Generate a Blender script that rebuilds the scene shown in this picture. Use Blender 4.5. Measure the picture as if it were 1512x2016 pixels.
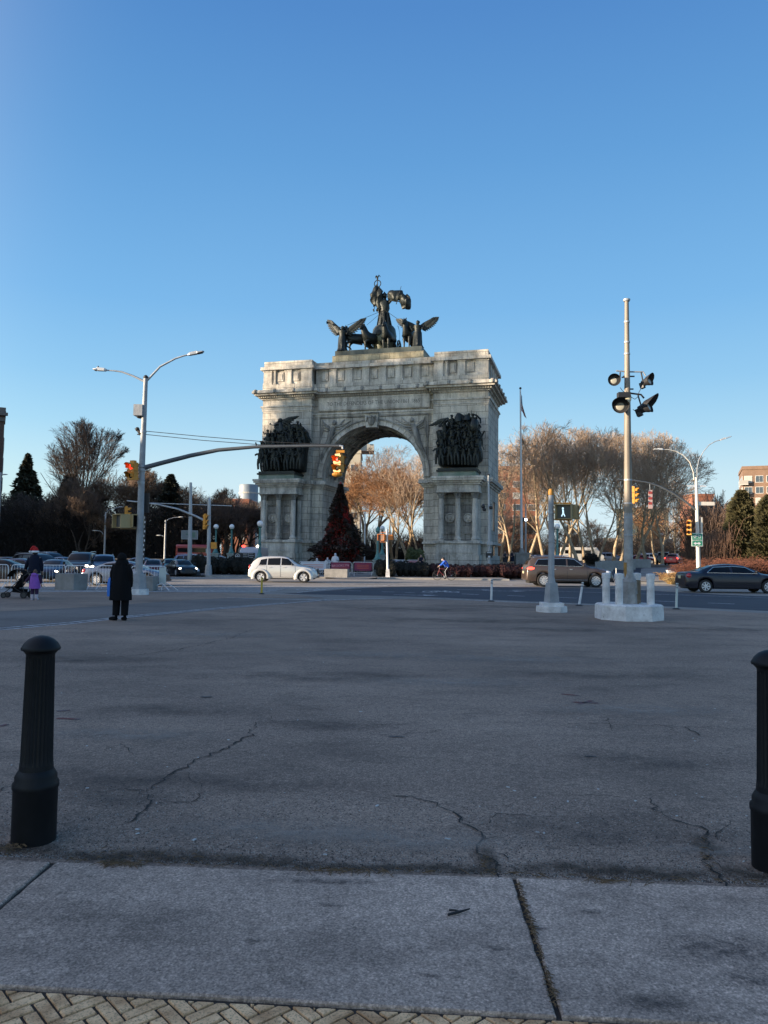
import bpy, bmesh, math, random
from mathutils import Vector, Matrix, Quaternion, noise
PI=math.pi; R_=math.radians
for o in list(bpy.data.objects): bpy.data.objects.remove(o)
S=bpy.context.scene; C=S.collection
# ---------------- camera ----------------
FPX=1500.0; PITCH=R_(3.4); ROLL=R_(.7); EYE=1.65
cd=bpy.data.cameras.new('camera'); cam=bpy.data.objects.new('camera',cd); C.objects.link(cam)
cd.sensor_fit='VERTICAL'; cd.sensor_height=36; cd.lens=36*FPX/2016; cd.clip_start=.05; cd.clip_end=6000
CM=Matrix.Rotation(PI/2+PITCH,3,'X')@Matrix.Rotation(ROLL,3,'Z')
cam.matrix_world=Matrix.Translation((0,0,EYE))@CM.to_4x4(); S.camera=cam
# ---------------- sky, sun, exposure ----------------
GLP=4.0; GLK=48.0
SUN_AZ=R_(-107); SUN_EL=R_(9.6)
w=bpy.data.worlds.new('World'); S.world=w; w.use_nodes=True
nt=w.node_tree; bg=nt.nodes['Background']; sky=nt.nodes.new('ShaderNodeTexSky'); sky.sky_type='NISHITA'
sky.sun_disc=False; sky.sun_elevation=SUN_EL; sky.sun_rotation=SUN_AZ%(2*PI); sky.altitude=20
sky.air_density=1.15; sky.dust_density=.25; sky.ozone_density=2.0
hs=nt.nodes.new('ShaderNodeHueSaturation'); hs.inputs['Saturation'].default_value=1.2
sd=Vector((math.sin(SUN_AZ)*math.cos(SUN_EL),math.cos(SUN_AZ)*math.cos(SUN_EL),math.sin(SUN_EL)))
def wn(ty,op=None,*ins):
    n=nt.nodes.new(ty)
    if op: n.operation=op
    for i,v in enumerate(ins):
        if hasattr(v,'is_linked'): nt.links.new(v,n.inputs[i])
        elif v is not None: n.inputs[i].default_value=v
    return n
def wmix(mode,f,a_,b_):
    n=nt.nodes.new('ShaderNodeMix'); n.data_type='RGBA'; n.blend_type=mode
    for sk,v in ((n.inputs[0],f),(n.inputs[6],a_),(n.inputs[7],b_)):
        if hasattr(v,'is_linked'): nt.links.new(v,sk)
        else: sk.default_value=v
    return n.outputs[2]
tcw=nt.nodes.new('ShaderNodeTexCoord'); dirv=tcw.outputs['Generated']
nt.links.new(sky.outputs[0],hs.inputs['Color']); c1=wmix('MULTIPLY',1.0,hs.outputs[0],(.55,.76,.95,1))
dt=wn('ShaderNodeVectorMath','DOT_PRODUCT',dirv,tuple(sd)).outputs['Value']; dpos=wn('ShaderNodeMath','MAXIMUM',dt,0.0).outputs[0]
# pale band of clear winter haze along the horizon away from the sun
sz=nt.nodes.new('ShaderNodeSeparateXYZ'); nt.links.new(dirv,sz.inputs[0])
rp=nt.nodes.new('ShaderNodeValToRGB'); nt.links.new(sz.outputs[2],rp.inputs[0]); sk_=((0,(.74,.88,.93)),(.045,(.69,.86,.93)),(.10,(.60,.82,.92)),(.16,(.415,.70,.91)),(.22,(.30,.595,.88)),(.31,(.205,.485,.83)),(.47,(.127,.352,.70)),(.60,(.087,.258,.60)),(1.0,(.05,.16,.42)))
while len(rp.color_ramp.elements)<len(sk_): rp.color_ramp.elements.new(.5)
for e_,(p_,c_) in zip(rp.color_ramp.elements,sk_): e_.position=p_; e_.color=(*c_,1)
rs=wn('ShaderNodeVectorMath','SCALE',rp.outputs[0]); rs.inputs['Scale'].default_value=1/.357
away=wn('ShaderNodeMath','SUBTRACT',1.0,dpos).outputs[0]
c2=wmix('MIX',away,c1,rs.outputs[0])
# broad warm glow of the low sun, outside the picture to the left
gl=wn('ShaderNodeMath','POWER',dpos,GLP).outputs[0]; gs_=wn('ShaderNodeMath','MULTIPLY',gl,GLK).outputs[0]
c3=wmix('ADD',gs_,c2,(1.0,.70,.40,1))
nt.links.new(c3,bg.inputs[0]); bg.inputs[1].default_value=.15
sd=Vector((math.sin(SUN_AZ)*math.cos(SUN_EL),math.cos(SUN_AZ)*math.cos(SUN_EL),math.sin(SUN_EL)))
sl=bpy.data.lights.new('sun','SUN'); sl.energy=5.0; sl.angle=R_(.5); sl.color=(1,.80,.58)
so=bpy.data.objects.new('sun',sl); C.objects.link(so); so.rotation_euler=(-sd).to_track_quat('-Z','Y').to_euler(); so.location=(-80,-20,60)
S.view_settings.view_transform='Standard'; S.view_settings.look='None'; S.view_settings.exposure=1.25; S.view_settings.gamma=1
S.render.resolution_x=768; S.render.resolution_y=1024
# ---------------- placing helpers ----------------
def hz(x,y):
    t=min(1,max(0,(y-60)/35)); return 1.1*t*t*(3-2*t)
def ray(px,py): return CM@Vector(((px-756)/FPX,-(py-1008)/FPX,-1))
def A(px,py,Y):
    d=ray(px,py); t=Y/d.y; return Vector((d.x*t,Y,EYE+d.z*t))
def G(px,py):
    z=0
    d=ray(px,py)
    if d.z>=-1e-5: return Vector((d.x*90,90,1.1))
    for i in range(12):
        t=(z-EYE)/d.z; z=.5*z+.5*hz(d.x*t,d.y*t)
    t=(z-EYE)/d.z
    return Vector((d.x*t,d.y*t,z))
def X_(px,Y,py=1100): return A(px,py,Y).x
def Z_(px,py,Y): return A(px,py,Y).z
# ---------------- materials ----------------
MC={}
def mat(name,col,rough=.7,metal=0,var=0,vs=3.0,bump=0,bs=30,col2=None,spec=.5,emit=None,estr=1,alpha=None,coat=0,streak=False,trans=0):
    if name in MC: return MC[name]
    m=bpy.data.materials.new(name); m.use_nodes=True; t=m.node_tree; b=t.nodes['Principled BSDF']; MC[name]=m
    c4=lambda c:(c[0],c[1],c[2],1)
    b.inputs['Base Color'].default_value=c4(col); b.inputs['Roughness'].default_value=rough; b.inputs['Metallic'].default_value=metal
    b.inputs['Specular IOR Level'].default_value=spec
    if coat: b.inputs['Coat Weight'].default_value=coat; b.inputs['Coat Roughness'].default_value=.08
    if emit: b.inputs['Emission Color'].default_value=c4(emit); b.inputs['Emission Strength'].default_value=estr
    if trans: b.inputs['Transmission Weight'].default_value=trans
    if var or col2 or bump:
        tc=t.nodes.new('ShaderNodeTexCoord'); mp=t.nodes.new('ShaderNodeMapping'); t.links.new(tc.outputs['Object'],mp.inputs[0])
        if streak: mp.inputs['Scale'].default_value=(1,1,.15)
    if var or col2:
        n=t.nodes.new('ShaderNodeTexNoise'); n.inputs['Scale'].default_value=vs; n.inputs['Detail'].default_value=8; n.inputs['Roughness'].default_value=.65
        t.links.new(mp.outputs[0],n.inputs['Vector'])
        r=t.nodes.new('ShaderNodeValToRGB'); r.color_ramp.elements[0].position=.33; r.color_ramp.elements[1].position=.67
        a=col2 or tuple(x*(1-var) for x in col); bb=col if col2 else tuple(min(1,x*(1+var)) for x in col)
        r.color_ramp.elements[0].color=c4(a); r.color_ramp.elements[1].color=c4(bb)
        t.links.new(n.outputs[0],r.inputs[0]); t.links.new(r.outputs[0],b.inputs['Base Color'])
    if bump:
        n2=t.nodes.new('ShaderNodeTexNoise'); n2.inputs['Scale'].default_value=bs; n2.inputs['Detail'].default_value=6
        t.links.new(mp.outputs[0],n2.inputs['Vector']); bp=t.nodes.new('ShaderNodeBump'); bp.inputs['Strength'].default_value=bump; bp.inputs['Distance'].default_value=.05
        t.links.new(n2.outputs[0],bp.inputs['Height']); t.links.new(bp.outputs[0],b.inputs['Normal'])
    return m
class NT:
    def __init__(s,name,rough=.8):
        s.m=bpy.data.materials.new(name); s.m.use_nodes=True; s.t=s.m.node_tree; s.b=s.t.nodes['Principled BSDF']; s.b.inputs['Roughness'].default_value=rough; MC[name]=s.m
        s.tc=s.t.nodes.new('ShaderNodeTexCoord')
    def n(s,ty,**k):
        x=s.t.nodes.new(ty)
        for a,v in k.items():
            if a.startswith('_'): setattr(x,a[1:],v)
            else: x.inputs[a.replace('__',' ')].default_value=v
        return x
    def l(s,a,b): s.t.links.new(a,b)
    def noise(s,sc,det=8,ro=.6,vec=None,scale3=None,dist=0):
        x=s.n('ShaderNodeTexNoise',Scale=sc,Detail=det,Roughness=ro,Distortion=dist)
        v=vec or s.tc.outputs['Object']
        if scale3:
            mp=s.n('ShaderNodeMapping'); mp.inputs['Scale'].default_value=scale3; s.l(v,mp.inputs[0]); v=mp.outputs[0]
        s.l(v,x.inputs['Vector']); return x.outputs[0]
    def ramp(s,fac,stops):
        r=s.n('ShaderNodeValToRGB'); cr=r.color_ramp
        while len(cr.elements)<len(stops): cr.elements.new(.5)
        for e,(p,c) in zip(cr.elements,stops):
            e.position=p; e.color=(c,c,c,1) if not isinstance(c,tuple) else (c[0],c[1],c[2],1)
        s.l(fac,r.inputs[0]); return r.outputs[0]
    def mix(s,a,b,fac,mode='MIX'):
        x=s.n('ShaderNodeMix',_data_type='RGBA',_blend_type=mode)
        for sock,v in ((x.inputs[0],fac),(x.inputs[6],a),(x.inputs[7],b)):
            if hasattr(v,'is_linked'): s.l(v,sock)
            elif isinstance(v,tuple): sock.default_value=(v[0],v[1],v[2],1)
            else: sock.default_value=v
        return x.outputs[2]
    def color(s,c): s.l(c,s.b.inputs['Base Color'])
    def bump(s,h,st=.5,di=.02,prev=None):
        x=s.n('ShaderNodeBump',Strength=st,Distance=di); s.l(h,x.inputs['Height'])
        if prev: s.l(prev,x.inputs['Normal'])
        s.l(x.outputs[0],s.b.inputs['Normal']); return x.outputs[0]
# ---------------- mesh builder ----------------
class MB:
    def __init__(s): s.v=[]; s.f=[]
    def box(s,c,z,rz=0,taper=1.0):
        cx,cy,cz=c; a,b,h=z[0]/2,z[1]/2,z[2]/2; n=len(s.v); cs,sn=math.cos(rz),math.sin(rz)
        for k in (-1,1):
            q=taper if k>0 else 1
            for i,j in ((-1,-1),(1,-1),(1,1),(-1,1)):
                x,y=i*a*q,j*b*q; s.v.append((cx+x*cs-y*sn,cy+x*sn+y*cs,cz+k*h))
        s.f+=[(n,n+3,n+2,n+1),(n+4,n+5,n+6,n+7)]+[(n+i,n+(i+1)%4,n+4+(i+1)%4,n+4+i) for i in range(4)]; return s
    def bb(s,x0,x1,y0,y1,z0,z1): return s.box(((x0+x1)/2,(y0+y1)/2,(z0+z1)/2),(x1-x0,y1-y0,z1-z0))
    def loft(s,rings,cap=True,close=True):
        n=len(s.v); m=len(rings[0])
        for r in rings: s.v+=[tuple(p) for p in r]
        for i in range(len(rings)-1):
            for j in range(m if close else m-1):
                a=n+i*m+j; b=n+i*m+(j+1)%m; s.f.append((a,b,b+m,a+m))
        if cap and close:
            s.f.append(tuple(n+j for j in reversed(range(m)))); k=n+(len(rings)-1)*m; s.f.append(tuple(k+j for j in range(m)))
        return s
    def tube(s,pts,rad,n=8,cap=True):
        pts=[Vector(p) for p in pts]
        if not isinstance(rad,(list,tuple)): rad=[rad]*len(pts)
        rings=[]; up=None
        for i,p in enumerate(pts):
            d=(pts[min(i+1,len(pts)-1)]-pts[max(i-1,0)])
            if d.length<1e-9: d=Vector((0,0,1))
            d.normalize()
            if up is None: up=Vector((1,0,0)) if abs(d.x)<.7 else Vector((0,1,0))
            a=(up-d*up.dot(d))
            if a.length<1e-6: a=d.orthogonal()
            a.normalize(); up=a; b=d.cross(a)
            rings.append([p+(a*math.cos(2*PI*k/n)+b*math.sin(2*PI*k/n))*rad[i] for k in range(n)])
        return s.loft(rings,cap)
    def lathe(s,prof,c=(0,0,0),n=24,axis='z',flute=None):
        rings=[]
        for i,(r,z) in enumerate(prof):
            ring=[]
            for k in range(n):
                t=2*PI*k/n; rr=r
                if flute and flute[0]<=z<=flute[1]: rr=r*(1-flute[2]*(k%2))
                x,y=rr*math.cos(t),rr*math.sin(t)
                if axis=='z': ring.append((c[0]+x,c[1]+y,c[2]+z))
                elif axis=='y': ring.append((c[0]+x,c[1]+z,c[2]-y))
                else: ring.append((c[0]+z,c[1]+x,c[2]+y))
            rings.append(ring)
        return s.loft(rings,cap=tuple(prof[0])!=tuple(prof[-1]))
    def ell(s,c,r,nu=12,nv=8,M=None,jit=0,seed=0):
        n=len(s.v); c=Vector(c)
        for i in range(nv+1):
            ph=-PI/2+PI*i/nv
            for j in range(nu):
                th=2*PI*j/nu; p=Vector((math.cos(ph)*math.cos(th)*r[0],math.cos(ph)*math.sin(th)*r[1],math.sin(ph)*r[2]))
                if jit: p*=1+jit*noise.noise(p*1.7+Vector((seed*3.1,seed,0)))
                if M: p=M@p
                s.v.append(tuple(c+p))
        for i in range(nv):
            for j in range(nu):
                a=n+i*nu+j; b=n+i*nu+(j+1)%nu; s.f.append((a,b,b+nu,a+nu))
        return s
    def poly(s,pts,thick=0,d=(0,0,1)):
        n=len(s.v); s.v+=[tuple(p) for p in pts]; m=len(pts); s.f.append(tuple(range(n,n+m)))
        if thick:
            d=Vector(d)*thick; s.v+=[tuple(Vector(p)-d) for p in pts]; s.f.append(tuple(n+m+i for i in reversed(range(m))))
            for i in range(m): j=(i+1)%m; s.f.append((n+i,n+m+i,n+m+j,n+j))
        return s
    def grid(s,P):
        n=len(s.v); a=len(P); b=len(P[0])
        for r in P: s.v+=[tuple(p) for p in r]
        for i in range(a-1):
            for j in range(b-1): k=n+i*b+j; s.f.append((k,k+1,k+b+1,k+b))
        return s
    def add(s,o):
        n=len(s.v); s.v+=o.v; s.f+=[tuple(i+n for i in f) for f in o.f]; return s
    def xf(s,M): s.v=[tuple(M@Vector(p)) for p in s.v]; return s
    def mesh(s,name,m,smooth=None,tri=False):
        me=bpy.data.meshes.new(name); me.from_pydata(s.v,[],s.f)
        if m: me.materials.append(m)
        if tri or smooth is not None:
            b=bmesh.new(); b.from_mesh(me)
            bmesh.ops.triangulate(b,faces=[f for f in b.faces if len(f.verts)>4])
            if tri: bmesh.ops.recalc_face_normals(b,faces=b.faces)
            b.to_mesh(me); b.free()
        if smooth is not None:
            me.polygons.foreach_set('use_smooth',[True]*len(me.polygons))
            me.set_sharp_from_angle(angle=R_(smooth))
        me.update(); return me
    def build(s,name,m,parent=None,smooth=None,tri=False,loc=None):
        o=bpy.data.objects.new(name,s.mesh(name,m,smooth,tri)); C.objects.link(o)
        if parent: o.parent=parent
        if loc is not None: o.location=loc
        return o
def tag(o,label=None,cat=None,group=None,kind=None):
    if label: o['label']=label
    if cat: o['category']=cat
    if group: o['group']=group
    if kind: o['kind']=kind
    return o
def thing(name,label,cat,loc=(0,0,0),rz=0,group=None,sc=1):
    o=bpy.data.objects.new(name,None); C.objects.link(o); o.location=loc; o.rotation_euler=(0,0,rz); o.scale=(sc,sc,sc)
    o.empty_display_size=.1
    return tag(o,label,cat,group)
def kids(o): return [c for c in C.objects if c.parent==o]
def dup(o,loc=None,rz=None,label=None,parent=None,sc=None):
    c=o.copy(); C.objects.link(c); c.parent=parent
    if loc is not None: c.location=loc
    if rz is not None: c.rotation_euler=(0,0,rz)
    if sc is not None: c.scale=sc if isinstance(sc,tuple) else (sc,sc,sc)
    if label: c['label']=label
    for k in kids(o): dup(k,parent=c)
    return c
def text(name,body,size,m,M,parent=None,ext=.004,align='CENTER',sx=1):
    cu=bpy.data.curves.new(name,'FONT'); cu.body=body; cu.size=size; cu.extrude=ext; cu.align_x=align; cu.align_y='CENTER'; cu.resolution_u=2
    t=bpy.data.objects.new(name,cu); C.objects.link(t); dg=bpy.context.evaluated_depsgraph_get()
    me=bpy.data.meshes.new_from_object(t.evaluated_get(dg)); bpy.data.objects.remove(t)
    me.transform(M@Matrix.Diagonal((sx,1,1,1))); me.materials.clear(); me.materials.append(m)
    o=bpy.data.objects.new(name,me); C.objects.link(o); o.parent=parent; return o
def skin(name,nodes,edges,m,parent=None,lv=1):
    ks=list(nodes); me=bpy.data.meshes.new(name); me.from_pydata([nodes[k][:3] for k in ks],[(ks.index(a),ks.index(b)) for a,b in edges],[])
    t=bpy.data.objects.new(name,me); C.objects.link(t); md=t.modifiers.new('s','SKIN')
    for i,k in enumerate(ks):
        r=nodes[k][3]; r2=nodes[k][4] if len(nodes[k])>4 else r; me.skin_vertices[0].data[i].radius=(r,r2)
    me.skin_vertices[0].data[0].use_root=True
    md.use_smooth_shade=True
    sb=t.modifiers.new('b','SUBSURF'); sb.levels=lv; sb.render_levels=lv
    dg=bpy.context.evaluated_depsgraph_get(); r=bpy.data.meshes.new_from_object(t.evaluated_get(dg)); bpy.data.objects.remove(t)
    r.materials.clear(); r.materials.append(m); r.name=name
    o=bpy.data.objects.new(name,r); C.objects.link(o); o.parent=parent; return o
def rnd(a,b): return random.uniform(a,b)
# ---------------- ground materials ----------------
def ground_mat(name,lo,hi,speck=.35,stain=.5,fine=75,bump=.45,warm=0,sc3=(.45,1,1)):
    k=NT(name,.92)
    big=k.ramp(k.noise(.38,6,.6,scale3=sc3),[(.36,0.0),(.64,1.0)])
    base=k.mix(lo,hi,big)
    st=k.ramp(k.noise(1.3,8,.7,scale3=(.6,1,1)),[(.30,1-stain),(.52,1.0)])
    base=k.mix(base,st,1.0,'MULTIPLY')
    st2=k.ramp(k.noise(.17,4,.5,scale3=(.8,1.0,1)),[(.36,1-stain*.7),(.56,1.0)])
    base=k.mix(base,st2,1.0,'MULTIPLY')
    fn=k.noise(fine,3,.7); sp=k.ramp(fn,[(.36,1-speck),(.5,1.0),(.64,1+speck*1.3)])
    base=k.mix(base,sp,1.0,'MULTIPLY')
    f3=k.ramp(k.noise(fine*.22,4,.7),[(.35,1-speck*.45),(.65,1+speck*.4)])
    base=k.mix(base,f3,1.0,'MULTIPLY')
    md=k.ramp(k.noise(19,7,.75,dist=.4),[(.34,1-speck*.95),(.47,1.0)]); base=k.mix(base,md,1.0,'MULTIPLY')
    dots=k.n('ShaderNodeTexVoronoi',Scale=2.2); k.l(k.tc.outputs['Object'],dots.inputs['Vector'])
    dd=k.ramp(dots.outputs['Distance'],[(.035,.55),(.06,1.0)]); base=k.mix(base,dd,.8,'MULTIPLY')
    vv=k.n('ShaderNodeTexVoronoi',Scale=fine*1.6); k.l(k.tc.outputs['Object'],vv.inputs['Vector']); base=k.mix(base,k.ramp(vv.outputs['Color'],[(.15,1-speck*.9),(.5,1.0),(.85,1+speck)]),1.0,'MULTIPLY')
    k.color(base); p=k.bump(fn,bump,.006); k.bump(k.noise(6,5),bump*.6,.02,prev=p); return k.m
M_plaza=ground_mat('plaza_surface',(.240,.172,.127),(.330,.240,.176),.34,.36,sc3=(.8,1,1))
M_slab=ground_mat('slab_stone',(.43,.32,.245),(.56,.42,.325),.30,.50,80,.5,sc3=(1,1,1))
M_lane=ground_mat('lane_asphalt',(.150,.128,.112),(.190,.165,.145),.25,.25,90,.2)
M_road=ground_mat('road_asphalt',(.23,.21,.185),(.32,.29,.255),.2,.35,60,.2,sc3=(.15,1,1))
M_newroad=ground_mat('new_asphalt',(.034,.039,.052),(.046,.052,.066),.2,.12,60,.15)
M_walk=ground_mat('sidewalk_concrete',(.20,.19,.175),(.27,.26,.24),.15,.3,40,.15)
M_curb=mat('curb_stone',(.30,.285,.26),.85,var=.25,vs=1.2,bump=.2)
M_soil=mat('soil',(.045,.035,.025),.95,col2=(.09,.07,.045),vs=1.5,bump=.4)
M_dry=mat('dry_grass',(.14,.11,.065),.95,col2=(.06,.05,.03),vs=.8,bump=.4)
def line_mat(name,c,road):
    k=NT(name,.8); f=k.ramp(k.noise(7,6,.75),[(.40,0.0),(.55,1.0)]); k.color(k.mix(road,c,f)); return k.m
M_line=line_mat('road_paint',(.62,.62,.62),(.16,.155,.15)); M_line2=line_mat('worn_paint',(.36,.36,.35),(.15,.14,.13))
M_crack=mat('crack_dirt',(.018,.017,.016),.95,col2=(.04,.03,.022),vs=20)
# ---------------- ground sheets ----------------
def sheet(name,m,xs,ys,dz,lab=None):
    mb=MB(); mb.grid([[(x,y,hz(x,y)+dz) for x in xs] for y in ys]); return tag(mb.build(name,m),kind='structure')
def fr(a,b,n): return [a+(b-a)*i/n for i in range(n+1)]
mb=MB(); ysg=fr(-60,58,6)+fr(60,95,24)+[120,200,400,900,2500]
mb.grid([[(x,y,hz(x,y)-.012) for x in fr(-1500,1500,8)] for y in ysg]); tag(mb.build('ground',M_soil),kind='structure')
tag(MB().grid([[(x,y,0.0) for x in fr(-120,90,6)] for y in fr(-12,59.9,6)]).build('road',M_road),kind='structure')
def flat(name,m,pts,z,kind='structure',parent=None):
    mb=MB(); mb.poly([(p[0],p[1],z) for p in pts]); o=mb.build(name,m,parent,tri=True)
    b=bmesh.new(); b.from_mesh(o.data); 
    for f in b.faces:
        if f.normal.z<0: f.normal_flip()
    b.to_mesh(o.data); b.free()
    if kind: tag(o,kind=kind)
    return o
def gp(l): return [G(*p)[:2] for p in l]
edge=gp([(-60,1697),(1580,1755)])
# plaza
plz=flat('plaza',M_plaza,[edge[0],edge[1],(14,4)]+gp([(1700,1220),(1512,1208),(1300,1197),(1010,1186),(820,1179),(700,1181),(645,1183),(560,1189.5),(500,1194),(260,1217),(0,1241),(-160,1258)])+[(-9,4.5)],.008)
flat('plaza_island',M_plaza,gp([(-200,1164),(330,1166),(470,1168),(590,1172),(640,1178),(540,1178),(440,1178),(330,1184),(170,1196),(0,1204),(-200,1214)]),.008)
flat('bus_lane',M_lane,gp([(-200,1214),(0,1204),(170,1196),(330,1184),(440,1178),(560,1181),(645,1183),(560,1189.5),(500,1194),(260,1217),(0,1241),(-220,1264)]),.005)
flat('fresh_asphalt',M_newroad,gp([(560,1169),(640,1163.5),(700,1158.5),(770,1155),(860,1154),(1060,1157),(1230,1160),(1420,1171),(1512,1174),(1760,1190),(1760,1222),(1512,1203),(1300,1193.5),(1010,1183),(880,1177),(750,1173),(640,1171)]),.006)
def stripe(a,b,wd,m=M_line,z=.012,name='lane_marking'):
    a=Vector(a[:2]); b=Vector(b[:2]); d=(b-a).normalized(); n=Vector((-d.y,d.x))*wd/2
    return flat(name,m,[a-n,b-n,b+n,a+n],z)
def gs(p,q,wd,m=M_line): stripe(G(*p),G(*q),wd,m)
def pline(l,wd,m=M_line):
    for p,q in zip(l,l[1:]): gs(p,q,wd,m)
pline([(-140,1250),(0,1237.6),(140,1226),(260,1213),(400,1200),(560,1187)],.10); pline([(-140,1254),(0,1241),(140,1229),(260,1215.4),(400,1202),(560,1188.6),(645,1181)],.10)
pline([(447,1177.5),(560,1180),(645,1182.2)],.12); pline([(645,1182.2),(700,1180),(780,1178),(880,1179.5),(1010,1186),(1180,1191),(1300,1195.5)],.13)
for p,q in (((683,1163.3),(710,1163.9)),((752,1165.3),(777,1166)),((797,1167.2),(817,1167.6)),((828,1167.4),(852,1168.2)),((909,1169.6),(943,1171)),((1000,1172.8),(1033,1174.3)),((1098,1176.4),(1136,1178)),((1206,1179.6),(1232,1180.6)),((1288,1183.5),(1330,1185.3)),((1394,1187.6),(1446,1189.6))):
    gs(p,q,.16)
pline([(585,1167),(640,1161),(700,1157),(780,1152.5)],.14); pline([(1008,1162),(1060,1163.5),(1300,1170.5),(1430,1174.5),(1560,1180)],.14)
pline([(440,1174),(640,1175.5)],.1,M_line2)
for a,b in ((700,835),(650,760),(860,1000),(1030,1180)): pline([(a,1149.5+(a%7)*.3),(b,1150.5+(a%5)*.4)],.25,M_line2)
for i,y in enumerate((1148.6,1150.0,1151.5,1153.1,1154.8,1156.6,1158.5,1160.6,1162.8,1165.2)): pline([(-80 if i>3 else 328,y-.6*(i%2)),(430+40*i if i<5 else 640-12*i,y+.4)],.20+.02*i,M_line)
for x0,x1,y in ((640,780,1148.2),(660,900,1150.6),(700,820,1153),(880,1010,1151),(840,960,1147.5),(1040,1100,1149.5),(930,1060,1155.2)): gs((x0,y),(x1,y+.5),.22)
# bike lane symbols and arrows painted in the fresh asphalt
def ring(c,r0,r1,z,n=20,sx=1,sy=1):
    mb=MB(); P=[[(c[0]+r*sx*math.cos(t),c[1]+r*sy*math.sin(t),z) for r in (r0,r1)] for t in fr(0,2*PI,n)]; return mb.grid(P)
def bike_mark(px,py,s=1):
    c=G(px,py); mb=MB()
    for dx in (-.75,.75): mb.add(ring((c.x+dx*s,c.y),.42*s,.55*s,.0125,sx=1,sy=2))
    for (x0,y0,x1,y1) in ((-.75,0,-.2,1.4),(-.2,1.4,.5,1.4),(.5,1.4,0,0),(0,0,-.2,1.4),(.75,0,.4,2)):
        a=Vector((c.x+x0*s,c.y+y0*s)); b=Vector((c.x+x1*s,c.y+y1*s)); d=(b-a).normalized(); n=Vector((-d.y,d.x))*.06
        mb.poly([(*(a-n),.013),(*(b-n),.013),(*(b+n),.013),(*(a+n),.013)])
    tag(mb.build('bike_lane_marking',M_line),kind='structure')
bike_mark(868,1165.5,.7); bike_mark(612,1161.5,.55)
for px,py,d in ((775,1171.4,1),(900,1161.2,1),(960,1163.4,1),(1050,1153,-1)):
    c=G(px,py); a=[(0,0),(1.3*d,0),(1.3*d,.35),(2.0*d,-.05),(1.3*d,-.5),(1.3*d,-.17),(0,-.17)]
    flat('arrow_marking',M_line,[(c.x+x,c.y+y) for x,y in a],.0128)
for px,py in ((1020,1162),(830,1152),(700,1151)):
    c=G(px,py); flat('chevron_marking',M_line2,[(c.x,c.y),(c.x+1.6,c.y+.7),(c.x+1.6,c.y+.95),(c.x-.2,c.y+.1)],.0126)
# cracks, patches and spots traced on the plaza
def crack(l,wd,seed):
    random.seed(seed); P=[G(*p) for p in l]; pts=[]
    for a,b in zip(P,P[1:]):
        L=(b-a).length; n=max(3,int(L/.045))
        for i in range(n): pts.append(a+(b-a)*i/n)
    pts.append(P[-1]); mb=MB(); rows=[]; ox=oy=0
    for i,p in enumerate(pts):
        ox=ox*.6+rnd(-1,1)*.032; oy=oy*.6+rnd(-1,1)*.032; q=pts[min(i+1,len(pts)-1)]-pts[max(0,i-1)]; q=Vector((q.x,q.y,0)).normalized(); n=Vector((-q.y,q.x,0))
        ww=wd*.95*rnd(.2,1.15)*(1-.6*abs(2*i/len(pts)-1)**3); c=Vector((p.x+ox,p.y+oy,.0145)); rows.append([c-n*ww,c+n*ww])
    tag(MB().grid(rows).build('crack',M_crack),kind='structure')
crack([(-20,1325),(45,1312),(108,1305),(240,1295),(350,1280),(460,1256),(490,1242),(560,1230)],.012,1)
crack([(505,1424),(488,1452),(440,1478),(380,1505),(330,1533),(282,1560)],.011,2)
crack([(500,1428),(600,1422),(700,1430),(840,1425)],.005,3)
crack([(282,1560),(300,1575),(260,1610),(228,1630)],.009,4); crack([(280,1562),(240,1558),(190,1562)],.006,5); crack([(300,1585),(370,1580),(405,1560)],.006,6)
crack([(720,1571),(820,1572),(860,1582),(900,1612),(935,1640),(955,1680),(1000,1738)],.009,7); crack([(935,1630),(990,1605),(1080,1612)],.005,8)
crack([(1070,1430),(1180,1424),(1270,1430),(1430,1435)],.006,9); crack([(1350,1433),(1372,1450)],.008,10)
crack([(1280,1575),(1300,1600),(1385,1640),(1395,1700),(1430,1745)],.010,11); crack([(730,1447),(790,1452),(870,1440)],.006,12)
crack([(-10,1562),(20,1552)],.010,13); crack([(920,1208),(1020,1212),(1100,1222)],.02,14); crack([(1230,1222),(1380,1232),(1512,1244)],.02,15); crack([(1100,1290),(1160,1296)],.01,16)
random.seed(3)
def blob(px,py,rx,ry,m,name='stain',z=.0138):
    c=G(px,py); n=40; sd_=rnd(0,99)
    flat(name,m,[(c.x+math.cos(t)*rx*(1+.45*noise.noise(Vector((math.cos(t)*2.6,math.sin(t)*2.6,sd_)))),c.y+math.sin(t)*ry*(1+.45*noise.noise(Vector((math.cos(t)*1.4,math.sin(t)*1.4,sd_+9))))) for t in fr(0,2*PI*(n-1)/n,n-1)],z)
M_stain=line_mat('tar_stain',(.045,.043,.043),(.14,.125,.115)); M_redp=line_mat('red_paint',(.16,.035,.03),(.10,.095,.10))
for p in ((405,1374,.07,.03),(1163,1492,.05,.02),(780,1453,.07,.02)): blob(*p,M_stain)
for p,q in (((1105,1368),(1140,1371)),((1128,1384),(1178,1386)),((1140,1388),(1165,1381)),((112,1402),(138,1400)),((112,1416),(158,1418)),((0,1432),(14,1428))): gs(p,q,.05,M_redp)
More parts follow.
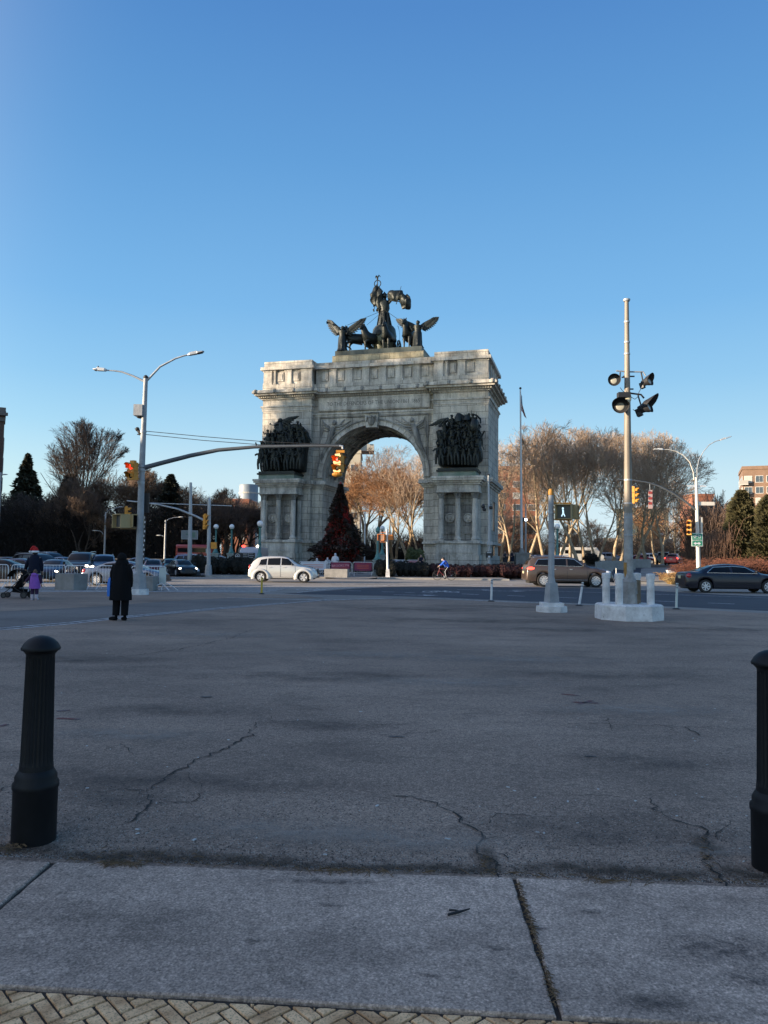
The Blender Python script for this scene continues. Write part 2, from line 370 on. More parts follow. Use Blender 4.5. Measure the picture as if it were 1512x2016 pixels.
# hairline side cracks
for i,(x_,y_,L_) in enumerate(((440,1478,60),(330,1533,70),(505,1424,40),(870,1590,50),(935,1640,60),(955,1690,50),(1385,1640,50),(1390,1690,40),(240,1295,50),(600,1425,40),(1270,1430,60),(1180,1424,30),(700,1500,80),(1100,1560,90),(200,1480,70),(1300,1350,60),(560,1390,70),(850,1330,60))):
    random.seed(100+i); a_=rnd(-1,1); crack([(x_,y_),(x_+L_*.5,y_+rnd(-14,14)),(x_+L_,y_+rnd(-20,20))],.0045,200+i)
# white flecks of litter
M_fleck=mat('pale_litter',(.5,.5,.48),.8); M_twig=mat('dry_twig',(.12,.075,.035),.9,var=.5,vs=30)
mb=MB()
for i in range(150):
    px,py=rnd(0,1512),1225+rnd(0,1)**1.4*500; c=G(px,py); s=.004+.012*rnd(0,1)**3
    mb.box((c.x,c.y,.012),(s*rnd(.5,2.4),s,.004),rnd(0,3))
tag(mb.build('ground_litter',M_fleck),kind='stuff')
# soft-edged grime: thin dirt lying on the paving, thicker where nothing rolls over it
def grime_mat(name,c,st,fq):
    k=NT(name,.95); k.b.inputs['Base Color'].default_value=(*c,1); g=k.tc.outputs['Generated']
    sp=k.n('ShaderNodeSeparateXYZ'); k.l(g,sp.inputs[0]); out=[]
    for ax in (0,1):
        a=k.n('ShaderNodeMath',_operation='SUBTRACT'); k.l(sp.outputs[ax],a.inputs[0]); a.inputs[1].default_value=.5; b=k.n('ShaderNodeMath',_operation='MULTIPLY'); k.l(a.outputs[0],b.inputs[0]); k.l(a.outputs[0],b.inputs[1]); out.append(b.outputs[0])
    s_=k.n('ShaderNodeMath',_operation='ADD'); k.l(out[0],s_.inputs[0]); k.l(out[1],s_.inputs[1]); q=k.n('ShaderNodeMath',_operation='SQRT'); k.l(s_.outputs[0],q.inputs[0])
    rad=k.ramp(q.outputs[0],[(.12,1.0),(.5,0.0)]); nz=k.ramp(k.noise(fq,9,.72),[(.36,0.0),(.62,1.0)])
    m_=k.n('ShaderNodeMath',_operation='MULTIPLY'); k.l(rad,m_.inputs[0]); k.l(nz,m_.inputs[1]); m2_=k.n('ShaderNodeMath',_operation='MULTIPLY'); k.l(m_.outputs[0],m2_.inputs[0]); m2_.inputs[1].default_value=st; k.l(m2_.outputs[0],k.b.inputs['Alpha']); return k.m
G_dk=grime_mat('tyre_grime',(.07,.062,.056),.40,1.6); G_br=grime_mat('leaf_dirt',(.050,.034,.020),.95,9.0); G_lt=grime_mat('pale_wear',(.36,.31,.26),.55,4.0); G_sl=grime_mat('slab_spot',(.07,.06,.055),.62,17.0)
def soft(px,py,rx,ry,m,z=.0150,name='grime',rz=0):
    c=G(px,py); o=MB().poly([(rx*math.cos(t),ry*math.sin(t),0) for t in fr(0,2*PI*23/24,23)]).build(name,m); o.location=(c.x,c.y,z); o.rotation_euler=(0,0,rz); tag(o,kind='structure')
for i,(px,py,rx,ry,m) in enumerate(((600,1335,2.0,.55,G_dk),(760,1330,1.2,.35,G_dk),(900,1222,4.6,1.1,G_dk),(820,1200,3.2,1.3,G_dk),(1010,1195,3.4,1.2,G_dk),(200,1530,.75,.35,G_dk),(230,1575,.5,.2,G_dk),(480,1545,1.1,.3,G_dk),(1150,1640,.9,.35,G_dk),(1300,1500,1.0,.5,G_dk),(1160,1330,1.8,.5,G_dk),(350,1400,1.3,.4,G_dk),(640,1430,.8,.3,G_dk),(1080,1240,2.6,.7,G_dk),(150,1300,1.6,.5,G_dk),(1400,1240,2.6,.8,G_dk),
  (330,1690,.42,.13,G_br),(500,1700,.40,.10,G_br),(900,1715,.5,.09,G_br),(1150,1715,.42,.12,G_br),(1300,1725,.35,.10,G_br),(180,1690,.35,.09,G_br),(700,1712,.5,.06,G_br),(1390,1670,.10,.22,G_br),(955,1690,.09,.18,G_br),(40,1675,.30,.10,G_br),(1480,1725,.3,.14,G_br),
  (880,1345,1.6,.5,G_lt),(400,1250,2.6,.7,G_lt),(700,1290,2.2,.5,G_lt),(1000,1300,2.2,.6,G_lt),(560,1640,.9,.22,G_lt),(800,1660,.9,.2,G_lt),(1400,1680,.35,.10,G_lt),(250,1450,1.0,.3,G_lt),(1250,1400,1.4,.4,G_lt))):
    soft(px,py,rx,ry,m,.0150+i*.00009)
for i,(px,py,rx,ry) in enumerate(((500,1862,.05,.018),(650,1792,.07,.02),(1065,1837,.05,.02),(850,1932,.04,.016),(975,1878,.05,.022),(1480,1940,.14,.07),(1290,1985,.13,.05),(1160,1805,.06,.02),(640,1745,.30,.03),(1420,1880,.30,.14))):
    soft(px,py,rx*1.25,ry*1.4,G_sl,.0232+i*.00009,'slab_grime')
# loose grit gathered along the slab edge and round the bollards
random.seed(31); g1_,g2_=MB(),MB()
for i in range(9000):
    px=rnd(0,1512); c=G(px,(1697+px*.037)-8-rnd(0,1)**2.2*150); s_=rnd(.0022,.0062); m_=(g1_ if i%2 else g2_); n0=len(m_.v); t=rnd(0,PI)
    m_.v+=[(c.x+s_*math.cos(t+q),c.y+s_*math.sin(t+q),.0085) for q in (0,2.1,4.2)]+[(c.x,c.y,.0085+s_*.9)]; m_.f+=[(n0,n0+1,n0+3),(n0+1,n0+2,n0+3),(n0+2,n0,n0+3)]
tag(g1_.build('loose_grit',mat('grit_pale',(.34,.32,.29),.9)),kind='stuff'); tag(g2_.build('loose_grit',mat('grit_dark',(.05,.045,.042),.9)),kind='stuff')
# stone slab course
E0,E1=edge; du=Vector((E1[0]-E0[0],E1[1]-E0[1])).normalized(); dn=Vector((du.y,-du.x))
J2t,J2b=G(1016,1745),G(1100,2009); J1t,J1b=G(103,1706),G(-12,1790)
Lb=gp([(-60,1950),(1580,2040)])
def at_edge(t,e): return Vector((e[0][0]+(e[1][0]-e[0][0])*t,e[0][1]+(e[1][1]-e[0][1])*t))
def par(px,lo,hi): return (px-lo)/(hi-lo)
def slab(a,b,c,d,name='paving_slab'):
    mb=MB(); P=[Vector((*q[:2],0)) for q in (a,b,c,d)]; g=.011; cen=sum(P,Vector())/4
    top=[]; 
    n=28; ring_=[]
    for i in range(4):
        p,q=P[i],P[(i+1)%4]
        for k in range(n):
            v=p+(q-p)*k/n; v=v+(cen-v).normalized()*(g+.008*noise.noise(v*4)+.007*max(0,noise.noise(v*16))+.004*noise.noise(v*40)); ring_.append(v)
    r0=[(v.x,v.y,-.06) for v in ring_]; r1=[(v.x,v.y,.016) for v in ring_]; r2=[(*(v+(cen-v).normalized()*.008)[:2],.022) for v in ring_]
    mb.loft([r0,r1,r2]); tag(mb.build(name,M_slab,smooth=30,tri=False),kind='structure')
T=lambda t:(at_edge(t,edge)+dn*.006); Bt=lambda t:at_edge(t,Lb)
tt2=((J2t.x-edge[0][0])/(edge[1][0]-edge[0][0])); tb2=((J2b.x-Lb[0][0])/(Lb[1][0]-Lb[0][0])); tt1=((J1t.x-edge[0][0])/(edge[1][0]-edge[0][0])); tb1=((J1b.x+.02-Lb[0][0])/(Lb[1][0]-Lb[0][0])) 
dl=tt2-tt1; 
slab(T(tt1),T(tt2),Bt(tb2),Bt(tb2-dl*(edge[1][0]-edge[0][0])/(Lb[1][0]-Lb[0][0])))
w1=dl*(edge[1][0]-edge[0][0]); s_=1/(Lb[1][0]-Lb[0][0]); s2=1/(edge[1][0]-edge[0][0])
slab(T(tt2),T(tt2+w1*s2),Bt(tb2+w1*s_),Bt(tb2)); slab(T(tt1-w1*s2),T(tt1),Bt(tb2-w1*s_),Bt(tb2-2*w1*s_))
# dirt bed below slabs and brick
flat('paving_bed',mat('joint_dirt',(.030,.026,.022),.95,col2=(.055,.042,.03),vs=25),[(-8,-4),(8,-4),(8,3.62),(8,4),*[tuple(e[:2]) for e in (edge[1],edge[0])],(-8,4.2)],.004)
# herringbone brick
random.seed(5); mb=MB(); LB,WB=.198,.064; a0=math.atan2(du.y,du.x)
bo=Vector(Lb[0][:2]); 
def under(x,y):
    t=(x-Lb[0][0])/(Lb[1][0]-Lb[0][0]); ye=Lb[0][1]+t*(Lb[1][1]-Lb[0][1]); return ye-y
ang=a0+PI/4; cs,sn=math.cos(ang),math.sin(ang)
N_=3  # long side = three widths
for i in range(-110,110):
    for j in range(-110,110):
        if (i-j)%(2*N_)==0: bx0,by0,lx,ly=i,j,N_,1
        elif (i-j-2*N_+1)%(2*N_)==0: bx0,by0,lx,ly=i,j,1,N_
        else: continue
        cx,cy=(bx0+lx/2)*.054,(by0+ly/2)*.054
        x=cx*cs-cy*sn; y=cx*sn+cy*cs+2.2
        u=under(x,y)
        if u<-.15 or u>1.0 or abs(x)>2.6: continue
        z=.012+rnd(-.0015,.0015); hx,hy=lx*.054/2-.0052,ly*.054/2-.0052; aa=ang+rnd(-.012,.012); c2_,s2_=math.cos(aa),math.sin(aa)
        Q=[(x+p*c2_-q*s2_,y+p*s2_+q*c2_) for p,q in ((-hx,-hy),(hx,-hy),(hx,hy),(-hx,hy))]; O=[]
        for k_ in range(4):
            P0_,P1_=Q[k_],Q[(k_+1)%4]; d0,d1=under(*P0_)-.010,under(*P1_)-.010
            if d0>=0: O.append(P0_)
            if d0*d1<0: f_=d0/(d0-d1); O.append((P0_[0]+(P1_[0]-P0_[0])*f_,P0_[1]+(P1_[1]-P0_[1])*f_))
        if len(O)<3: continue
        mx_=sum(p[0] for p in O)/len(O); my_=sum(p[1] for p in O)/len(O)
        mb.loft([[(mx_+(p[0]-mx_)*k2,my_+(p[1]-my_)*k2,zz) for p in O] for zz,k2 in ((-.02,1),(z-.005,1),(z,.95))])
kb=NT('paving_brick',.9); o_=kb.n('ShaderNodeObjectInfo'); 
bc=kb.mix((.52,.29,.135),(.90,.57,.30),kb.ramp(kb.noise(7,3,.5),[(.38,0.0),(.6,1.0)])); bc=kb.mix(bc,kb.ramp(kb.noise(120,4,.7),[(.36,.45),(.5,1.0)]),1.0,'MULTIPLY'); kb.color(bc); kb.bump(kb.noise(150,4),.6,.004)
tag(mb.build('brick_paving',kb.m),kind='structure')
# twig litter along the slab edge and in the joint
random.seed(8); mb=MB()
def scat(p,q,n,sp,ln=(.02,.09)):
    a,b=G(*p),G(*q)
    for i in range(n):
        c=a+(b-a)*rnd(0,1)+Vector((rnd(-1,1)*sp,rnd(-1,1)*sp,0)); t=rnd(0,PI); l=rnd(*ln)
        d=Vector((math.cos(t),math.sin(t),rnd(-.1,.15)))*l/2; c.z=.026+rnd(0,.004); mb.tube([c-d,c+d*.1+Vector((0,0,.004)),c+d],[.0016,.002,.001],4)
scat((130,1704),(1500,1748),110,.02); scat((600,1722),(780,1728),60,.02,(.02,.12)); scat((200,1710),(270,1712),45,.012,(.03,.12)); scat((1020,1750),(1098,2000),150,.008,(.01,.05)); scat((180,1690),(500,1704),60,.09,(.01,.04)); scat((0,1690),(60,1660),70,.05,(.02,.07)); scat((1150,1742),(1280,1750),20,.015,(.05,.14)); scat((950,1690),(970,1735),30,.03,(.01,.04)); scat((1380,1660),(1400,1720),30,.03,(.01,.04))
tag(mb.build('twig_litter',M_twig),kind='stuff')
# forked twig lying on the slab
tw=MB(); c=G(882,1815); e=G(925,1803); k1=G(905,1809); f1=G(884,1806)
for v in (c,e,k1,f1): v.z=.032
tw.tube([c,k1,e],[.006,.006,.003],6); tw.tube([f1,(f1+k1)/2+Vector((0,0,.004)),k1],[.005,.004,.005],6)
tag(tw.build('fallen_twig',mat('black_twig',(.012,.011,.011),.7)),'short black forked twig lying on the stone slab','twig')
# raised pavement on the far side of the crossing with curb ramp
cz=.13; yc=57.6
xa,xb,xr0,xr1=X_(405,57.6),X_(1003,57.6),X_(662,57.6),X_(722,57.6)
def curb_seg(x0,x1,y=yc):
    MB().bb(x0,x1,y,y+.18,-.05,cz).build('curb',M_curb)['kind']='structure'
curb_seg(xa,xr0-.8); curb_seg(xr1+.8,xb)
mb=MB()
xs=[xa-4,xa,xr0-.9,xr0,xr1,xr1+.9,xb]; 
def cw(x,y): return (.006 if xr0-.01<=x<=xr1+.01 else cz-.004) if y<yc+.3 else cz+max(0,hz(0,y))-.004
mb.grid([[(x,y,cw(x,y)) for x in xs] for y in (yc+.181,yc+1.6,60.0,63.5)]); tag(mb.build('pavement',M_walk),kind='structure')
mb=MB(); mb.grid([[(x,y,hz(x,y)+.13) for x in fr(-16.5,13,8)] for y in fr(63.4,96,16)]); tag(mb.build('planting_ground',M_soil),kind='structure')
# pavement in front of the arch, under the christmas tree
mb=MB(); mb.grid([[(x,y,hz(x,y)+.15) for x in fr(-4.6,-.2,4)] for y in fr(63,70,8)]); tag(mb.build('arch_forecourt',M_walk),kind='structure')
# side street on the right with its pavement wedge and curb
def conf(name,m,pts,dz,n=14):
    # strip between two px polylines, following the ground
    P=[]
    for (a,b) in pts:
        A0,B0=Vector(a),Vector(b); P.append([A0+(B0-A0)*i/n for i in range(n+1)])
    mb=MB(); mb.grid([[(q.x,q.y,hz(q.x,q.y)+dz) for q in r] for r in P]); return tag(mb.build(name,m),kind='structure')
g2=lambda a:tuple(G(*a)[:2])
conf('side_street',M_newroad,[((10,60.5),(19,60.5)),((14,70),(24,72)),((20,86),(31,86)),((29,110),(42,110)),((60,190),(76,190))],.006)
conf('side_street',M_road,[((-20,60.2),(-120,60.2)),((-22,75),(-120,80)),((-24,95),(-130,100))],.006)
conf('pavement',M_walk,[(g2((1232,1147)),g2((1424,1147))),((18.6,56),(25,56)),((21.5,64),(27,64)),((27,80),(32,80)),((38,104),(43,104))],.12)
a=g2((1232,1149)); b=g2((1424,1149)); MB().bb(a[0],b[0],a[1]-.2,a[1],-.05,.13).build('curb',M_curb)['kind']='structure'
conf('lawn',M_dry,[((12,90),(30,88)),((15,105),(33,104)),((22,150),(52,150))],.10)
conf('lawn',M_dry,[((25,52),(45,52)),((27,62),(60,62)),((32,80),(90,80))],.05)
# ---------------- arch ----------------
def stone(name,a,b,dark,stainamt,mortar=True,scale=(1.9,.72)):
    k=NT(name,.88); tc=k.tc.outputs['Object']; sp=k.n('ShaderNodeSeparateXYZ'); k.l(tc,sp.inputs[0])
    ad=k.n('ShaderNodeMath',_operation='ADD'); k.l(sp.outputs[0],ad.inputs[0]); k.l(sp.outputs[1],ad.inputs[1])
    cb=k.n('ShaderNodeCombineXYZ'); k.l(ad.outputs[0],cb.inputs[0]); k.l(sp.outputs[2],cb.inputs[1])
    base=k.mix(a,b,k.ramp(k.noise(.8,6,.6),[(.35,0.0),(.65,1.0)]))
    if mortar:
        br=k.n('ShaderNodeTexBrick',Scale=1.0); br.inputs['Brick Width'].default_value=scale[0]; br.inputs['Row Height'].default_value=scale[1]; br.inputs['Mortar Size'].default_value=.026; br.inputs['Mortar Smooth'].default_value=.4
        br.inputs['Color1'].default_value=(.84,.84,.85,1); br.inputs['Color2'].default_value=(1.1,1.08,1.04,1); br.inputs['Mortar'].default_value=(.3,.29,.28,1); br.offset=.5
        k.l(cb.outputs[0],br.inputs['Vector']); base=k.mix(base,br.outputs['Color'],1.0,'MULTIPLY')
    st=k.ramp(k.noise(.9,9,.72,scale3=(1.3,1.3,.16)),[(.36,1-stainamt),(.56,1.0)]); base=k.mix(base,st,1.0,'MULTIPLY')
    bl=k.ramp(k.noise(.33,8,.75),[(.33,1-stainamt*.8),(.5,1.0)]); base=k.mix(base,bl,1.0,'MULTIPLY')
    fn=k.noise(7,8,.75); base=k.mix(base,k.ramp(fn,[(.35,.82),(.6,1.08)]),1.0,'MULTIPLY')
    k.color(base); k.bump(fn,.4,.06); return k.m
M_st=stone('arch_granite',(.50,.465,.405),(.66,.615,.54),0,.5)
M_stp=stone('arch_granite_plain',(.51,.475,.42),(.67,.625,.55),0,.55,False)
M_niche=stone('shaded_niche_granite',(.27,.26,.24),(.40,.38,.345),0,.6)  # recess shade put into the colour: darker granite deepens the niches
M_stw=stone('pedestal_limestone',(.42,.37,.25),(.54,.48,.34),0,.35,True,(1.2,.6))
M_dk=stone('weathered_granite',(.24,.23,.21),(.40,.38,.34),0,.6,False)
kbz=NT('dark_bronze',.48); kbz.b.inputs['Metallic'].default_value=.35
kbz.color(kbz.mix((.007,.010,.011),(.024,.031,.028),kbz.ramp(kbz.noise(1.6,8,.7),[(.35,0.0),(.7,1.0)]))); kbz.bump(kbz.noise(5,8),.5,.08); M_bz=kbz.m
M_ptn=mat('bronze_plinth',(.060,.072,.066),.55,.3,var=.4,vs=1.2,streak=True); M_verd=mat('verdigris_stone',(.28,.30,.26),.85,col2=(.10,.17,.13),vs=.8)
AA=.26279314; XR_,YR_=10.96029,80.19928; W=25.9565
arch=thing('triumphal_arch','tall weathered granite triumphal arch with dark bronze sculpture on its piers and roof','monument',
  (XR_-W*math.cos(AA),YR_+W*math.sin(AA),0),-AA)
AMI=(Matrix.Translation(arch.location)@Matrix.Rotation(-AA,4,'Z')).inverted()
def ap(px,py,v):
    # point of the photo on the arch plane at depth v, in the arch's own axes
    o=AMI@Vector((0,0,EYE)); d=AMI.to_3x3()@ray(px,py); t=(v-o.y)/d.y; return o+d*t
D=9.3; UL,UR=5.95,20.0
def ab(u0,u1,v0,v1,z0,z1): return MB().bb(u0,u1,v0,v1,z0,z1)
JL,JR=7.15,18.85; UC=13.0; RI=5.85; ZS=10.5
# piers, each a mesh
for (u0,u1) in ((0,UL),(UR,W)):
    ab(u0,u1,0,D,.6,19.6).build('pier',M_st,arch)
# centre wall with round opening
def arcpts(r,n=40,rev=False): return [(UC+r*math.cos(PI-PI*i/n),ZS+r*math.sin(PI-PI*i/n)) for i in range(n+1)]
mb=MB(); v0,v1=.8,8.5; P=arcpts(RI)
rows=[(p,(UL+(UR-UL)*i/40,19.6)) for i,p in enumerate(P)]
for v in (v0,v1): mb.grid([[(p[0],v,p[1]) for p in r] for r in rows])
for side in (0,1):
    a,b=(UL,JL) if side==0 else (JR,UR)
    mb.bb(a,b,v0,v1,.6,ZS)
    for v in (v0,v1):
        mb.grid([[(a,v,ZS),(a,v,19.6)],[(JL if side==0 else UR,v,ZS),((UL if side==0 else UR),v,19.6)]])
mb.build('arch_wall',M_st,arch)
mb=MB(); mb.grid([[(p[0],v,p[1]) for v in (v0,v1)] for p in P]); mb.build('vault',M_stp,arch)
# coffer ribs in the vault
mb=MB()
for i in range(13):
    t=PI*(i+.5)/13; 
    for w_,vv in ((.10,None),):
        P2=[(t-.022),(t+.022)]
        mb.loft([[(UC+(RI-.28*q)*math.cos(PI-tt),v,ZS+(RI-.28*q)*math.sin(PI-tt)) for (tt,q) in ((P2[0],0),(P2[0],1),(P2[1],1),(P2[1],0))] for v in (1.9,8.0)])
for v in (1.95,3.45,4.95,6.45,7.95):
    mb.loft([[(UC+(RI-.22*q)*math.cos(t),v+dv,ZS+(RI-.22*q)*math.sin(t)) for (dv,q) in ((-.13,0),(-.13,1),(.13,1),(.13,0))] for t in fr(PI-.03,.03,30)])
mb.build('coffer_ribs',M_dk,arch)
# archivolt rings
def aring(r0,r1,va,vb,m,name='archivolt'):
    mb=MB(); mb.loft([[(UC+r*math.cos(t),v,ZS+r*math.sin(t)) for r,v in ((r0,va),(r1,va),(r1,vb),(r0,vb))] for t in fr(PI,0,48)]); return mb.build(name,m,arch,smooth=30)
aring(RI-.003,RI+.28,.52,.9,M_stp); aring(RI+.283,RI+.56,.60,.9,M_stp); aring(RI+.563,RI+.72,.45,.9,M_dk)
mb=MB()
for i in range(1,24):
    t=PI*i/24; c=(UC+(RI+.28)*math.cos(t),.50,ZS+(RI+.28)*math.sin(t)); sb=MB().box((0,0,0),(.56,.06,.035)); sb.xf(Matrix.Translation(c)@Matrix.Rotation(-t,4,'Y')); mb.add(sb)
mb.build('voussoir_joints',M_dk,arch)
# keystone with carved eagle shield
kz=MB(); kz.loft([[(UC-.62,v,16.0),(UC+.62,v,16.0),(UC+.78,v,17.6),(UC-.78,v,17.6)] for v in (.1,.9)]); key=kz.build('keystone',M_stp,arch)
km=MB(); km.ell((UC,.05,16.75),(.42,.16,.55)); km.ell((UC,-.02,17.15),(.18,.15,.18))
for s in (-1,1): km.tube([(UC,.02,16.9),(UC+s*.45,.0,17.2),(UC+s*.58,.02,16.6)],[.1,.13,.05],6)
km.box((UC,.05,17.62),(1.7,.35,.12)); km.build('eagle_carving',M_dk,key,smooth=60)
# spandrel frames and reliefs
for s in (-1,1):
    rb=MB(); u=lambda x:UC+s*x
    for (a,b) in (((.95,17.38),(6.25,17.38)),((6.25,17.38),(6.25,11.2))):
        x0,x1=sorted((u(a[0]),u(b[0]))); rb.bb(x0-.05,x1+.05,.68,.8,min(a[1],b[1])-.05,max(a[1],b[1])+.05)
    # winged trumpeter: torso, legs, arms, wing, drapery folds
    rb.tube([(u(4.6),.66,16.3),(u(4.9),.62,15.4),(u(5.2),.66,14.4),(u(5.75),.7,13.2),(u(6.1),.74,12.0)],[.22,.36,.34,.22,.10],8)
    rb.ell((u(4.5),.6,16.75),(.24,.2,.28)); rb.tube([(u(4.7),.62,16.1),(u(3.9),.66,16.5),(u(3.3),.7,17.1)],[.14,.10,.06],6)
    rb.tube([(u(4.9),.62,16.0),(u(5.6),.62,16.4),(u(5.95),.66,17.1)],[.14,.1,.06],6)
    for i in range(7): rb.tube([(u(4.7+.1*i),.72,16.2-.2*i),(u(3.6+.25*i),.74,15.9-.35*i+.5),(u(2.6+.35*i),.77,16.9-.5*i)],[.10,.13,.04],5)
    for i in range(6): rb.tube([(u(5.0+.1*i),.66,15.6-.3*i),(u(5.1+.16*i),.7,14.2-.35*i),(u(5.5+.11*i),.76,12.9-.3*i)],[.06,.09,.03],5)
    for i in range(4): rb.tube([(u(5.1),.72,16.3-.2*i),(u(5.9),.74,16.9-.3*i),(u(6.15),.77,15.9-.4*i)],[.08,.1,.03],5)
    rb.build('spandrel_relief',M_dk,arch,smooth=50)
# inscription panel
pn=ab(6.55,19.45,.55,.8,18.1,19.6).build('inscription_panel',M_stp,arch)
fb=MB().bb(6.72,19.3,.50,.55,19.40,19.48); fb.bb(6.72,19.3,.50,.55,18.22,18.30); fb.bb(6.72,6.80,.50,.55,18.3,19.4); fb.bb(19.22,19.3,.50,.55,18.3,19.4); fb.build('panel_frame',M_stp,pn)
text('inscription','TO THE DEFENDERS OF THE UNION 1861 1865',.62,mat('carved_letter_shadow',(.12,.115,.105),.9),Matrix.Translation((13.0,.545,18.85))@Matrix.Rotation(PI/2,4,'X'),pn,.004,sx=.83)
# upper mouldings
def mould(u0,u1,v0,z,layers,m,name,e=0):
    mb=MB()
    for (dz0,dz1,ov) in layers: mb.bb(u0-ov,u1+ov,v0-ov,D-(v0)+ov if v0<=0 else 8.5+ov,z+dz0+e,z+dz1+e)
    return mb.build(name,m,arch)
for (a,b) in ((0,UL),(UR,W)): mould(a,b,0,18.2,((0,.22,.06),(.223,.44,.10),(.443,.60,.22)),M_stp,'architrave')
mould(UL+.2,UR-.2,.8,17.5,((0,.2,.08),(.203,.38,.2)),M_stp,'architrave',.002)
for (a,b) in ((0,UL),(UR,W)):
    mould(a,b,0,19.55,((-.0,.12,.16),(.123,.40,.22),(.403,.62,.75),(.623,.86,.98)),M_stp,'cornice')
mould(UL,UR,.8,19.55,((-.0,.12,.12),(.123,.40,.18),(.403,.618,.70),(.621,.857,.90)),M_stp,'cornice')
mb=MB()
def dent(u0,u1,v,z,st=.27,sz=(.16,.16,.24)):
    n=int(abs(u1-u0)/st)
    for i in range(n+1): mb.box((u0+(u1-u0)*i/n,v,z),sz)
dent(-.3,UL+.3,-.36,19.83); dent(UR-.3,W+.3,-.36,19.83); dent(UL+.5,UR-.5,.46,19.83)
for s,uu in ((1,W+.36),(1,-.36)):
    for i in range(36): mb.box((uu,-.1+i*.27,19.83),(.16,.16,.24))
dn_=mb.build('dentil_course',mat('dentil_stone',(.40,.37,.31),.9,var=.2,vs=3),arch)  # plain stone tone for the dentils, slightly mottled
mb=MB()
for (a,b,v) in ((-.75,UL+.7,-1.0),(UL+1.6,UR-1.6,-.12),(UR-.7,W+.75,-1.0)):
    n=int((b-a)/2.05)+1
    for i in range(n): 
        u=a+.2+(b-a-.4)*i/(n-1); MB().ell((u,v,20.30),(.17,.12,.17),8,6).ell((u,v+.05,20.5),(.22,.1,.12),8,5).build('lion_head_spout',M_dk,arch,smooth=50)
for i in range(5): MB().ell((W+1.0,-.5+i*2.1,20.32),(.12,.17,.17),8,6).build('lion_head_spout',M_dk,arch,smooth=50)
mb=MB()
for (a,b,v) in ((-.9,UL+.9,-.92),(UR-.9,W+.9,-.92)): mb.bb(a,b,v-.0,D+.9,20.41,20.52)
mb.bb(UL+1,UR-1,-.05,9,20.413,20.517); mb.build('gutter_lip',M_stp,arch)
# attic
for (a,b,v,e) in ((0,UL,0,0),(UR,W,0,0),(UL-.05,UR+.05,.8,.004)):
    dd=D-v; 
    ab(a-.05,b+.05,v-.05,dd,20.52,21.30-e).build('attic_base',M_st,arch)
    ab(a+.18,b-.18,v+.18,dd-.18,21.3-e,23.0).build('attic_wall',M_stp,arch)
    ab(a-.28,b+.28,v-.28,dd+.28,22.98+e,23.32-e).build('attic_cornice',M_stp,arch)
    ab(a+.05,b-.05,v+.05,dd-.05,23.31,24.0-(.25 if v else 0)-e).build('attic_parapet',M_st,arch)
mb=MB(); pmb=MB()
def pil(u0,u1,v):
    mb=MB(); mb.bb(u0,u1,v,v+.2,21.30,22.96); mb.bb(u0-.06,u1+.06,v-.05,v+.22,21.30,21.50); mb.bb(u0-.06,u1+.06,v-.05,v+.22,22.80,22.975); mb.build('attic_pilaster',M_stp,arch)
def panel(u0,u1,v):
    pmb=MB()
    c=(u0+u1)/2; w2=(u1-u0)/2-.17; pmb.bb(c-w2,c+w2,v+.13,v+.19,21.62,22.75); pmb.build('panel_groove',M_dk,arch); MB().bb(c-w2+.06,c+w2-.06,v+.09,v+.13,21.68,22.69).bb(c-w2+.2,c+w2-.2,v+.04,v+.09,21.85,22.5).build('attic_panel',M_stp,arch)
for base in (0,UR):
    for a,b in ((.0,1.02),(1.30,1.52),(2.66,3.45),(5.06-.45,5.95)): pil(base+a+.01,base+b-.01,-.0)
    panel(base+1.52,base+2.66,0); panel(base+3.45,base+4.61,0)
cs_=[7.77,9.70,11.68,13.62,15.55,17.5]
for c_ in cs_: pil(c_,c_+.78,.8)
for a,b in zip([6.6]+[c_+.78 for c_ in cs_],cs_+[19.45]): panel(a,b,.8)
for i in range(5): MB().bb(W-.18+.0,W-.003,.5+i*1.9,1.3+i*1.9,21.30,22.96).build('attic_pilaster',M_stp,arch)
# quadriga pedestal
ab(7.8,18.5,1.6,8.4,23.5,24.68).build('quadriga_pedestal',M_stw,arch)
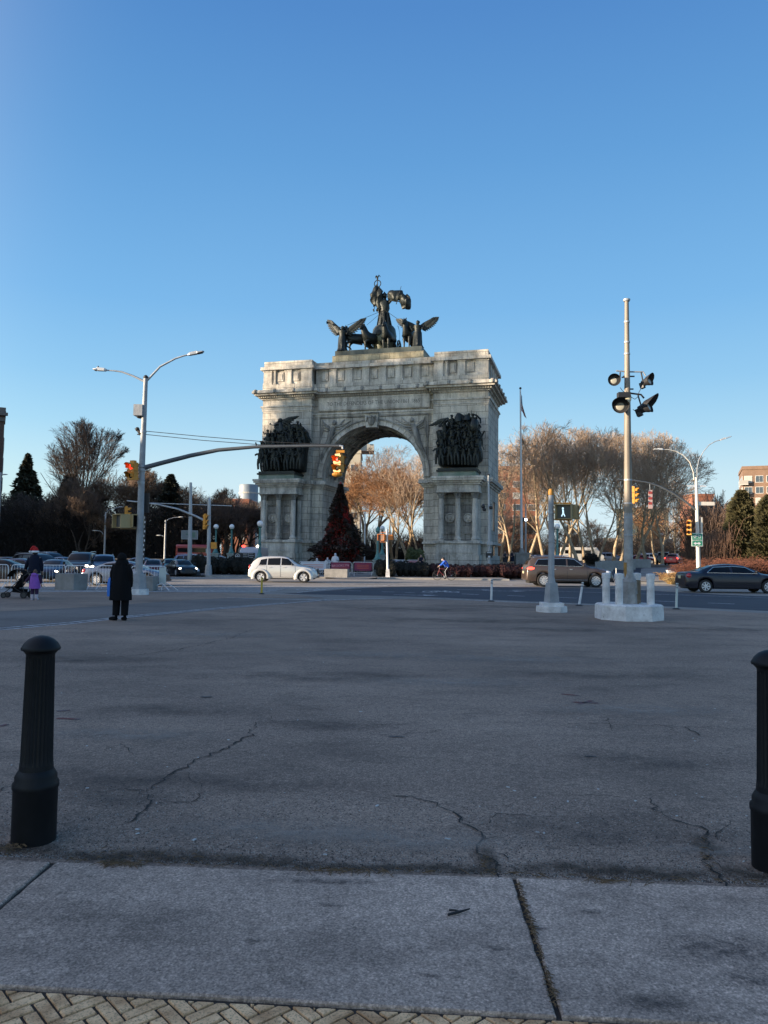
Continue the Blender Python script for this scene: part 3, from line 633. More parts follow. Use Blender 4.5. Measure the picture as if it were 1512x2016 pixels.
# impost cornices
def impost(u0,u1,v0_,v1_,e,ov=.62):
    mb=MB()
    for (a,b,o) in ((9.30,9.50,.14),(9.503,9.72,.30),(9.723,9.93,.52),(9.933,10.14,ov)): mb.bb(u0-o,u1+o,v0_-o,v1_+o,a+e,b+e)
    mb.build('impost_cornice',M_stp,arch)
impost(0,UL,0,D,0,.55); impost(UR,W,0,D,.0,.55); impost(UL-.3,JL,.8,8.5,.006,.5); impost(JR,UR+.3,.8,8.5,.006,.5)
PV=-2.05
for (u0,u1) in ((.72,5.1),(20.86,25.24)):
    impost(u0,u1,PV,.2,.012,.60); cu=(u0+u1)/2
    ab(u0,u1,PV,-.02,8.55,9.30).build('pedestal_frieze',M_stp,arch)
    ab(u0-.08,u1+.08,PV-.08,-.03,8.50,8.66).build('pedestal_architrave',M_stp,arch)
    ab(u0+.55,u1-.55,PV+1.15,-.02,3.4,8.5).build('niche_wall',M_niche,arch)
    nb=MB(); 
    for cc in (cu-.98,cu+.98):
        nb.bb(cc-.68,cc+.68,PV+1.0,PV+1.15,7.35,7.5); nb.bb(cc-.68,cc+.68,PV+1.0,PV+1.15,4.2,4.36); nb.bb(cc-.75,cc-.62,PV+1.03,PV+1.15,4.36,7.35); nb.bb(cc+.62,cc+.75,PV+1.03,PV+1.15,4.36,7.35)
    nb.build('niche_frame',M_dk,arch)
    for cc in (cu-.98,cu+.98):
        md=MB(); 
        md.loft([[(cc+r*math.cos(t),PV+vv,5.88+r*math.sin(t)) for t in fr(0,2*PI*23/24,23)] for r,vv in ((.50,1.15),(.50,.98),(.44,.94),(.40,.98),(.36,1.04),(.02,1.04))])
        md.ell((cc,PV+1.0,5.9),(.2,.1,.24)); md.tube([(cc-.3,PV+.98,5.8),(cc-.1,PV+.96,6.1),(cc+.2,PV+.98,6.0)],[.04,.07,.04],6); md.tube([(cc-.2,PV+.98,5.6),(cc+.25,PV+.98,5.68)],[.06,.06],6); md.build('medallion',M_stp,arch,smooth=40)
    # base and plinth
    ab(u0-.18,u1+.18,PV-.35,-.01,3.18,3.42).build('pedestal_sill',M_stp,arch)
    ab(u0-.02,u1+.02,PV-.2,-.015,2.0,3.18).build('pedestal_base',M_stp,arch)
    pp=MB().bb(u0+.5,u1-.5,PV-.26,PV-.2,2.2,3.0); pp.build('base_panel',M_stp,arch)
    ab(u0-.12,u1+.12,PV-.32,-.02,.4,1.98).build('pedestal_plinth',M_st,arch)
    for (cu_,cv) in [(u0+.42,PV+.32),(cu,PV+.32),(u1-.42,PV+.32),(u1-.3,PV+1.7),(u0+.3,PV+1.7)]:
        col=MB().lathe([(.36,3.42),(.36,3.55),(.33,3.58),(.38,3.66),(.36,3.74),(.285,3.84),(.28,4.0),(.285,6),(.255,7.86)],(cu_,cv,0),20).build('column',M_stp,arch,smooth=40)
        MB().lathe([(.255,7.86),(.31,7.90),(.27,7.95),(.31,8.1),(.42,8.32),(.50,8.42),(.50,8.46),(.52,8.5)],(cu_,cv,0),16,flute=(7.94,8.44,.28)).build('capital',M_dk,col,smooth=30)
        ab(cu_-.42,cu_+.42,cv-.42,cv+.42,3.40,3.50).build('column_base',M_stp,col)
# pier plinths behind
for (a,b) in ((0,UL),(UR,W)):
    ab(a-.2,b+.2,-.2,D+.2,.3,1.95).build('pier_plinth',M_st,arch); ab(a-.3,b+.3,-.28,D+.28,3.15,3.40).build('pier_band',M_stp,arch)
for (a,b) in ((UL-.1,JL),(JR,UR+.1)): ab(a-.1,b+.1,.6,8.7,.3,1.93).build('jamb_plinth',M_st,arch); ab(a-.1,b+.1,.55,8.75,3.16,3.38).build('jamb_band',M_stp,arch)
# window slot on the side of the right pier
wb=ab(W-.02,W+.04,3.4,5.4,4.7,7.75).build('side_window',mat('dark_glass_old',(.03,.035,.04),.25),arch)
MB().bb(W-.01,W+.12,3.2,3.4,4.6,7.9).bb(W-.01,W+.12,5.4,5.6,4.6,7.9).bb(W-.01,W+.14,3.2,5.6,7.9,8.05).build('window_frame',M_stp,wb)
ab(W-.02,W+.1,3.9,5.1,.9,3.0).build('side_door',MC['dark_glass_old'],arch)
ab(8.05,18.25,1.8,8.2,24.68,25.30).build('bronze_plinth',M_ptn,arch)
# ---------------- bronze groups on the piers ----------------
def arcfig(mb,p,h,rng,lean=0,arm=None):
    # a standing carved soldier or sailor, built from joined tapered limbs
    x,y,z=p; f=lambda a,b,c:(x+a*h+lean*c*h,y+b*h,z+c*h)
    mb.tube([f(-.07,0,0),f(-.08,-.03,.26),f(-.05,0,.5)],[.05*h,.06*h,.085*h],7); mb.tube([f(.09,-.02,0),f(.09,-.07,.27),f(.05,0,.5)],[.05*h,.06*h,.085*h],7)
    mb.tube([f(0,0,.46),f(0,-.01,.62),f(0,0,.78),f(0,-.01,.84)],[.11*h,.10*h,.135*h,.05*h],8)
    mb.ell(f(0,-.02,.915),(.062*h,.07*h,.08*h),8,6)
    mb.lathe([(.10*h,0),(.07*h,.02*h),(.06*h,.05*h),(.01,.06*h)],f(0,-.02,.95),8)
    for s in (-1,1):
        a=arm if arm is not None and s>0 else rng.uniform(-.5,.9)
        mb.tube([f(s*.13,0,.78),f(s*.22,-.06,.66+.12*a),f(s*(.14+.1*abs(a)),-.16,.62+.34*a)],[.05*h,.04*h,.03*h],6)
def rebase(th,b):
    th.matrix_world=AMI.inverted()@Matrix.Translation(b)
    for k in kids(th): k.location=-b
def relief(name,label,outline,reg,sc,vback,seed,extra,zb):
    th=thing(name,label,'sculpture',(0,0,0),0); th.parent=None; th.matrix_world=AMI.inverted()
    P=[ap(reg[0]+x/sc,reg[1]+y/sc,vback) for x,y in outline]; poly=[(p.x,p.z) for p in P]
    def inside(x,z):
        c=False; j=len(poly)-1
        for i in range(len(poly)):
            xi,zi=poly[i]; xj,zj=poly[j]
            if (zi>z)!=(zj>z) and x<(xj-xi)*(z-zi)/(zj-zi)+xi: c=not c
            j=i
        return c
    rng=random.Random(seed); xs=[p[0] for p in poly]; zs=[p[1] for p in poly]; x0,x1,z0,z1=min(xs),max(xs),min(zs),max(zs)
    # backing mass of packed figures: outline with real depth
    mb=MB(); n=len(poly); cx,cz_=sum(xs)/n,sum(zs)/n
    rings=[]
    for dv,k in ((.9,.97),(.25,1.0),(-.3,.96),(-.62,.82),(-.80,.55),(-.85,.2)):
        rings.append([(cx+(x-cx)*k,vback+dv,cz_+(z-cz_)*k) for x,z in poly])
    mb.loft(rings); mb.build('packed_mass',M_bz,th,smooth=60)
    # rows of figures
    k=0
    for row,(zf,hh) in enumerate(((0.02,2.3),(.17,2.3),(.33,2.2),(.47,2.1),(.60,2.0))):
        zz=z0+(z1-z0)*zf; m=7
        for i in range(m):
            x=x0+(x1-x0)*(i+.5+rng.uniform(-.25,.25))/m
            if not(inside(x,zz+.4) and inside(x,zz+hh*.7)): continue
            fm=MB(); arcfig(fm,(x,vback-.72-.24*(3.6-row)+rng.uniform(-.1,.1),zz+rng.uniform(-.1,.1)),hh*rng.uniform(.9,1.08),rng,rng.uniform(-.15,.15)); fm.build('carved_figure',M_bz,th,smooth=60); k+=1
    extra(th,rng)
    bs=MB(); u0,u1=zb; base_=Vector(((u0+u1)/2,vback-1,10.14)); bs.bb(u0+.15,u1-.15,vback-1.75,vback+.9,10.14,10.62); bs.build('stone_base',M_verd,th)
    MB().bb(u0,u1,vback-1.9,vback+.9,10.62,10.80).bb(u0+.15,u1-.15,vback-1.78,vback+.9,10.80,10.98).build('bronze_base',M_bz,th)
    rebase(th,base_); return th
def wing(mb,root,tip,width,n=9,dv=0,curl=.3):
    root,tip=Vector(root),Vector(tip); d=tip-root; L_=d.length; up=Vector((-d.z,0,d.x)).normalized()
    if up.z<0: up=-up
    bone=[root,root+d*.35+up*L_*curl,root+d*.7+up*L_*curl*.8,tip]
    mb.tube(bone,[.16,.14,.10,.05],7)
    def bp(t):
        k=min(2,int(t*3)); return bone[k].lerp(bone[k+1],t*3-k)
    for lay,(l0,off) in enumerate(((1.0,0),(.6,-.08))):
        for i in range(n):
            t=(i+.5)/n; a=bp(t); o=(d.normalized()*(.25+.9*t)-up*(1.15-.75*t)); o.normalize(); l=width*l0*(.8+.3*math.sin(t*PI))
            mb.tube([a+Vector((0,off,0)),a+o*l*.55+Vector((0,off+.02,0)),a+o*l],[.09,.17,.04],5)
def exL(th,rng):
    r=lambda x,y,v=-1.6:ap(500+x/10.8,810+y/10.8,v)
    m=MB(); wing(m,r(600,330),r(845,140),.9); wing(m,r(800,330),r(1120,520),1.3); m.build('wing',M_bz,th,smooth=60)
    m=MB(); m.tube([r(440,295),r(320,268)],[.03,.035],6); m.lathe([(.03,0),(.12,.2)],r(320,268),8,'x'); m.tube([r(600,420),r(580,300),r(560,200)],[.35,.3,.1],8); m.ell(r(560,190),(.28,.26,.24)); m.tube([r(560,280),r(500,270),r(440,290)],[.12,.1,.06],6); m.build('trumpeter',M_bz,th,smooth=60)
    m=MB()
    for i in range(8):
        x=240+i*28; m.tube([r(x,480,-1.5),r(x-20+i*3,330-rng.uniform(-40,40),-1.5)],[.03,.018],5)
    for i in range(6): a=(rng.uniform(280,950),rng.uniform(500,1100)); m.tube([r(*a,-2.6),r(a[0]+rng.uniform(90,200),a[1]-rng.uniform(40,130),-2.7)],[.035,.03],5)
    m.build('rifles',M_bz,th)
    c=r(250,1130,-1.9); m=MB(); P=[[(c.x+rr*math.cos(t)*.7,c.y+dv,c.z+rr*math.sin(t)*1.15) for rr,dv in ((1.0,-.1),(1.0,.1),(.87,.1),(.87,-.1),(1.0,-.1))] for t in fr(0,2*PI,24)]; m.grid(P)
    for i in range(4): t=PI*i/4+.3; m.tube([(c.x-.65*math.cos(t),c.y,c.z-1.05*math.sin(t)),(c.x+.65*math.cos(t),c.y,c.z+1.05*math.sin(t))],.06,5)
    m.build('cannon_wheel',M_bz,th)
def exR(th,rng):
    r=lambda x,y,v=-1.6:ap(840+x/10.8,800+y/10.8,v)
    m=MB(); wing(m,r(560,400),r(180,380),1.0,8,0,.35); m.build('wing',M_bz,th,smooth=60)
    m=MB(); m.tube([r(680,330),r(670,240),r(690,150)],[.42,.40,.22],10); m.tube([r(860,300),r(860,200)],[.45,.3],10)
    for i in range(6): m.tube([r(800+i*22,200),r(795+i*26,145+10*(i%2))],[.05,.02],5)
    m.tube([r(955,200),r(955,80)],[.035,.02],5); m.tube([r(950,160),r(1060,190),r(1140,270),r(1150,360)],[.07,.10,.12,.07],6); m.tube([r(1020,300,-2.2),r(1000,420,-2.5),r(1000,520,-2.4)],[.35,.5,.3],9)
    m.tube([r(1140,700,-1.9),r(1230,520,-1.9)],[.10,.09],6); m.tube([r(1180,700,-1.8),r(1190,850,-1.8),r(1220,925,-1.8)],[.07,.05,.04],5)
    for i in range(6): a=(rng.uniform(300,900),rng.uniform(600,1150)); m.tube([r(*a,-2.9),r(a[0]+rng.uniform(90,200),a[1]-rng.uniform(-60,130),-2.9)],[.035,.03],5)
    m.build('flags_and_arms',M_bz,th,smooth=60)
relief('bronze_group','dark bronze battle group with trumpeter and spoked wheel on the left arch pier',[(190,1290),(180,1150),(200,1030),(235,960),(265,830),(250,700),(215,580),(250,540),(310,470),(440,450),(480,390),(440,330),(440,250),(540,190),(620,240),(760,290),(880,255),(980,285),(1080,370),(1110,420),(1150,560),(1150,680),(1115,780),(1100,900),(1090,1100),(1070,1290)],(500,810),10.8,-.9,11,exL,(.7,5.2))
relief('bronze_group','dark bronze naval group with spread wing on the right arch pier',[(300,1290),(240,1240),(290,1180),(300,1000),(250,920),(280,860),(230,800),(210,620),(190,540),(240,500),(320,505),(420,440),(540,400),(600,270),(640,150),(700,130),(790,180),(850,200),(950,220),(1060,260),(1110,330),(1110,450),(1160,560),(1180,660),(1150,850),(1190,1000),(1180,1150),(1080,1230),(1080,1290)],(840,800),10.8,-.9,23,exR,(20.9,25.2))
def cat(P,n):
    O=[]
    for i in range(len(P)-1):
        p0,p1,p2,p3=P[max(0,i-1)],P[i],P[i+1],P[min(len(P)-1,i+2)]
        for k in range(n): t=k/n; O.append(.5*((2*p1)+(p2-p0)*t+(2*p0-5*p1+4*p2-p3)*t*t+(3*p1-p0-3*p2+p3)*t**3))
    return O+[P[-1]]
def crumple(mb,amp,fq):
    out=[]
    for v in mb.v:
        p=Vector(v); out.append(tuple(p+Vector((noise.noise(p*fq),noise.noise(p*fq+Vector((9,0,0))),noise.noise(p*fq+Vector((0,9,0)))))*amp))
    mb.v=out
def catr(R,n): return cat([float(r) for r in R],n)
# ---------------- quadriga ----------------
qd=thing('quadriga_sculpture','dark bronze four-horse chariot group on the roof of the stone arch','sculpture'); qd.matrix_world=AMI.inverted()
def horse(name,c,heading,h=2.5,head_turn=0,lift=0,seed=0):
    # c: ground point under chest, heading: direction the horse faces in (u,v) plane; h withers height
    M=Matrix.Translation(c)@Matrix.Rotation(heading,4,'Z')@Matrix.Scale(h/1.6,4); 
    ca,sa=math.cos(head_turn),math.sin(head_turn)
    N={'b0':(-.55,0,1.25,.30,.33),'b1':(-1.0,0,1.27,.29,.32),'b2':(-1.45,0,1.33,.30,.32),'b3':(-1.72,0,1.28,.20,.24),
       'c0':(-.12,0,1.25,.29,.34),'c1':(.12,0,1.34,.26,.34),'n1':(.26,0,1.60,.19,.29),'n2':(.36,0,1.86,.15,.24),'n3':(.40,.0,2.06,.12,.18),
       'h1':(.54,.02+.14*sa,2.05,.12,.15),'h2':(.56+.16*ca,.28*sa,1.86,.09,.12),'h3':(.58+.22*ca,.40*sa,1.70,.075,.085),
       't1':(-1.9,0,1.25,.07),'t2':(-2.08,.02,.95,.10),'t3':(-2.12,.03,.5,.05)}
    E=[('b0','b1'),('b1','b2'),('b2','b3'),('b0','c0'),('c0','c1'),('c1','n1'),('n1','n2'),('n2','n3'),('n3','h1'),('h1','h2'),('h2','h3'),('b3','t1'),('t1','t2'),('t2','t3')]
    for s,nm in ((1,'l'),(-1,'r')):
        L=lift if s>0 else 0
        N.update({nm+'f1':(-.02,s*.20,1.02,.13,.15),nm+'f2':(.06+.25*L,s*.20,.68+.12*L,.075),nm+'f3':(.06+.28*L,s*.20,.44+.12*L,.055),nm+'f4':(.06-.10*L,s*.20,.16+.18*L,.04),nm+'f5':(.10-.12*L,s*.20,.04+.20*L,.065)})
        E+=[('c0',nm+'f1'),(nm+'f1',nm+'f2'),(nm+'f2',nm+'f3'),(nm+'f3',nm+'f4'),(nm+'f4',nm+'f5')]
        q=.22*s
        N.update({nm+'k1':(-1.42+.1*s,s*.18,.98,.17,.22),nm+'k2':(-1.32+q,s*.19,.78,.11,.14),nm+'k3':(-1.72+q,s*.19,.50,.065),nm+'k4':(-1.66+q,s*.19,.18,.045),nm+'k5':(-1.60+q,s*.19,.04,.07)})
        E+=[('b2',nm+'k1'),(nm+'k1',nm+'k2'),(nm+'k2',nm+'k3'),(nm+'k3',nm+'k4'),(nm+'k4',nm+'k5')]
    
    for k_ in N: N[k_]=(*N[k_][:3],*[q*(1.32 if k_[0] in 'bcn' else 1.25) for q in N[k_][3:]])
    o=skin(name,N,E,M_bz,qd,1); o.data.transform(M)
    mb=MB()
    for i in range(7): mb.box((.20+.03*i-.06,0,1.55+.105*i),(.10,.04,.17),0)
    for s in (-1,1): mb.lathe([(.035,0),(.04,.05),(.008,.14)],(.42,s*.09,2.18),6)
    mb.xf(M); mn=mb.build('mane',M_bz,o)
    return o
pz=25.30
def foot(px,v): q=ap(px,690,v); return Vector((q.x,v,pz))
horse('horse',foot(690,3.2),R_(-158),2.30,.3,1); horse('horse',foot(723,3.2),R_(-128),2.32,.2,1)
horse('horse',foot(760,3.0),R_(-95),2.38,0,0); horse('horse',foot(801,3.0),R_(-98),2.45,-.2,0)
def victory(px,v,h,wl,wr,trump):
    c=foot(px,v); m=MB(); x,y,z=c
    prof=[(.78,0),(.66,.12),(.56,.35),(.48,.55*h),(.38,.62*h),(.48,.74*h),(.50,.80*h),(.16,.86*h),(.14,.88*h)]
    m.lathe(prof,(x,y,z),18,flute=(0.0,.6*h,.16)); m.ell((x,y-.05,z+.93*h),(.20,.22,.26),10,8); m.ell((x,y+.1,z+.95*h),(.24,.2,.22),8,6)
    for s in (-1,1): m.tube([(x+s*.34,y,z+.80*h),(x+s*.62,y-.25,z+.66*h),(x+s*.85,y-.3,z+(.80*h))],[.13,.10,.06],7)
    b=m.build('winged_figure',M_bz,qd,smooth=50); 
    for tip in (wl,wr):
        q=ap(*tip,v+.3); wm=MB(); wing(wm,(x+(.2 if q.x>x else -.2),y+.3,z+.80*h),(q.x,y+.4,q.z),1.05,12,0,.03); wm.build('wing',M_bz,b,smooth=60)
    if trump:
        q=ap(*trump,v-.3); t=MB(); t.tube([(x-.1,y-.3,z+.92*h),(q.x,y-.3,q.z)],[.035,.04],6); t.lathe([(.17,-.1),(.05,.12),(.03,.3)],(q.x,y-.3,q.z),10,'x'); t.build('trumpet',M_bz,b)
victory(674,2.3,3.0,(655,634),(708,630),(645,635)); victory(822,2.6,3.15,(792,629),(850,627),None)
# chariot
c=foot(757,5.2); m=MB(); sh=[]
for zz,r in ((.5,1.15),(1.2,1.35),(2.2,1.5),(3.1,1.35),(3.45,1.1)):
    sh.append([(c.x+r*math.cos(t),c.y-.2+r*.95*math.sin(t),c.z+zz) for t in fr(PI,2*PI,16)])
sh2=[[(c.x+(p[0]-c.x)*.92,c.y-.2+(p[1]-c.y+.2)*.92,p[2]) for p in r] for r in sh]
m.loft([a+list(reversed(b)) for a,b in zip(sh,sh2)]); ch=m.build('chariot_body',mat('bronze_shield',(.055,.060,.045),.38,.5,var=.4,vs=1.5),qd,smooth=40)
m=MB().ell((c.x-.3,c.y-1.6,c.z+2.4),(.35,.12,.35)); m.box((c.x,c.y+.4,c.z+.5),(2.2,2.6,.14)); m.tube([(c.x-1.9,c.y+.5,c.z+.95),(c.x+1.9,c.y+.5,c.z+.95)],.09,8); m.tube([(c.x,c.y,c.z+.6),(c.x,c.y-2.2,c.z+1.3)],.08,8); m.build('axle_and_pole',M_bz,ch)
for s in (-1,1):
    wc=(c.x+s*1.65,c.y+.5,c.z+.98); m=MB(); m.lathe([(.98,-.07),(.98,.07),(.84,.07),(.84,-.07),(.98,-.07)],wc,28,'x'); m.lathe([(.18,-.16),(.18,.16)],wc,10,'x')
    for i in range(4): t=PI*i/4; m.tube([(wc[0],wc[1]-.9*math.cos(t),wc[2]-.9*math.sin(t)),(wc[0],wc[1]+.9*math.cos(t),wc[2]+.9*math.sin(t))],.05,6)
    m.build('chariot_wheel',M_bz,qd,smooth=40)
m=MB(); cz0=c.z+3.0
for s in (1.5,): m.grid([[(c.x+1.45+.05,c.y+.3+rr*math.cos(t),c.z+2.35+rr*1.25*math.sin(t)) for rr in (.95,1.1)] for t in fr(-PI/2,PI/2,14)]) 
m.build('chariot_rail',M_bz,qd)
# central standing figure with standard and drapery
f=Vector((ap(757,600,5.0).x,5.0,pz+.6)); m=MB(); H_=5.0
topz=ap(756,577,5.0).z; bz=f.z; hh=topz-bz
m.lathe([(1.0,0),(.90,.2*hh),(.74,.42*hh),(.58,.60*hh),(.48,.66*hh),(.58,.74*hh),(.66,.80*hh),(.52,.84*hh),(.20,.875*hh),(.18,.89*hh)],f,20,flute=(0,.62*hh,.14)); m.ell(f+Vector((0,-.05,.94*hh)),(.28,.32,.34),10,8); m.lathe([(.28,0),(.30,.10),(.14,.28),(.02,.42)],f+Vector((0,0,.965*hh)),8)

for i in range(9): a_=2*PI*i/9; m.tube([f+Vector((math.cos(a_)*.55,math.sin(a_)*.5,.66*hh)),f+Vector((math.cos(a_)*.85,math.sin(a_)*.75,.38*hh)),f+Vector((math.cos(a_+.2)*1.1,math.sin(a_+.2)*.95,.04*hh))],[.10,.20,.14],6)
crumple(m,.18,2.0)
cf=m.build('standing_figure',M_bz,qd,smooth=50)
q=lambda px,py,v=4.7:ap(px,py,v)
m=MB(); m.tube([f+Vector((-.45,-.1,.80*hh)),q(747,590),q(744,583)],[.16,.13,.09],7); m.tube([f+Vector((.45,-.1,.80*hh)),q(775,586),q(784,588)],[.17,.13,.08],7); m.build('arm',M_bz,cf,smooth=60)
m=MB(); m.tube(cat([q(764,583),q(772,582),q(782,583),(q(790,585)),q(797,588),q(800,596),q(799,604),q(797,610)],4),catr([.34,.5,.46,.40,.55,.52,.48,.26],4),16)
for i in range(6): m.tube([q(764,580+i*2.6),q(778,580+i*2.3),q(790,582+i*2.4),q(801-i*1.2,592+i*2.5)],[.06,.11,.10,.08],6)
crumple(m,.42,1.7); m.build('flowing_cloak',M_bz,cf,smooth=50)
m=MB(); m.tube([q(780,599,4.3),q(790,563,4.3)],[.05,.025],6); m.build('sword',M_bz,cf)
m=MB(); m.tube([q(747,625),q(744,600),q(742.5,566),q(743,553)],[.07,.07,.06,.04],8); sd2=m.build('standard_pole',M_bz,qd,smooth=50)
m=MB(); m.tube(cat([q(743,563),q(739,575),q(737,590),q(739,601)],5),catr([.12,.42,.48,.22],5),14); m.tube(cat([q(744,564),q(748,578),q(746,600),q(748,612)],5),catr([.10,.36,.32,.2],5),12)
m.tube([q(740,602),q(737,609)],[.04,.03],5); m.ell(q(736.5,611),(.1,.1,.17),8,6); m.tube([q(743,602),q(742,607)],[.04,.03],5); m.ell(q(742,609.5),(.1,.1,.17),8,6); crumple(m,.30,2.2); m.build('furled_flag',M_bz,sd2,smooth=60)
wc=q(743.3,558.5); m=MB(); m.grid([[(wc.x+(.39+.055*math.cos(a))*math.cos(t),wc.y+.06*math.sin(a),wc.z+(.39+.055*math.cos(a))*math.sin(t)*1.05) for a in fr(0,2*PI,6)] for t in fr(0,2*PI,26)]); m.tube([(wc.x,wc.y,wc.z-.4),(wc.x,wc.y,wc.z+.55)],.045,6); m.tube([(wc.x,wc.y,wc.z),(wc.x-.25,wc.y,wc.z-.25)],.04,5); m.build('wreath',M_bz,sd2,smooth=60)
e=q(743,547.5); m=MB(); m.ell(e,(.12,.14,.22),8,6); m.ell(e+Vector((-.08,-.08,.22)),(.09,.1,.09),8,6); m.tube([e,e+Vector((-.22,0,.22)),e+Vector((-.26,0,-.02))],[.08,.09,.03],6); m.tube([e,e+Vector((.2,0,.32)),e+Vector((.38,0,.10))],[.08,.10,.03],6); m.tube([e,e+Vector((0,.1,-.35))],[.1,.05],6); m.build('eagle',M_bz,sd2,smooth=60)
m=MB()
for px,b in ((700,(684,640)),(728,(722,640)),(757,(757,645)),(790,(800,640))): m.tube([q(757,610,4.4),q(*b,3.2)],[.025,.025],4)
m.build('reins',M_bz,qd)
rebase(qd,Vector((13.1,5,25.30)))
# ---------------- trees ----------------
M_barkP=mat('plane_bark',(.52,.41,.28),.9,col2=(.22,.165,.10),vs=2.2); M_twP=mat('plane_twigs',(.40,.29,.205),.9,col2=(.26,.19,.135),vs=.5)
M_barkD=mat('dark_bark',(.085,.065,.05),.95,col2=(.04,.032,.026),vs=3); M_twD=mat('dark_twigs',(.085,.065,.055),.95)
M_twO=mat('russet_twigs',(.33,.165,.075),.9,col2=(.20,.11,.055),vs=.4); M_barkO=mat('tan_bark',(.34,.25,.15),.9,col2=(.15,.11,.07),vs=2)
M_twG=mat('grey_twigs',(.15,.13,.115),.9)
def bare(seed,H,R,r0,clear=.22,ang=(24,46),nch=(6,6,6,6,5),up=.10,zc=.60,rz_=.42,wig=.13,twr=.016,vase=False,mx=5200,stems=1,lean=0,rf=(.45,.65)):
    rg=random.Random(seed); L=MB(); T=MB(); cnt=[0]
    ctr=Vector((0,0,H*zc)); E=(R,R,H*rz_)
    def inside(p): q=p-ctr; return (q.x/E[0])**2+(q.y/E[1])**2+(q.z/E[2])**2
    def grow(p,d,Ln,r,lev,t0=.3):
        n=(7,6,5,4,3,2)[lev]; pts=[p.copy()]; q=p.copy(); dd=d.copy()
        for i in range(n):
            w_=wig*(1 if lev<3 else 1.5)
            dd=(dd+Vector((rg.gauss(0,w_),rg.gauss(0,w_),rg.gauss(0,w_)*.6+up*(1 if lev<4 else .6)))).normalized(); q=q+dd*Ln/n; pts.append(q.copy())
            if lev>1 and inside(q)>1.0+.12*rg.random(): break
        m=len(pts)-1; rr=[max(twr*(.75 if lev==5 else 1),r*(1-.62*i/max(1,m))) for i in range(m+1)]
        if lev>=3: rr=[max(twr*.8,x) for x in rr]
        if lev==0: rr[0]*=1.35
        (L if lev<3 else T).tube(pts,rr,(9,7,5,4,3,3)[lev],cap=False)
        if lev>=5 or cnt[0]>mx: return
        k=nch[lev] if lev<len(nch) else 0
        for i in range(k):
            t=t0+(1-t0)*(i+rg.uniform(.2,.9))/k; j=min(m-1,int(t*m)); fr_=t*m-j; bp=pts[j].lerp(pts[j+1],min(1,max(0,fr_))); bd=(pts[j+1]-pts[j]).normalized()
            a=R_(rg.uniform(*ang)); az=rg.uniform(0,2*PI) if lev else 2*PI*i/k+rg.uniform(-.4,.4)
            o=bd.orthogonal().normalized(); o=Quaternion(bd,az)@o; nd=(bd*math.cos(a)+o*math.sin(a)).normalized(); cnt[0]+=1
            grow(bp,nd,Ln*(.62 if lev else .95)*rg.uniform(.75,1.15)*(1.12-.35*t if lev else 1),r*(1-.55*t)*rg.uniform(*rf),lev+1)
        if lev==0:
            grow(pts[-1],dd,Ln*.9,r*.5,1)
    for s in range(stems):
        a=2*PI*s/stems+rg.random(); tilt=(0 if stems==1 else rg.uniform(.12,.34) if stems<6 else rg.uniform(.05,.42)); d=Vector((math.cos(a)*tilt+lean,math.sin(a)*tilt,1)).normalized()
        grow(Vector((math.cos(a)*r0*(stems>1)*.7,math.sin(a)*r0*(stems>1)*.7,-.3)),d,H*(clear+.28),r0*(1 if stems==1 else .62),0,clear/(clear+.28))
    return L,T
TREES={}
def tree_proto(key,args,mb_,mt_):
    L,T=bare(**args); TREES[key]=(L.mesh('trunk',mb_,smooth=70),T.mesh('crown',mt_))
tree_proto('p1',dict(seed=1,H=18,R=9.5,r0=.27,clear=.24,rf=(.34,.50),zc=.56,rz_=.46,nch=(6,6,6,4,2),twr=.016,mx=2900),M_barkP,M_twP)
tree_proto('p2',dict(seed=2,H=18,R=9.8,r0=.28,clear=.22,rf=(.34,.50),ang=(26,52),lean=.10,zc=.56,rz_=.46,nch=(6,6,6,4,2),twr=.016,mx=2900),M_barkP,M_twP)
tree_proto('p3',dict(seed=3,H=17.5,R=9.5,r0=.30,clear=.20,rf=(.34,.50),stems=2,ang=(24,50),zc=.56,rz_=.46,nch=(6,6,6,4,2),twr=.016,mx=2800),M_barkP,M_twP)
tree_proto('p4',dict(seed=14,H=19,R=9.5,r0=.27,clear=.28,rf=(.34,.50),ang=(22,46),zc=.56,rz_=.46,nch=(6,6,6,4,2),twr=.016,mx=2900),M_barkP,M_twP)
tree_proto('o1',dict(seed=5,H=16,R=8.5,r0=.34,clear=.14,ang=(26,52),stems=3,twr=.018),M_barkO,M_twO)
tree_proto('o2',dict(seed=6,H=15,R=7.0,r0=.34,clear=.22,ang=(24,48),twr=.018),M_barkO,M_twO)
tree_proto('fan',dict(seed=7,H=21,R=8.8,r0=.45,clear=.22,ang=(12,30),up=.03,zc=.64,rz_=.36,wig=.06,stems=9,twr=.019,mx=12000,nch=(6,6,6,5,3)),M_barkD,M_twD)
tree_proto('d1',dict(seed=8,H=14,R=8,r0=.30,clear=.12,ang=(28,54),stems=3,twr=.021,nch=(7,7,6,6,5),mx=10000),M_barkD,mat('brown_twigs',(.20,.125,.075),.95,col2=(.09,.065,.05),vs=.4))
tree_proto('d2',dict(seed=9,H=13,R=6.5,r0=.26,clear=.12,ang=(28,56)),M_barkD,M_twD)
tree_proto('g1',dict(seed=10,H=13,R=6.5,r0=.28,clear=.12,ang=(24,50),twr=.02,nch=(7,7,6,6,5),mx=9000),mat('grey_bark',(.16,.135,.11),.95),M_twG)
tree_proto('g2',dict(seed=21,H=16,R=7.5,r0=.30,clear=.12,ang=(26,54),twr=.022,nch=(7,7,6,6,5),mx=9000),M_barkO,mat('tan_twigs_far',(.30,.19,.11),.95,col2=(.17,.11,.07),vs=.4))
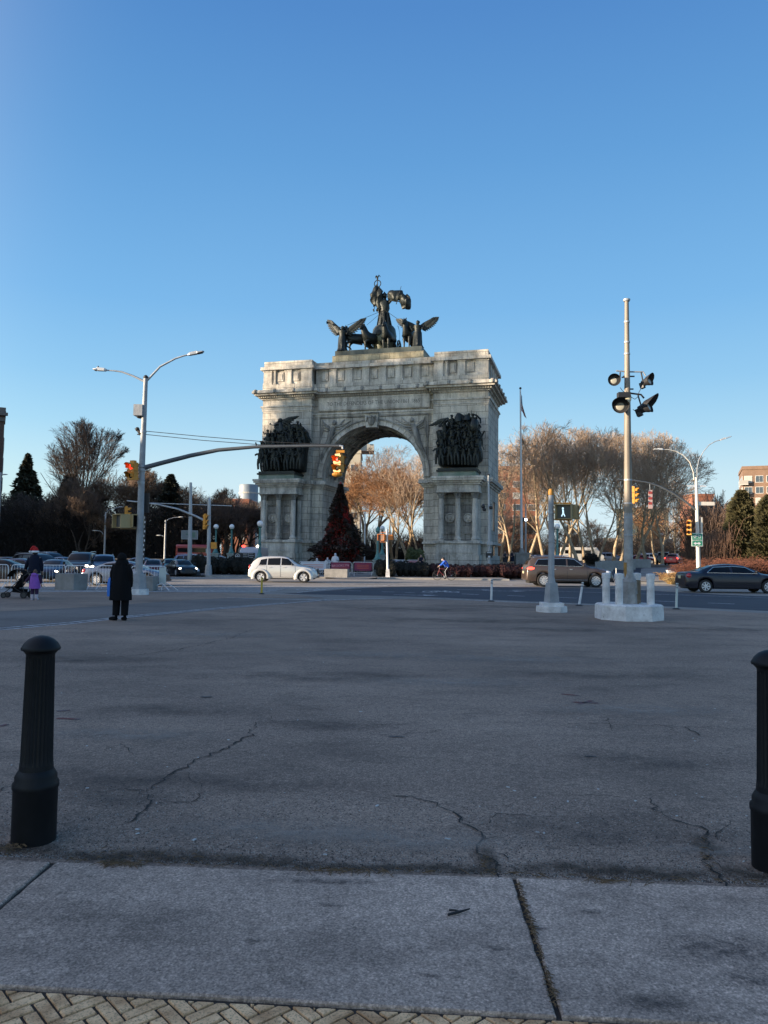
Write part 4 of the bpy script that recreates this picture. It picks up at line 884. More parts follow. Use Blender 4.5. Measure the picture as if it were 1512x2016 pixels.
tree_proto('d3',dict(seed=22,H=13,R=7,r0=.26,clear=.08,ang=(28,58),stems=4,twr=.024,nch=(7,7,7,6,5),mx=12000),M_barkD,mat('dark_brown_twigs',(.075,.048,.034),.95,col2=(.035,.026,.022),vs=.3))
def tree(kind,x,y,label,group,sc=1.0,rz=0,name='bare_tree',sz=None,z=None):
    zz=(hz(x,y)+.05) if z is None else z
    t=thing(name,label,'tree',(x,y,zz),rz,group); t.scale=(sc,sc,sz or sc)
    for nm,me in zip(('trunk','crown'),TREES[kind]):
        o=bpy.data.objects.new(nm,me); C.objects.link(o); o.parent=t
    return t
def tpx(kind,px,Y,label,group,sc=1,rz=0,**k): return tree(kind,X_(px,Y),Y,label,group,sc,rz,**k)
GR='bare plane trees in the park right of the arch'
for kd,px,Y,sc,rz,lb in (
 ('p3',1003,106,1.0,.4,'forked bare tree with pale trunks just right of the arch'),
 ('p1',1040,112,1.0,1.2,'bare tree whose dark trunk stands right behind the flagpole'),
 ('p2',1070,108,1.0,2.2,'bare plane tree with sunlit trunk just left of the grey signal pole'),
 ('p4',1122,118,.98,.3,'bare tree with dark trunk behind the walk signal box'),
 ('p1',1137,104,.98,3.6,'bare tree with slim pale trunk above the bonnet end of the brown car'),
 ('p3',1178,106,.98,4.1,'bare tree with thick pale trunk between the brown car and the floodlight pole'),
 ('p2',1208,112,.98,5.0,'bare tree with sunlit trunk just left of the floodlight pole'),
 ('p4',1222,120,.97,2.0,'bare tree mostly hidden by the floodlight pole'),
 ('p1',1252,110,.98,.9,'bare tree with dark trunk just right of the floodlight pole'),
 ('p2',1272,108,.95,3.3,'leaning bare tree near the concrete blocks at the side street'),
 ('p3',1295,116,.92,5.5,'bare tree with several stems left of the red car'),
 ('p2',1305,104,.86,1.4,'bare tree at the right end of the park row, leaning left'),
 ('p2',1150,110,.98,1.9,'bare tree with wide pale limbs above the middle of the brown car'),
 ('p1',1100,110,.98,.6,'bare tree right of the grey signal pole cap'),
 ('p4',985,126,.92,1.1,'bare tree rising behind the right edge of the arch'),
 ('p1',1095,134,1.12,2.9,'tall bare tree in the back row behind the globe lamp'),
 ('p2',1160,138,1.15,.7,'tall bare tree in the back row above the brown car'),
 ('p4',1240,140,1.12,4.4,'tall bare tree in the back row behind the floodlight pole'),
 ('p1',1330,142,.80,5.2,'low bare tree behind the bike sign pole')): tpx(kd,px,Y,lb,GR,sc*1.05,rz)
GC='bare trees seen through the arch'
for kd,px,Y,sc,rz,lb in (
 ('o1',775,118,.93,.3,'wide bare tree with sunlit fan of limbs in the middle of the arch opening'),
 ('o2',708,128,1.0,1.5,'russet bare tree at the left side of the arch opening'),
 ('p3',828,114,.86,2.6,'pale forked bare tree beside the right jamb of the arch'),
 ('p1',802,122,.86,4.0,'bare tree with straight pale trunk right of the walk signal'),
 ('o2',745,140,1.12,3.1,'russet bare tree in the back row through the arch'),
 ('p4',850,140,.88,5.0,'bare tree in the back row behind the right pier'),
 ('o1',690,145,.95,4.3,'russet bare tree behind the decorated fir tree'),
 ('o2',800,150,1.12,.8,'tall russet bare tree farthest back through the arch')): tpx(kd,px,Y,lb,GC,sc*1.13,rz)
GL='bare trees in the dark park on the left'
for kd,px,Y,sc,rz,lb in (
 ('fan',146,122,1.0,.4,'tall dark fan shaped bare tree towering over the left park'),
 ('d1',255,112,1.05,1.1,'broad brown bare tree behind the left signal pole'),
 ('d1',195,116,.98,2.4,'brown bare tree just left of the signal pole'),
 ('d1',300,118,1.15,3.9,'bare tree right behind the left signal pole'),
 ('g1',430,122,.98,.5,'grey bare tree behind the far signal pole and its arm'),
 ('g1',395,126,1.0,1.9,'grey bare tree just right of the tall plain pole'),
 ('g1',465,130,.95,4.1,'grey bare tree near the far glass tower'),
 ('g1',495,118,.80,5.3,'grey bare tree just left of the arch'),
 ('d2',60,116,1.1,2.2,'bare tree in front of the left spruce'),
 ('d2',100,112,1.05,3.1,'dark bare tree below the fan shaped tree'),
 ('d2',20,120,1.15,.9,'bare tree beside the brick tower at the left edge'),
 ('d1',345,112,.85,5.9,'low bare tree behind the plain pole'),
 ('d2',440,106,.85,2.7,'dark bare tree behind the two globe lamps'),
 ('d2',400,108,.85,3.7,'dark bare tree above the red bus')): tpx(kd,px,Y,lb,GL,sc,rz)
# far rows that nothing tells apart
rg=random.Random(12)
for i in range(12):
    x=14+i*8+rg.uniform(-1.5,1.5); y=rg.uniform(148,185); tree(rg.choice(['o2','g2','p1','p3']),x,y,'bare tan tree in the far rows seen between the nearer plane trunks','bare trees in the far rows of the park',rg.uniform(.62,.9),rg.uniform(0,6))
for i in range(17):
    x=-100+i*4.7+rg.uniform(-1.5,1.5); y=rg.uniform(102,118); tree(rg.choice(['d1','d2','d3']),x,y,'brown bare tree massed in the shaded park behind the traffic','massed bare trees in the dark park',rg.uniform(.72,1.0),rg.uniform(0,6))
for px,Y in ((432,112),(448,108),(462,116),(478,110),(492,112)): tree('d2',X_(px,Y),Y,'dark bare tree in front of the red brick building left of the arch','dark bare trees in front of the red brick building',rg.uniform(.85,1.0),rg.uniform(0,6))
# unseen bare trees added beyond the left picture edge to filter sun on the arch
for X_r,sc_r,a_r in ((-60,1.8,58),(-74,2.1,54)):
    for i in range(4): tree('d3' if i%2 else 'd1',X_r,a_r+i*4.9,'large bare tree added beyond the left picture edge to filter sun on the arch','bare trees added to filter the sun on the arch',sc_r,i*1.3+X_r,sz=sc_r*1.5)
# conifers
def conifer(seed,H,R,n,size,droop=.25,power=1.0,low=.02,jag=.3,layers=0):
    rg=random.Random(seed); mb=MB()
    nb=int(n)
    for i in range(nb):
        f=rg.random()**.75; z=H*(low+(1-low)*(1-f)) if 0 else H*(low+(1-low)*rg.random()**1.35)
        t=z/H; th=rg.uniform(0,2*PI); rm=R*(1-t)**power*(1+jag*noise.noise(Vector((math.cos(th)*1.8,math.sin(th)*1.8,z*(1.1 if not layers else layers)))))+.05
        r=rm*(1-.55*rg.random()**2.2)
        c=Vector((math.cos(th)*r,math.sin(th)*r,z-droop*r)); out=Vector((math.cos(th),math.sin(th),rg.uniform(-.5,.5)-droop)).normalized()
        l=size*rg.uniform(.6,1.5); s=out.cross(Vector((rg.gauss(0,.6),rg.gauss(0,.6),1))).normalized()*l*rg.uniform(.18,.38)
        n0=len(mb.v); a=c-out*l*.5; b=c+out*l*.6; m=c+Vector((0,0,-.06*l))
        mb.v+=[tuple(a),tuple(m+s),tuple(b),tuple(m-s)]; mb.f.append((n0,n0+1,n0+2,n0+3))
    return mb
def conif(name,label,cat,x,y,seed,H,R,n,size,m,group=None,z=None,**k):
    t=thing(name,label,cat,(x,y,hz(x,y)+.1 if z is None else z),0,group)
    conifer(seed,H,R,n,size,**k).build('crown',m,t); MB().tube([(0,0,-.3),(0,0,H*.9)],[R*.07,.03],8).build('trunk',M_barkD,t); return t
M_fir=mat('fir_needles',(.050,.020,.014),.85,col2=(.030,.030,.020),vs=1.2); M_jun=mat('juniper_green',(.115,.10,.04),.85,col2=(.045,.045,.02),vs=1.6)
M_spr=mat('spruce_green',(.030,.042,.020),.85,col2=(.045,.036,.016),vs=.7)
xt=thing('christmas_tree','tall dark fir covered in deep red lights before the left arch pier','tree',(X_(668,69),69,.55))
c_=conifer(41,7.7,2.65,22000,.28,droop=.15,power=1.1,jag=1.0,low=.0); c_.build('crown',M_fir,xt); MB().tube([(0,0,-.5),(0,0,7.5)],[.2,.03],8).build('trunk',M_barkD,xt)
rg=random.Random(4); m=MB(); m2=MB()
for i in range(3400):
    z=7.5*rg.random()**1.35; t=z/7.7; th=rg.uniform(0,2*PI); r=2.55*(1-t)**1.1*(.62+.38*rg.random())+.05; p=(math.cos(th)*r,math.sin(th)*r,z-.15*r)
    (m if i%260 else m2).ell(p,(.034,.034,.034),5,3)
m.build('red_light_bulbs',mat('red_bulb',(.12,.012,.010),.5,emit=(.5,.012,.008),estr=.04),xt)['kind']='stuff'
m2.build('white_light_bulbs',mat('white_bulb',(.7,.7,.68),.4,emit=(1,.95,.85),estr=.8),xt)['kind']='stuff'
MB().ell((0,0,7.7),(.10,.10,.22),8,6).build('tree_topper',MC['red_bulb'],xt)
conif('juniper','tall pointed olive green juniper left of the brown tower','tree',X_(1462,70),70,51,7.8,2.1,15000,.40,M_jun,'junipers at the right edge',power=.62,jag=.5,droop=-.35)
conif('juniper','pointed olive green juniper cut by the right edge of the picture','tree',X_(1517,68),68,52,7.3,2.1,14000,.40,M_jun,'junipers at the right edge',power=.62,jag=.5,droop=-.35)
conif('spruce','dark pointed spruce right of the brick tower at the left edge','tree',X_(47,118),118,53,15.8,3.9,9000,.7,M_spr,'dark evergreens in the left park',power=.9,jag=1.0,layers=1.2)
conif('spruce','ragged dark evergreen inside the fan shaped tree','tree',X_(133,126),126,54,13.6,3.0,9000,.8,mat('yew_green',(.018,.024,.016),.85),'dark evergreens in the left park',power=.6,jag=.7,droop=.0)
conif('pine','dark rounded evergreen just right of the left signal pole','tree',X_(332,110),110,55,12.0,3.2,10000,.6,MC['yew_green'],'dark evergreens in the left park',power=.75,jag=.8,droop=0)
# understory of the dark park: twigs and brush nobody could count
rg=random.Random(77); mb=MB()
def brush(mb,x0,x1,y0,y1,h0,h1,n,rg,lean=.35,r=.03,zb=0):
    for i in range(n):
        x,y=rg.uniform(x0,x1),rg.uniform(y0,y1); h=rg.uniform(h0,h1)*(.75+.35*noise.noise(Vector((x*.09,y*.09,3)))); z=hz(x,y)+zb
        a=Vector((x,y,z)); l=rg.gauss(0,lean); l2=rg.gauss(0,lean)
        mb.tube([a,a+Vector((l*h*.4,l2*h*.4,h*.55)),a+Vector((l*h,l2*h,h))],[r,r*.7,r*.4],3,cap=False)
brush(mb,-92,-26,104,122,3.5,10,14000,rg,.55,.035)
for i in range(22000):
    x,y=rg.uniform(-96,-24),rg.uniform(100,122); zt=8.0+3.5*noise.noise(Vector((x*.12,0,1))); z=rg.uniform(0,zt); s=rg.uniform(.08,.22); n0=len(mb.v)
    a=Vector((rg.gauss(0,1),rg.gauss(0,.4),rg.gauss(0,1))).normalized()*s; b=a.cross(Vector((0,1,.2))).normalized()*s*.35; c=Vector((x,y,z+1))
    mb.v+=[tuple(c-a),tuple(c-b),tuple(c+a),tuple(c+b)]; mb.f.append((n0,n0+1,n0+2,n0+3))
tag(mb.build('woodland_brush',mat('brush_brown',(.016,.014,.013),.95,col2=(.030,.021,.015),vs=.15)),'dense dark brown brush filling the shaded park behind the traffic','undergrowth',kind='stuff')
mb=MB(); rg=random.Random(78)
brush(mb,6,110,135,175,2.5,8,9000,rg,.8,.04)
tag(mb.build('park_brush',mat('brush_tan',(.15,.095,.055),.95,col2=(.075,.05,.035),vs=.2)),'tan bare brush far behind the plane trees and through the arch','undergrowth',kind='stuff')
mb=MB(); brush(mb,-12,10,150,165,3,9,2200,rg,.35,.05); brush(mb,-16,-4,100,112,2,6,1500,rg,.3,.04); tag(mb.build('park_brush',MC['brush_brown']),'dark brush behind the decorated fir under the arch','undergrowth',kind='stuff')
# shrubs
def leafmass(mb,c,r,n,s,rg,flat=.5):
    for i in range(n):
        d=Vector((rg.gauss(0,1),rg.gauss(0,1),rg.gauss(0,1))).normalized(); d.z=abs(d.z) if rg.random()<.85 else d.z
        k=(1-.35*rg.random()**2)*(1+.18*noise.noise(d*2.2+Vector(c))); p=Vector((c[0]+d.x*r[0]*k,c[1]+d.y*r[1]*k,c[2]+d.z*r[2]*k))
        a=Vector((rg.gauss(0,1),rg.gauss(0,1),rg.gauss(0,1))).normalized()*s*rg.uniform(.6,1.3); b=a.orthogonal().normalized()*s*.4; n0=len(mb.v)
        mb.v+=[tuple(p-a),tuple(p-b),tuple(p+a),tuple(p+b)]; mb.f.append((n0,n0+1,n0+2,n0+3))
    mb.ell(c,(r[0]*.75,r[1]*.75,r[2]*.75),14,8,jit=.2,seed=int(c[0]*3))
M_dkleaf=mat('dark_evergreen_leaf',(.010,.013,.008),.9,col2=(.018,.015,.010),vs=2); M_redleaf=mat('barberry',(.060,.012,.012),.9,col2=(.018,.012,.010),vs=1.5); M_brleaf=mat('brown_hedge',(.05,.032,.02),.9,col2=(.03,.026,.016),vs=2); M_olive=mat('olive_leaf',(.11,.12,.035),.8,col2=(.045,.055,.02),vs=2)
rg=random.Random(9)
def shrub(px0,px1,Y,h,label,m,n=2600,s=.075,dy=1.3,nb=None,name='shrub',cat='shrub',z=.12):
    x0,x1=X_(px0,Y),X_(px1,Y); w_=x1-x0; k=int((nb or max(1,round(w_/1.6)))*1.6+.5); mb=MB()
    for i in range(k):
        rx=w_/k*.85; cx=x0+rx*.85+(w_-rx*1.7)*(i/(k-1) if k>1 else .5); hh=h*rg.uniform(.9,1.02); leafmass(mb,(cx-(x0+x1)/2,rg.uniform(-.3,.3),hh*.42),(rx,dy,hh*.58),n//k,s,rg)
    xc=(x0+x1)/2; o=mb.build(name,m); o.location=(xc,Y,hz(xc,Y)+z); return tag(o,label,cat)
shrub(408,494,61.5,1.45,'long dark evergreen mound between the far signal pole and the silver car',M_dkleaf,6500,nb=4,dy=1.8)
shrub(340,372,62,1.25,'brown clipped hedge left of the tall plain pole',M_brleaf,2200,z=0)
shrub(376,404,64,1.7,'reddish brown hedge right of the tall plain pole',M_brleaf,2200,z=0)
shrub(738,782,60.6,1.35,'round dark evergreen shrub behind the slim white signal post',M_dkleaf,3200,nb=2)
shrub(778,846,61.3,1.25,'dark evergreen mound right of the slim white signal post',M_dkleaf,4200,nb=3,dy=1.5)
shrub(832,930,62.0,1.05,'low barberry bed with red tinge behind the cyclist',M_redleaf,5200,nb=5,dy=1.5,name='barberry_shrub')
shrub(926,1034,62.5,1.1,'low dark red barberry bed ending at the brown car',M_redleaf,5200,nb=5,dy=1.6,name='barberry_shrub')
shrub(800,835,73,2.1,'olive leafy bush beside the right jamb of the arch',M_olive,2600,.13,nb=2)
shrub(1150,1175,92,1.3,'dark bush behind the roof of the brown car',M_dkleaf,1500,.13,nb=1,z=0)
def twigbush(px0,px1,Y,h,n,label,m,dy=1.5,arch_=.5,r=.014,name='twig_bush',z=.1):
    x0,x1=X_(px0,Y),X_(px1,Y); xc=(x0+x1)/2; mb=MB()
    for i in range(n):
        x=rg.uniform(x0,x1)-xc; y=rg.uniform(-dy,dy); hh=h*rg.uniform(.5,1.05)*(.8+.45*noise.noise(Vector((x*.9,y*.9,px0)))); a=rg.uniform(0,2*PI); k=rg.uniform(.1,arch_)*hh
        p=Vector((x,y,0)); mb.tube([p,p+Vector((math.cos(a)*k*.4,math.sin(a)*k*.4,hh*.6)),p+Vector((math.cos(a)*k,math.sin(a)*k,hh)),p+Vector((math.cos(a)*k*1.6,math.sin(a)*k*1.6,hh*rg.uniform(.7,1.1)))],[r,r,r*.8,r*.6],3,cap=False)
    o=mb.build(name,m); o.location=(xc,Y,hz(xc,Y)+z); return tag(o,label,'bush')
M_ortwig=mat('orange_twigs',(.22,.075,.04),.85,col2=(.11,.048,.03),vs=.8); M_strw=mat('straw',(.40,.28,.12),.9)
twigbush(1345,1440,60,1.6,2800,'bright orange brown twiggy bush behind the dark saloon car',M_ortwig,1.8,.8)
twigbush(1425,1530,62,1.9,3000,'orange brown twiggy bush below the junipers',M_ortwig,1.8,.8)
twigbush(1308,1350,58,.7,700,'low tan twiggy bush left of the bike sign pole',mat('tan_twigs',(.30,.18,.075),.9),1.2,.9)
twigbush(1378,1440,70,4.2,1300,'tall brown upright stems behind the orange bush',mat('cane_brown',(.17,.10,.065),.9),1.5,.25,.022,z=.2)
twigbush(1318,1332,50.5,.55,700,'small straw coloured grass tuft at the rear bumper of the dark saloon',M_strw,.5,1.2,.008,name='grass_tuft')
twigbush(1375,1450,84,7.5,1500,'dark bare thicket behind the bike sign pole',mat('thicket',(.13,.085,.06),.95),3,.5,.035)
tpx('g1',1425,88,'small dark bare tree left of the junipers','bare trees at the right edge',.78,2.0)
tpx('g1',1392,98,'small bare tree right of the white lamp pole','bare trees at the right edge',.70,4.0)
# ---------------- vehicles ----------------
M_tyre=mat('tyre_rubber',(.018,.018,.019),.8); M_rim=mat('alloy',(.66,.66,.66),.4,.25); M_hub=mat('hub_dark',(.05,.05,.05),.5); M_glass=mat('car_glass',(.005,.006,.008),.05,spec=.28); M_trim=mat('black_trim',(.02,.02,.022),.5); M_chr=mat('chrome',(.75,.75,.76),.15,.95)
M_head=mat('headlamp_glass',(.65,.68,.72),.1,coat=.8); M_headon=mat('headlamp_lit',(1,.95,.85),.2,emit=(1,.86,.66),estr=7); M_tail=mat('tail_lamp',(.45,.015,.012),.15,coat=.8); M_tailon=mat('tail_lamp_lit',(.8,.03,.02),.2,emit=(1,.05,.03),estr=2.5); M_plate=mat('number_plate',(.6,.55,.35),.5); M_under=mat('underbody',(.012,.012,.012),.9)
def paint(n,c,metal=.35,rough=.32): return mat('paint_'+n,c,rough,metal,coat=.45)
def lerpT(tab,x):
    if x<=tab[0][0]: return tab[0][1:]
    for a,b in zip(tab,tab[1:]):
        if x<=b[0]:
            t=(x-a[0])/(b[0]-a[0]+1e-9); return tuple(p+(q-p)*t for p,q in zip(a[1:],b[1:]))
    return tab[-1][1:]
def smooth_tab(tab,n=3):
    # catmull-rom resample for rounded body lines
    out=[]
    for i in range(len(tab)-1):
        p0=tab[max(0,i-1)];p1=tab[i];p2=tab[i+1];p3=tab[min(len(tab)-1,i+2)]
        for k in range(n):
            t=k/n; row=[p1[0]+(p2[0]-p1[0])*t]
            for j in range(1,len(p1)):
                v=.5*((2*p1[j])+(-p0[j]+p2[j])*t+(2*p0[j]-5*p1[j]+4*p2[j]-p3[j])*t*t+(-p0[j]+3*p1[j]-3*p2[j]+p3[j])*t**3)
                lo,hi=min(p1[j],p2[j]),max(p1[j],p2[j]); row.append(min(max(v,lo-.02),hi+.02))
            out.append(tuple(row))
    out.append(tab[-1]); return out
def car(name,label,cat,loc,rz,pm,sp,group=None,lit=False,sc=1,detail=2,spokes=7,brake=False):
    t=thing(name,label,cat,loc,rz,group,sc); tab=smooth_tab(sp['st']); wr=sp['wr']; R=wr+.06; b0=sp.get('b0',.22); xw=sp['xw']
    xs=set(round(r[0],3) for r in tab)
    for x in xw:
        for k in range(-7,8): xs.add(round(x+R*math.sin(k/7*PI/2),4))
        xs.add(round(x-R-.006,4)); xs.add(round(x+R+.006,4))
    xs=sorted(x for x in xs if tab[0][0]<=x<=tab[-1][0])
    def bot(x):
        z=b0
        for w_ in xw:
            if abs(x-w_)<R+1e-4: z=max(z,wr+math.sqrt(max(0,R*R-(x-w_)**2)))
        if x<tab[0][0]+.35: z=max(z,b0+.10*(1-(x-tab[0][0])/.35))
        if x>tab[-1][0]-.35: z=max(z,b0+.06*(1-(tab[-1][0]-x)/.35))
        return z
    def half(x):
        tp,s,hw,rw=lerpT(tab,x); b=bot(x); s=min(s,tp-.015); zm=b0+.48*(s-b0)
        return [(hw*.80,b),(hw*.965,b+.03),(hw*.99,max(b+.07,b0+.18)),(hw,max(b+.10,zm)),(hw*.985,max(b+.13,s-.12)),(hw*.945,max(b+.16,s)),
                (hw*.945+(rw-hw*.945)*.90,s+(tp-s)*.86),(rw*.90,s+(tp-s)*.965),(rw*.5,tp+.0),(0,tp+.012)]
    rings=[]
    for x in xs:
        h=half(x); rings.append([(x,y,z) for y,z in h]+[(x,-y,z) for y,z in reversed(h[:-1])])
    body=MB().loft(rings).build('body',pm,t,smooth=38,tri=True)
    MB().loft([[(x,-.62*sp['hw'],.2),(x,.62*sp['hw'],.2),(x,.62*sp['hw'],.62),(x,-.62*sp['hw'],.62)] for x in (tab[0][0]+.25,tab[-1][0]-.25)]).build('underbody',M_under,t)
    def sy(x,z):
        h=half(x)
        for (y1,z1),(y2,z2) in zip(h,h[1:]):
            if z1<=z<=z2 and z2>z1: return y1+(y2-y1)*(z-z1)/(z2-z1)
        return h[5][0]
    def ztop(x,y):
        h=half(x); y=abs(y)
        for (y1,z1),(y2,z2) in list(zip(h,h[1:]))[::-1]:
            if y2<=y<=y1: return z2+(z1-z2)*((y-y2)/(y1-y2+1e-9))
        return h[-1][1]
    for q in sp['win']:
        for s in (-1,1):
            P=[]
            for i in range(7):
                row=[]
                for j in range(5):
                    u,v=i/6,j/4; lo=(q[0][0]+(q[1][0]-q[0][0])*u,q[0][1]+(q[1][1]-q[0][1])*u); hi=(q[3][0]+(q[2][0]-q[3][0])*u,q[3][1]+(q[2][1]-q[3][1])*u)
                    x=lo[0]+(hi[0]-lo[0])*v; z=lo[1]+(hi[1]-lo[1])*v; row.append((x,s*(sy(x,z)+.008),z))
                P.append(row)
            if s<0: P.reverse()
            MB().grid(P).build('window',M_glass,t,smooth=60)
    if detail>1 and sp.get('trim'):
        for s in (-1,1):
            tm=MB()
            W0,W1=sp['win'][0],sp['win'][-1]; loop=[W0[0],W1[1],W1[2]]+[(q_[k_][0],q_[k_][1]) for q_ in sp['win'][::-1] for k_ in (2,3)][1:]+[W0[0]]
            pts=[]
            for (x1_,z1_),(x2_,z2_) in zip(loop,loop[1:]):
                for i in range(8): x_=x1_+(x2_-x1_)*i/8; z_=z1_+(z2_-z1_)*i/8; pts.append((x_,s*(sy(x_,z_)+.012),z_))
            tm.tube(pts+[pts[0]],.013,5,cap=False); tm.build('window_trim',M_chr,t)
    for nm,(xa_,xb_,f) in (('windscreen',sp['ws']),('rear_window',sp['rw'])):
        P=[]
        for i in range(7):
            x=xa_+(xb_-xa_)*i/6; tp,s,hw,rw=lerpT(tab,x); w_=min(rw*f,rw*.93); P.append([(x,w_*(j/4-1),ztop(x,w_*(j/4-1))+.012) for j in range(9)])
        if xa_<xb_: P.reverse()
        MB().grid(P).build(nm,M_glass,t,smooth=60)
    hw=sp['hw']; 
    for x in xw:
        for s in (-1,1):
            c=(x,s*(hw-.115),wr); wm=MB().lathe([(wr*.62,-.10),(wr*.93,-.105),(wr,-.07),(wr,.07),(wr*.93,.105),(wr*.62,.10),(wr*.62,-.10)],c,26,'y').build('wheel',M_tyre,t,smooth=40)
            rm=MB(); yo=s*.085; rm.lathe([(wr*.66,0),(wr*.66,.03*s),(wr*.60,.03*s),(wr*.60,-.04*s),(wr*.66,0)],(c[0],c[1]+yo,c[2]),26,'y'); rm.lathe([(wr*.14,-.02*s),(wr*.14,.03*s),(.01,.035*s)],(c[0],c[1]+yo,c[2]),10,'y')
            for k in range(spokes):
                a=2*PI*k/spokes; sb=MB().box((wr*.36,0,0),(wr*.56,.03,wr*(.34 if spokes<7 else .17))); sb.xf(Matrix.Translation((c[0],c[1]+yo,c[2]))@Matrix.Rotation(a,4,'Y')); rm.add(sb)
            rm.build('rim',M_rim,wm,smooth=30); MB().lathe([(wr*.62,-.01),(wr*.62,.01)],(c[0],c[1]+s*.04,c[2]),20,'y').build('brake_disc',M_hub,wm)
    if sp.get('fender'):
        for x in xw:
            for s in (-1,1):
                P=[[(x+(R+d)*math.cos(a)*(1.0+.10*(d>0)),s*(hw-.05+b),wr+(R+d)*math.sin(a)) for d,b in ((-.012,.0),(-.005,.085),(.05,.105),(.11,.075),(.17,.0))] for a in fr(-.25,PI+.25,18)]
                MB().grid(P).build('fender',pm,t,smooth=60)
    xf_,xr_=tab[-1][0],tab[0][0]
    for s in (-1,1):
        l=sp['hl']; hm=MB().ell((l[0],s*l[1],l[2]),l[3],12,8).build('headlight',M_headon if lit else M_head,t,smooth=60)
        l=sp['tl']; MB().ell((l[0],s*l[1],l[2]),l[3],12,8).build('tail_light',M_tailon if brake else M_tail,t,smooth=60)
        mx,mz=sp['mir']; yb=sy(mx,mz); MB().tube([(mx,s*yb,mz),(mx+.02,s*(yb+.09),mz+.03)],.025,6).ell((mx+.02,s*(yb+.14),mz+.06),(.06,.10,.075),10,6).build('wing_mirror',pm if detail<2 else M_trim,t,smooth=60)
        if detail>1:
            for (hx,hz_) in sp['han']: MB().box((hx,s*(sy(hx,hz_)+.015),hz_),(.17,.03,.03)).build('door_handle',M_chr if sp.get('chr') else pm,t)
            sm=MB()
            for (x0,z0,x1,z1) in sp['seam']:
                n=8; rows=[]
                for i in range(n+1):
                    x=x0+(x1-x0)*i/n; z=z0+(z1-z0)*i/n; y=s*(sy(x,z)+.004); dx,dz=(.008,0) if abs(z1-z0)>abs(x1-x0) else (0,.009); rows.append([(x-dx,y,z-dz),(x+dx,y,z+dz)])
                sm.grid(rows)
            sm.build('door_gap',M_trim,t)
            if sp.get('mold'):
                x0,x1,z=sp['mold']; MB().grid([[(x0+(x1-x0)*i/10,s*(sy(x0+(x1-x0)*i/10,z)+.012),z-.02),(x0+(x1-x0)*i/10,s*(sy(x0+(x1-x0)*i/10,z)+.02),z+.02)] for i in range(11)]).build('side_trim',M_chr if sp.get('chr') else M_trim,t)
    g=sp['grille']; MB().loft([[(xf_-.06,-g[0],g[1]),(xf_-.06,g[0],g[1]),(xf_-.06,g[0]*.85,g[2]),(xf_-.06,-g[0]*.85,g[2])],[(xf_+.02,-g[0],g[1]),(xf_+.02,g[0],g[1]),(xf_-.0,g[0]*.85,g[2]),(xf_-.0,-g[0]*.85,g[2])]]).build('grille',M_trim,t)
    MB().loft([[(xf_+.005,-hw*.72,.30),(xf_+.005,hw*.72,.30),(xf_+.005,hw*.7,.40),(xf_+.005,-hw*.7,.40)],[(xf_+.035,-hw*.72,.30),(xf_+.035,hw*.72,.30),(xf_+.035,hw*.7,.40),(xf_+.035,-hw*.7,.40)]]).build('front_bumper_intake',M_trim,t)
    MB().box((xr_-.012,0,sp.get('pz',.75)),(.02,.32,.15)).build('number_plate',M_plate,t)
    if sp.get('rail'):
        x0,x1,zr,yr=sp['rail']
        for s in (-1,1): MB().tube([(x0,s*yr,zr-.05),(x0+.1,s*yr,zr+.01),(x1-.1,s*yr,zr+.01),(x1,s*yr,zr-.05)],.018,6).build('roof_rail',M_chr,t)
    return t
# x, roof/bonnet height, belt height, half width, roof half width   (rear -> front)
SP_PT=dict(fender=1,hw=.85,wr=.325,xw=(-1.28,1.34),b0=.24,st=[(-2.10,.78,.62,.60,.40),(-2.05,.98,.80,.72,.55),(-1.92,1.10,.95,.78,.60),(-1.78,1.30,1.0,.81,.58),(-1.5,1.50,1.01,.84,.58),(-1.1,1.575,1.02,.85,.59),(-.3,1.60,1.03,.85,.60),(.25,1.555,1.02,.85,.59),(.55,1.43,1.02,.85,.59),(.85,1.22,1.02,.84,.60),(1.10,1.08,1.0,.83,.62),(1.35,1.03,.95,.83,.60),(1.75,.96,.86,.82,.50),(2.0,.86,.74,.76,.42),(2.12,.70,.58,.64,.38),(2.18,.55,.45,.52,.34)],
 win=[[(-1.42,1.06),(-.95,1.06),(-.93,1.46),(-1.30,1.38)],[(-.88,1.06),(-.10,1.06),(-.10,1.50),(-.86,1.47)],[(-.03,1.06),(.78,1.06),(.36,1.44),(-.03,1.50)]],
 ws=(.98,.42,.92),rw=(-1.86,-1.55,.9),hl=(1.93,.60,.74,(.12,.13,.12)),tl=(-1.98,.68,.88,(.07,.07,.19)),mir=(.62,1.06),han=[(-.72,.93),(.15,.93)],
 seam=[(-.93,1.04,-.90,.42),(-.07,1.04,-.07,.34),(.82,1.0,.86,.34),(-.9,.33,.86,.33),(-1.45,1.0,-1.6,.8),(-1.0,1.0,-1.45,1.02)],grille=(.30,.50,.86),pz=.62)
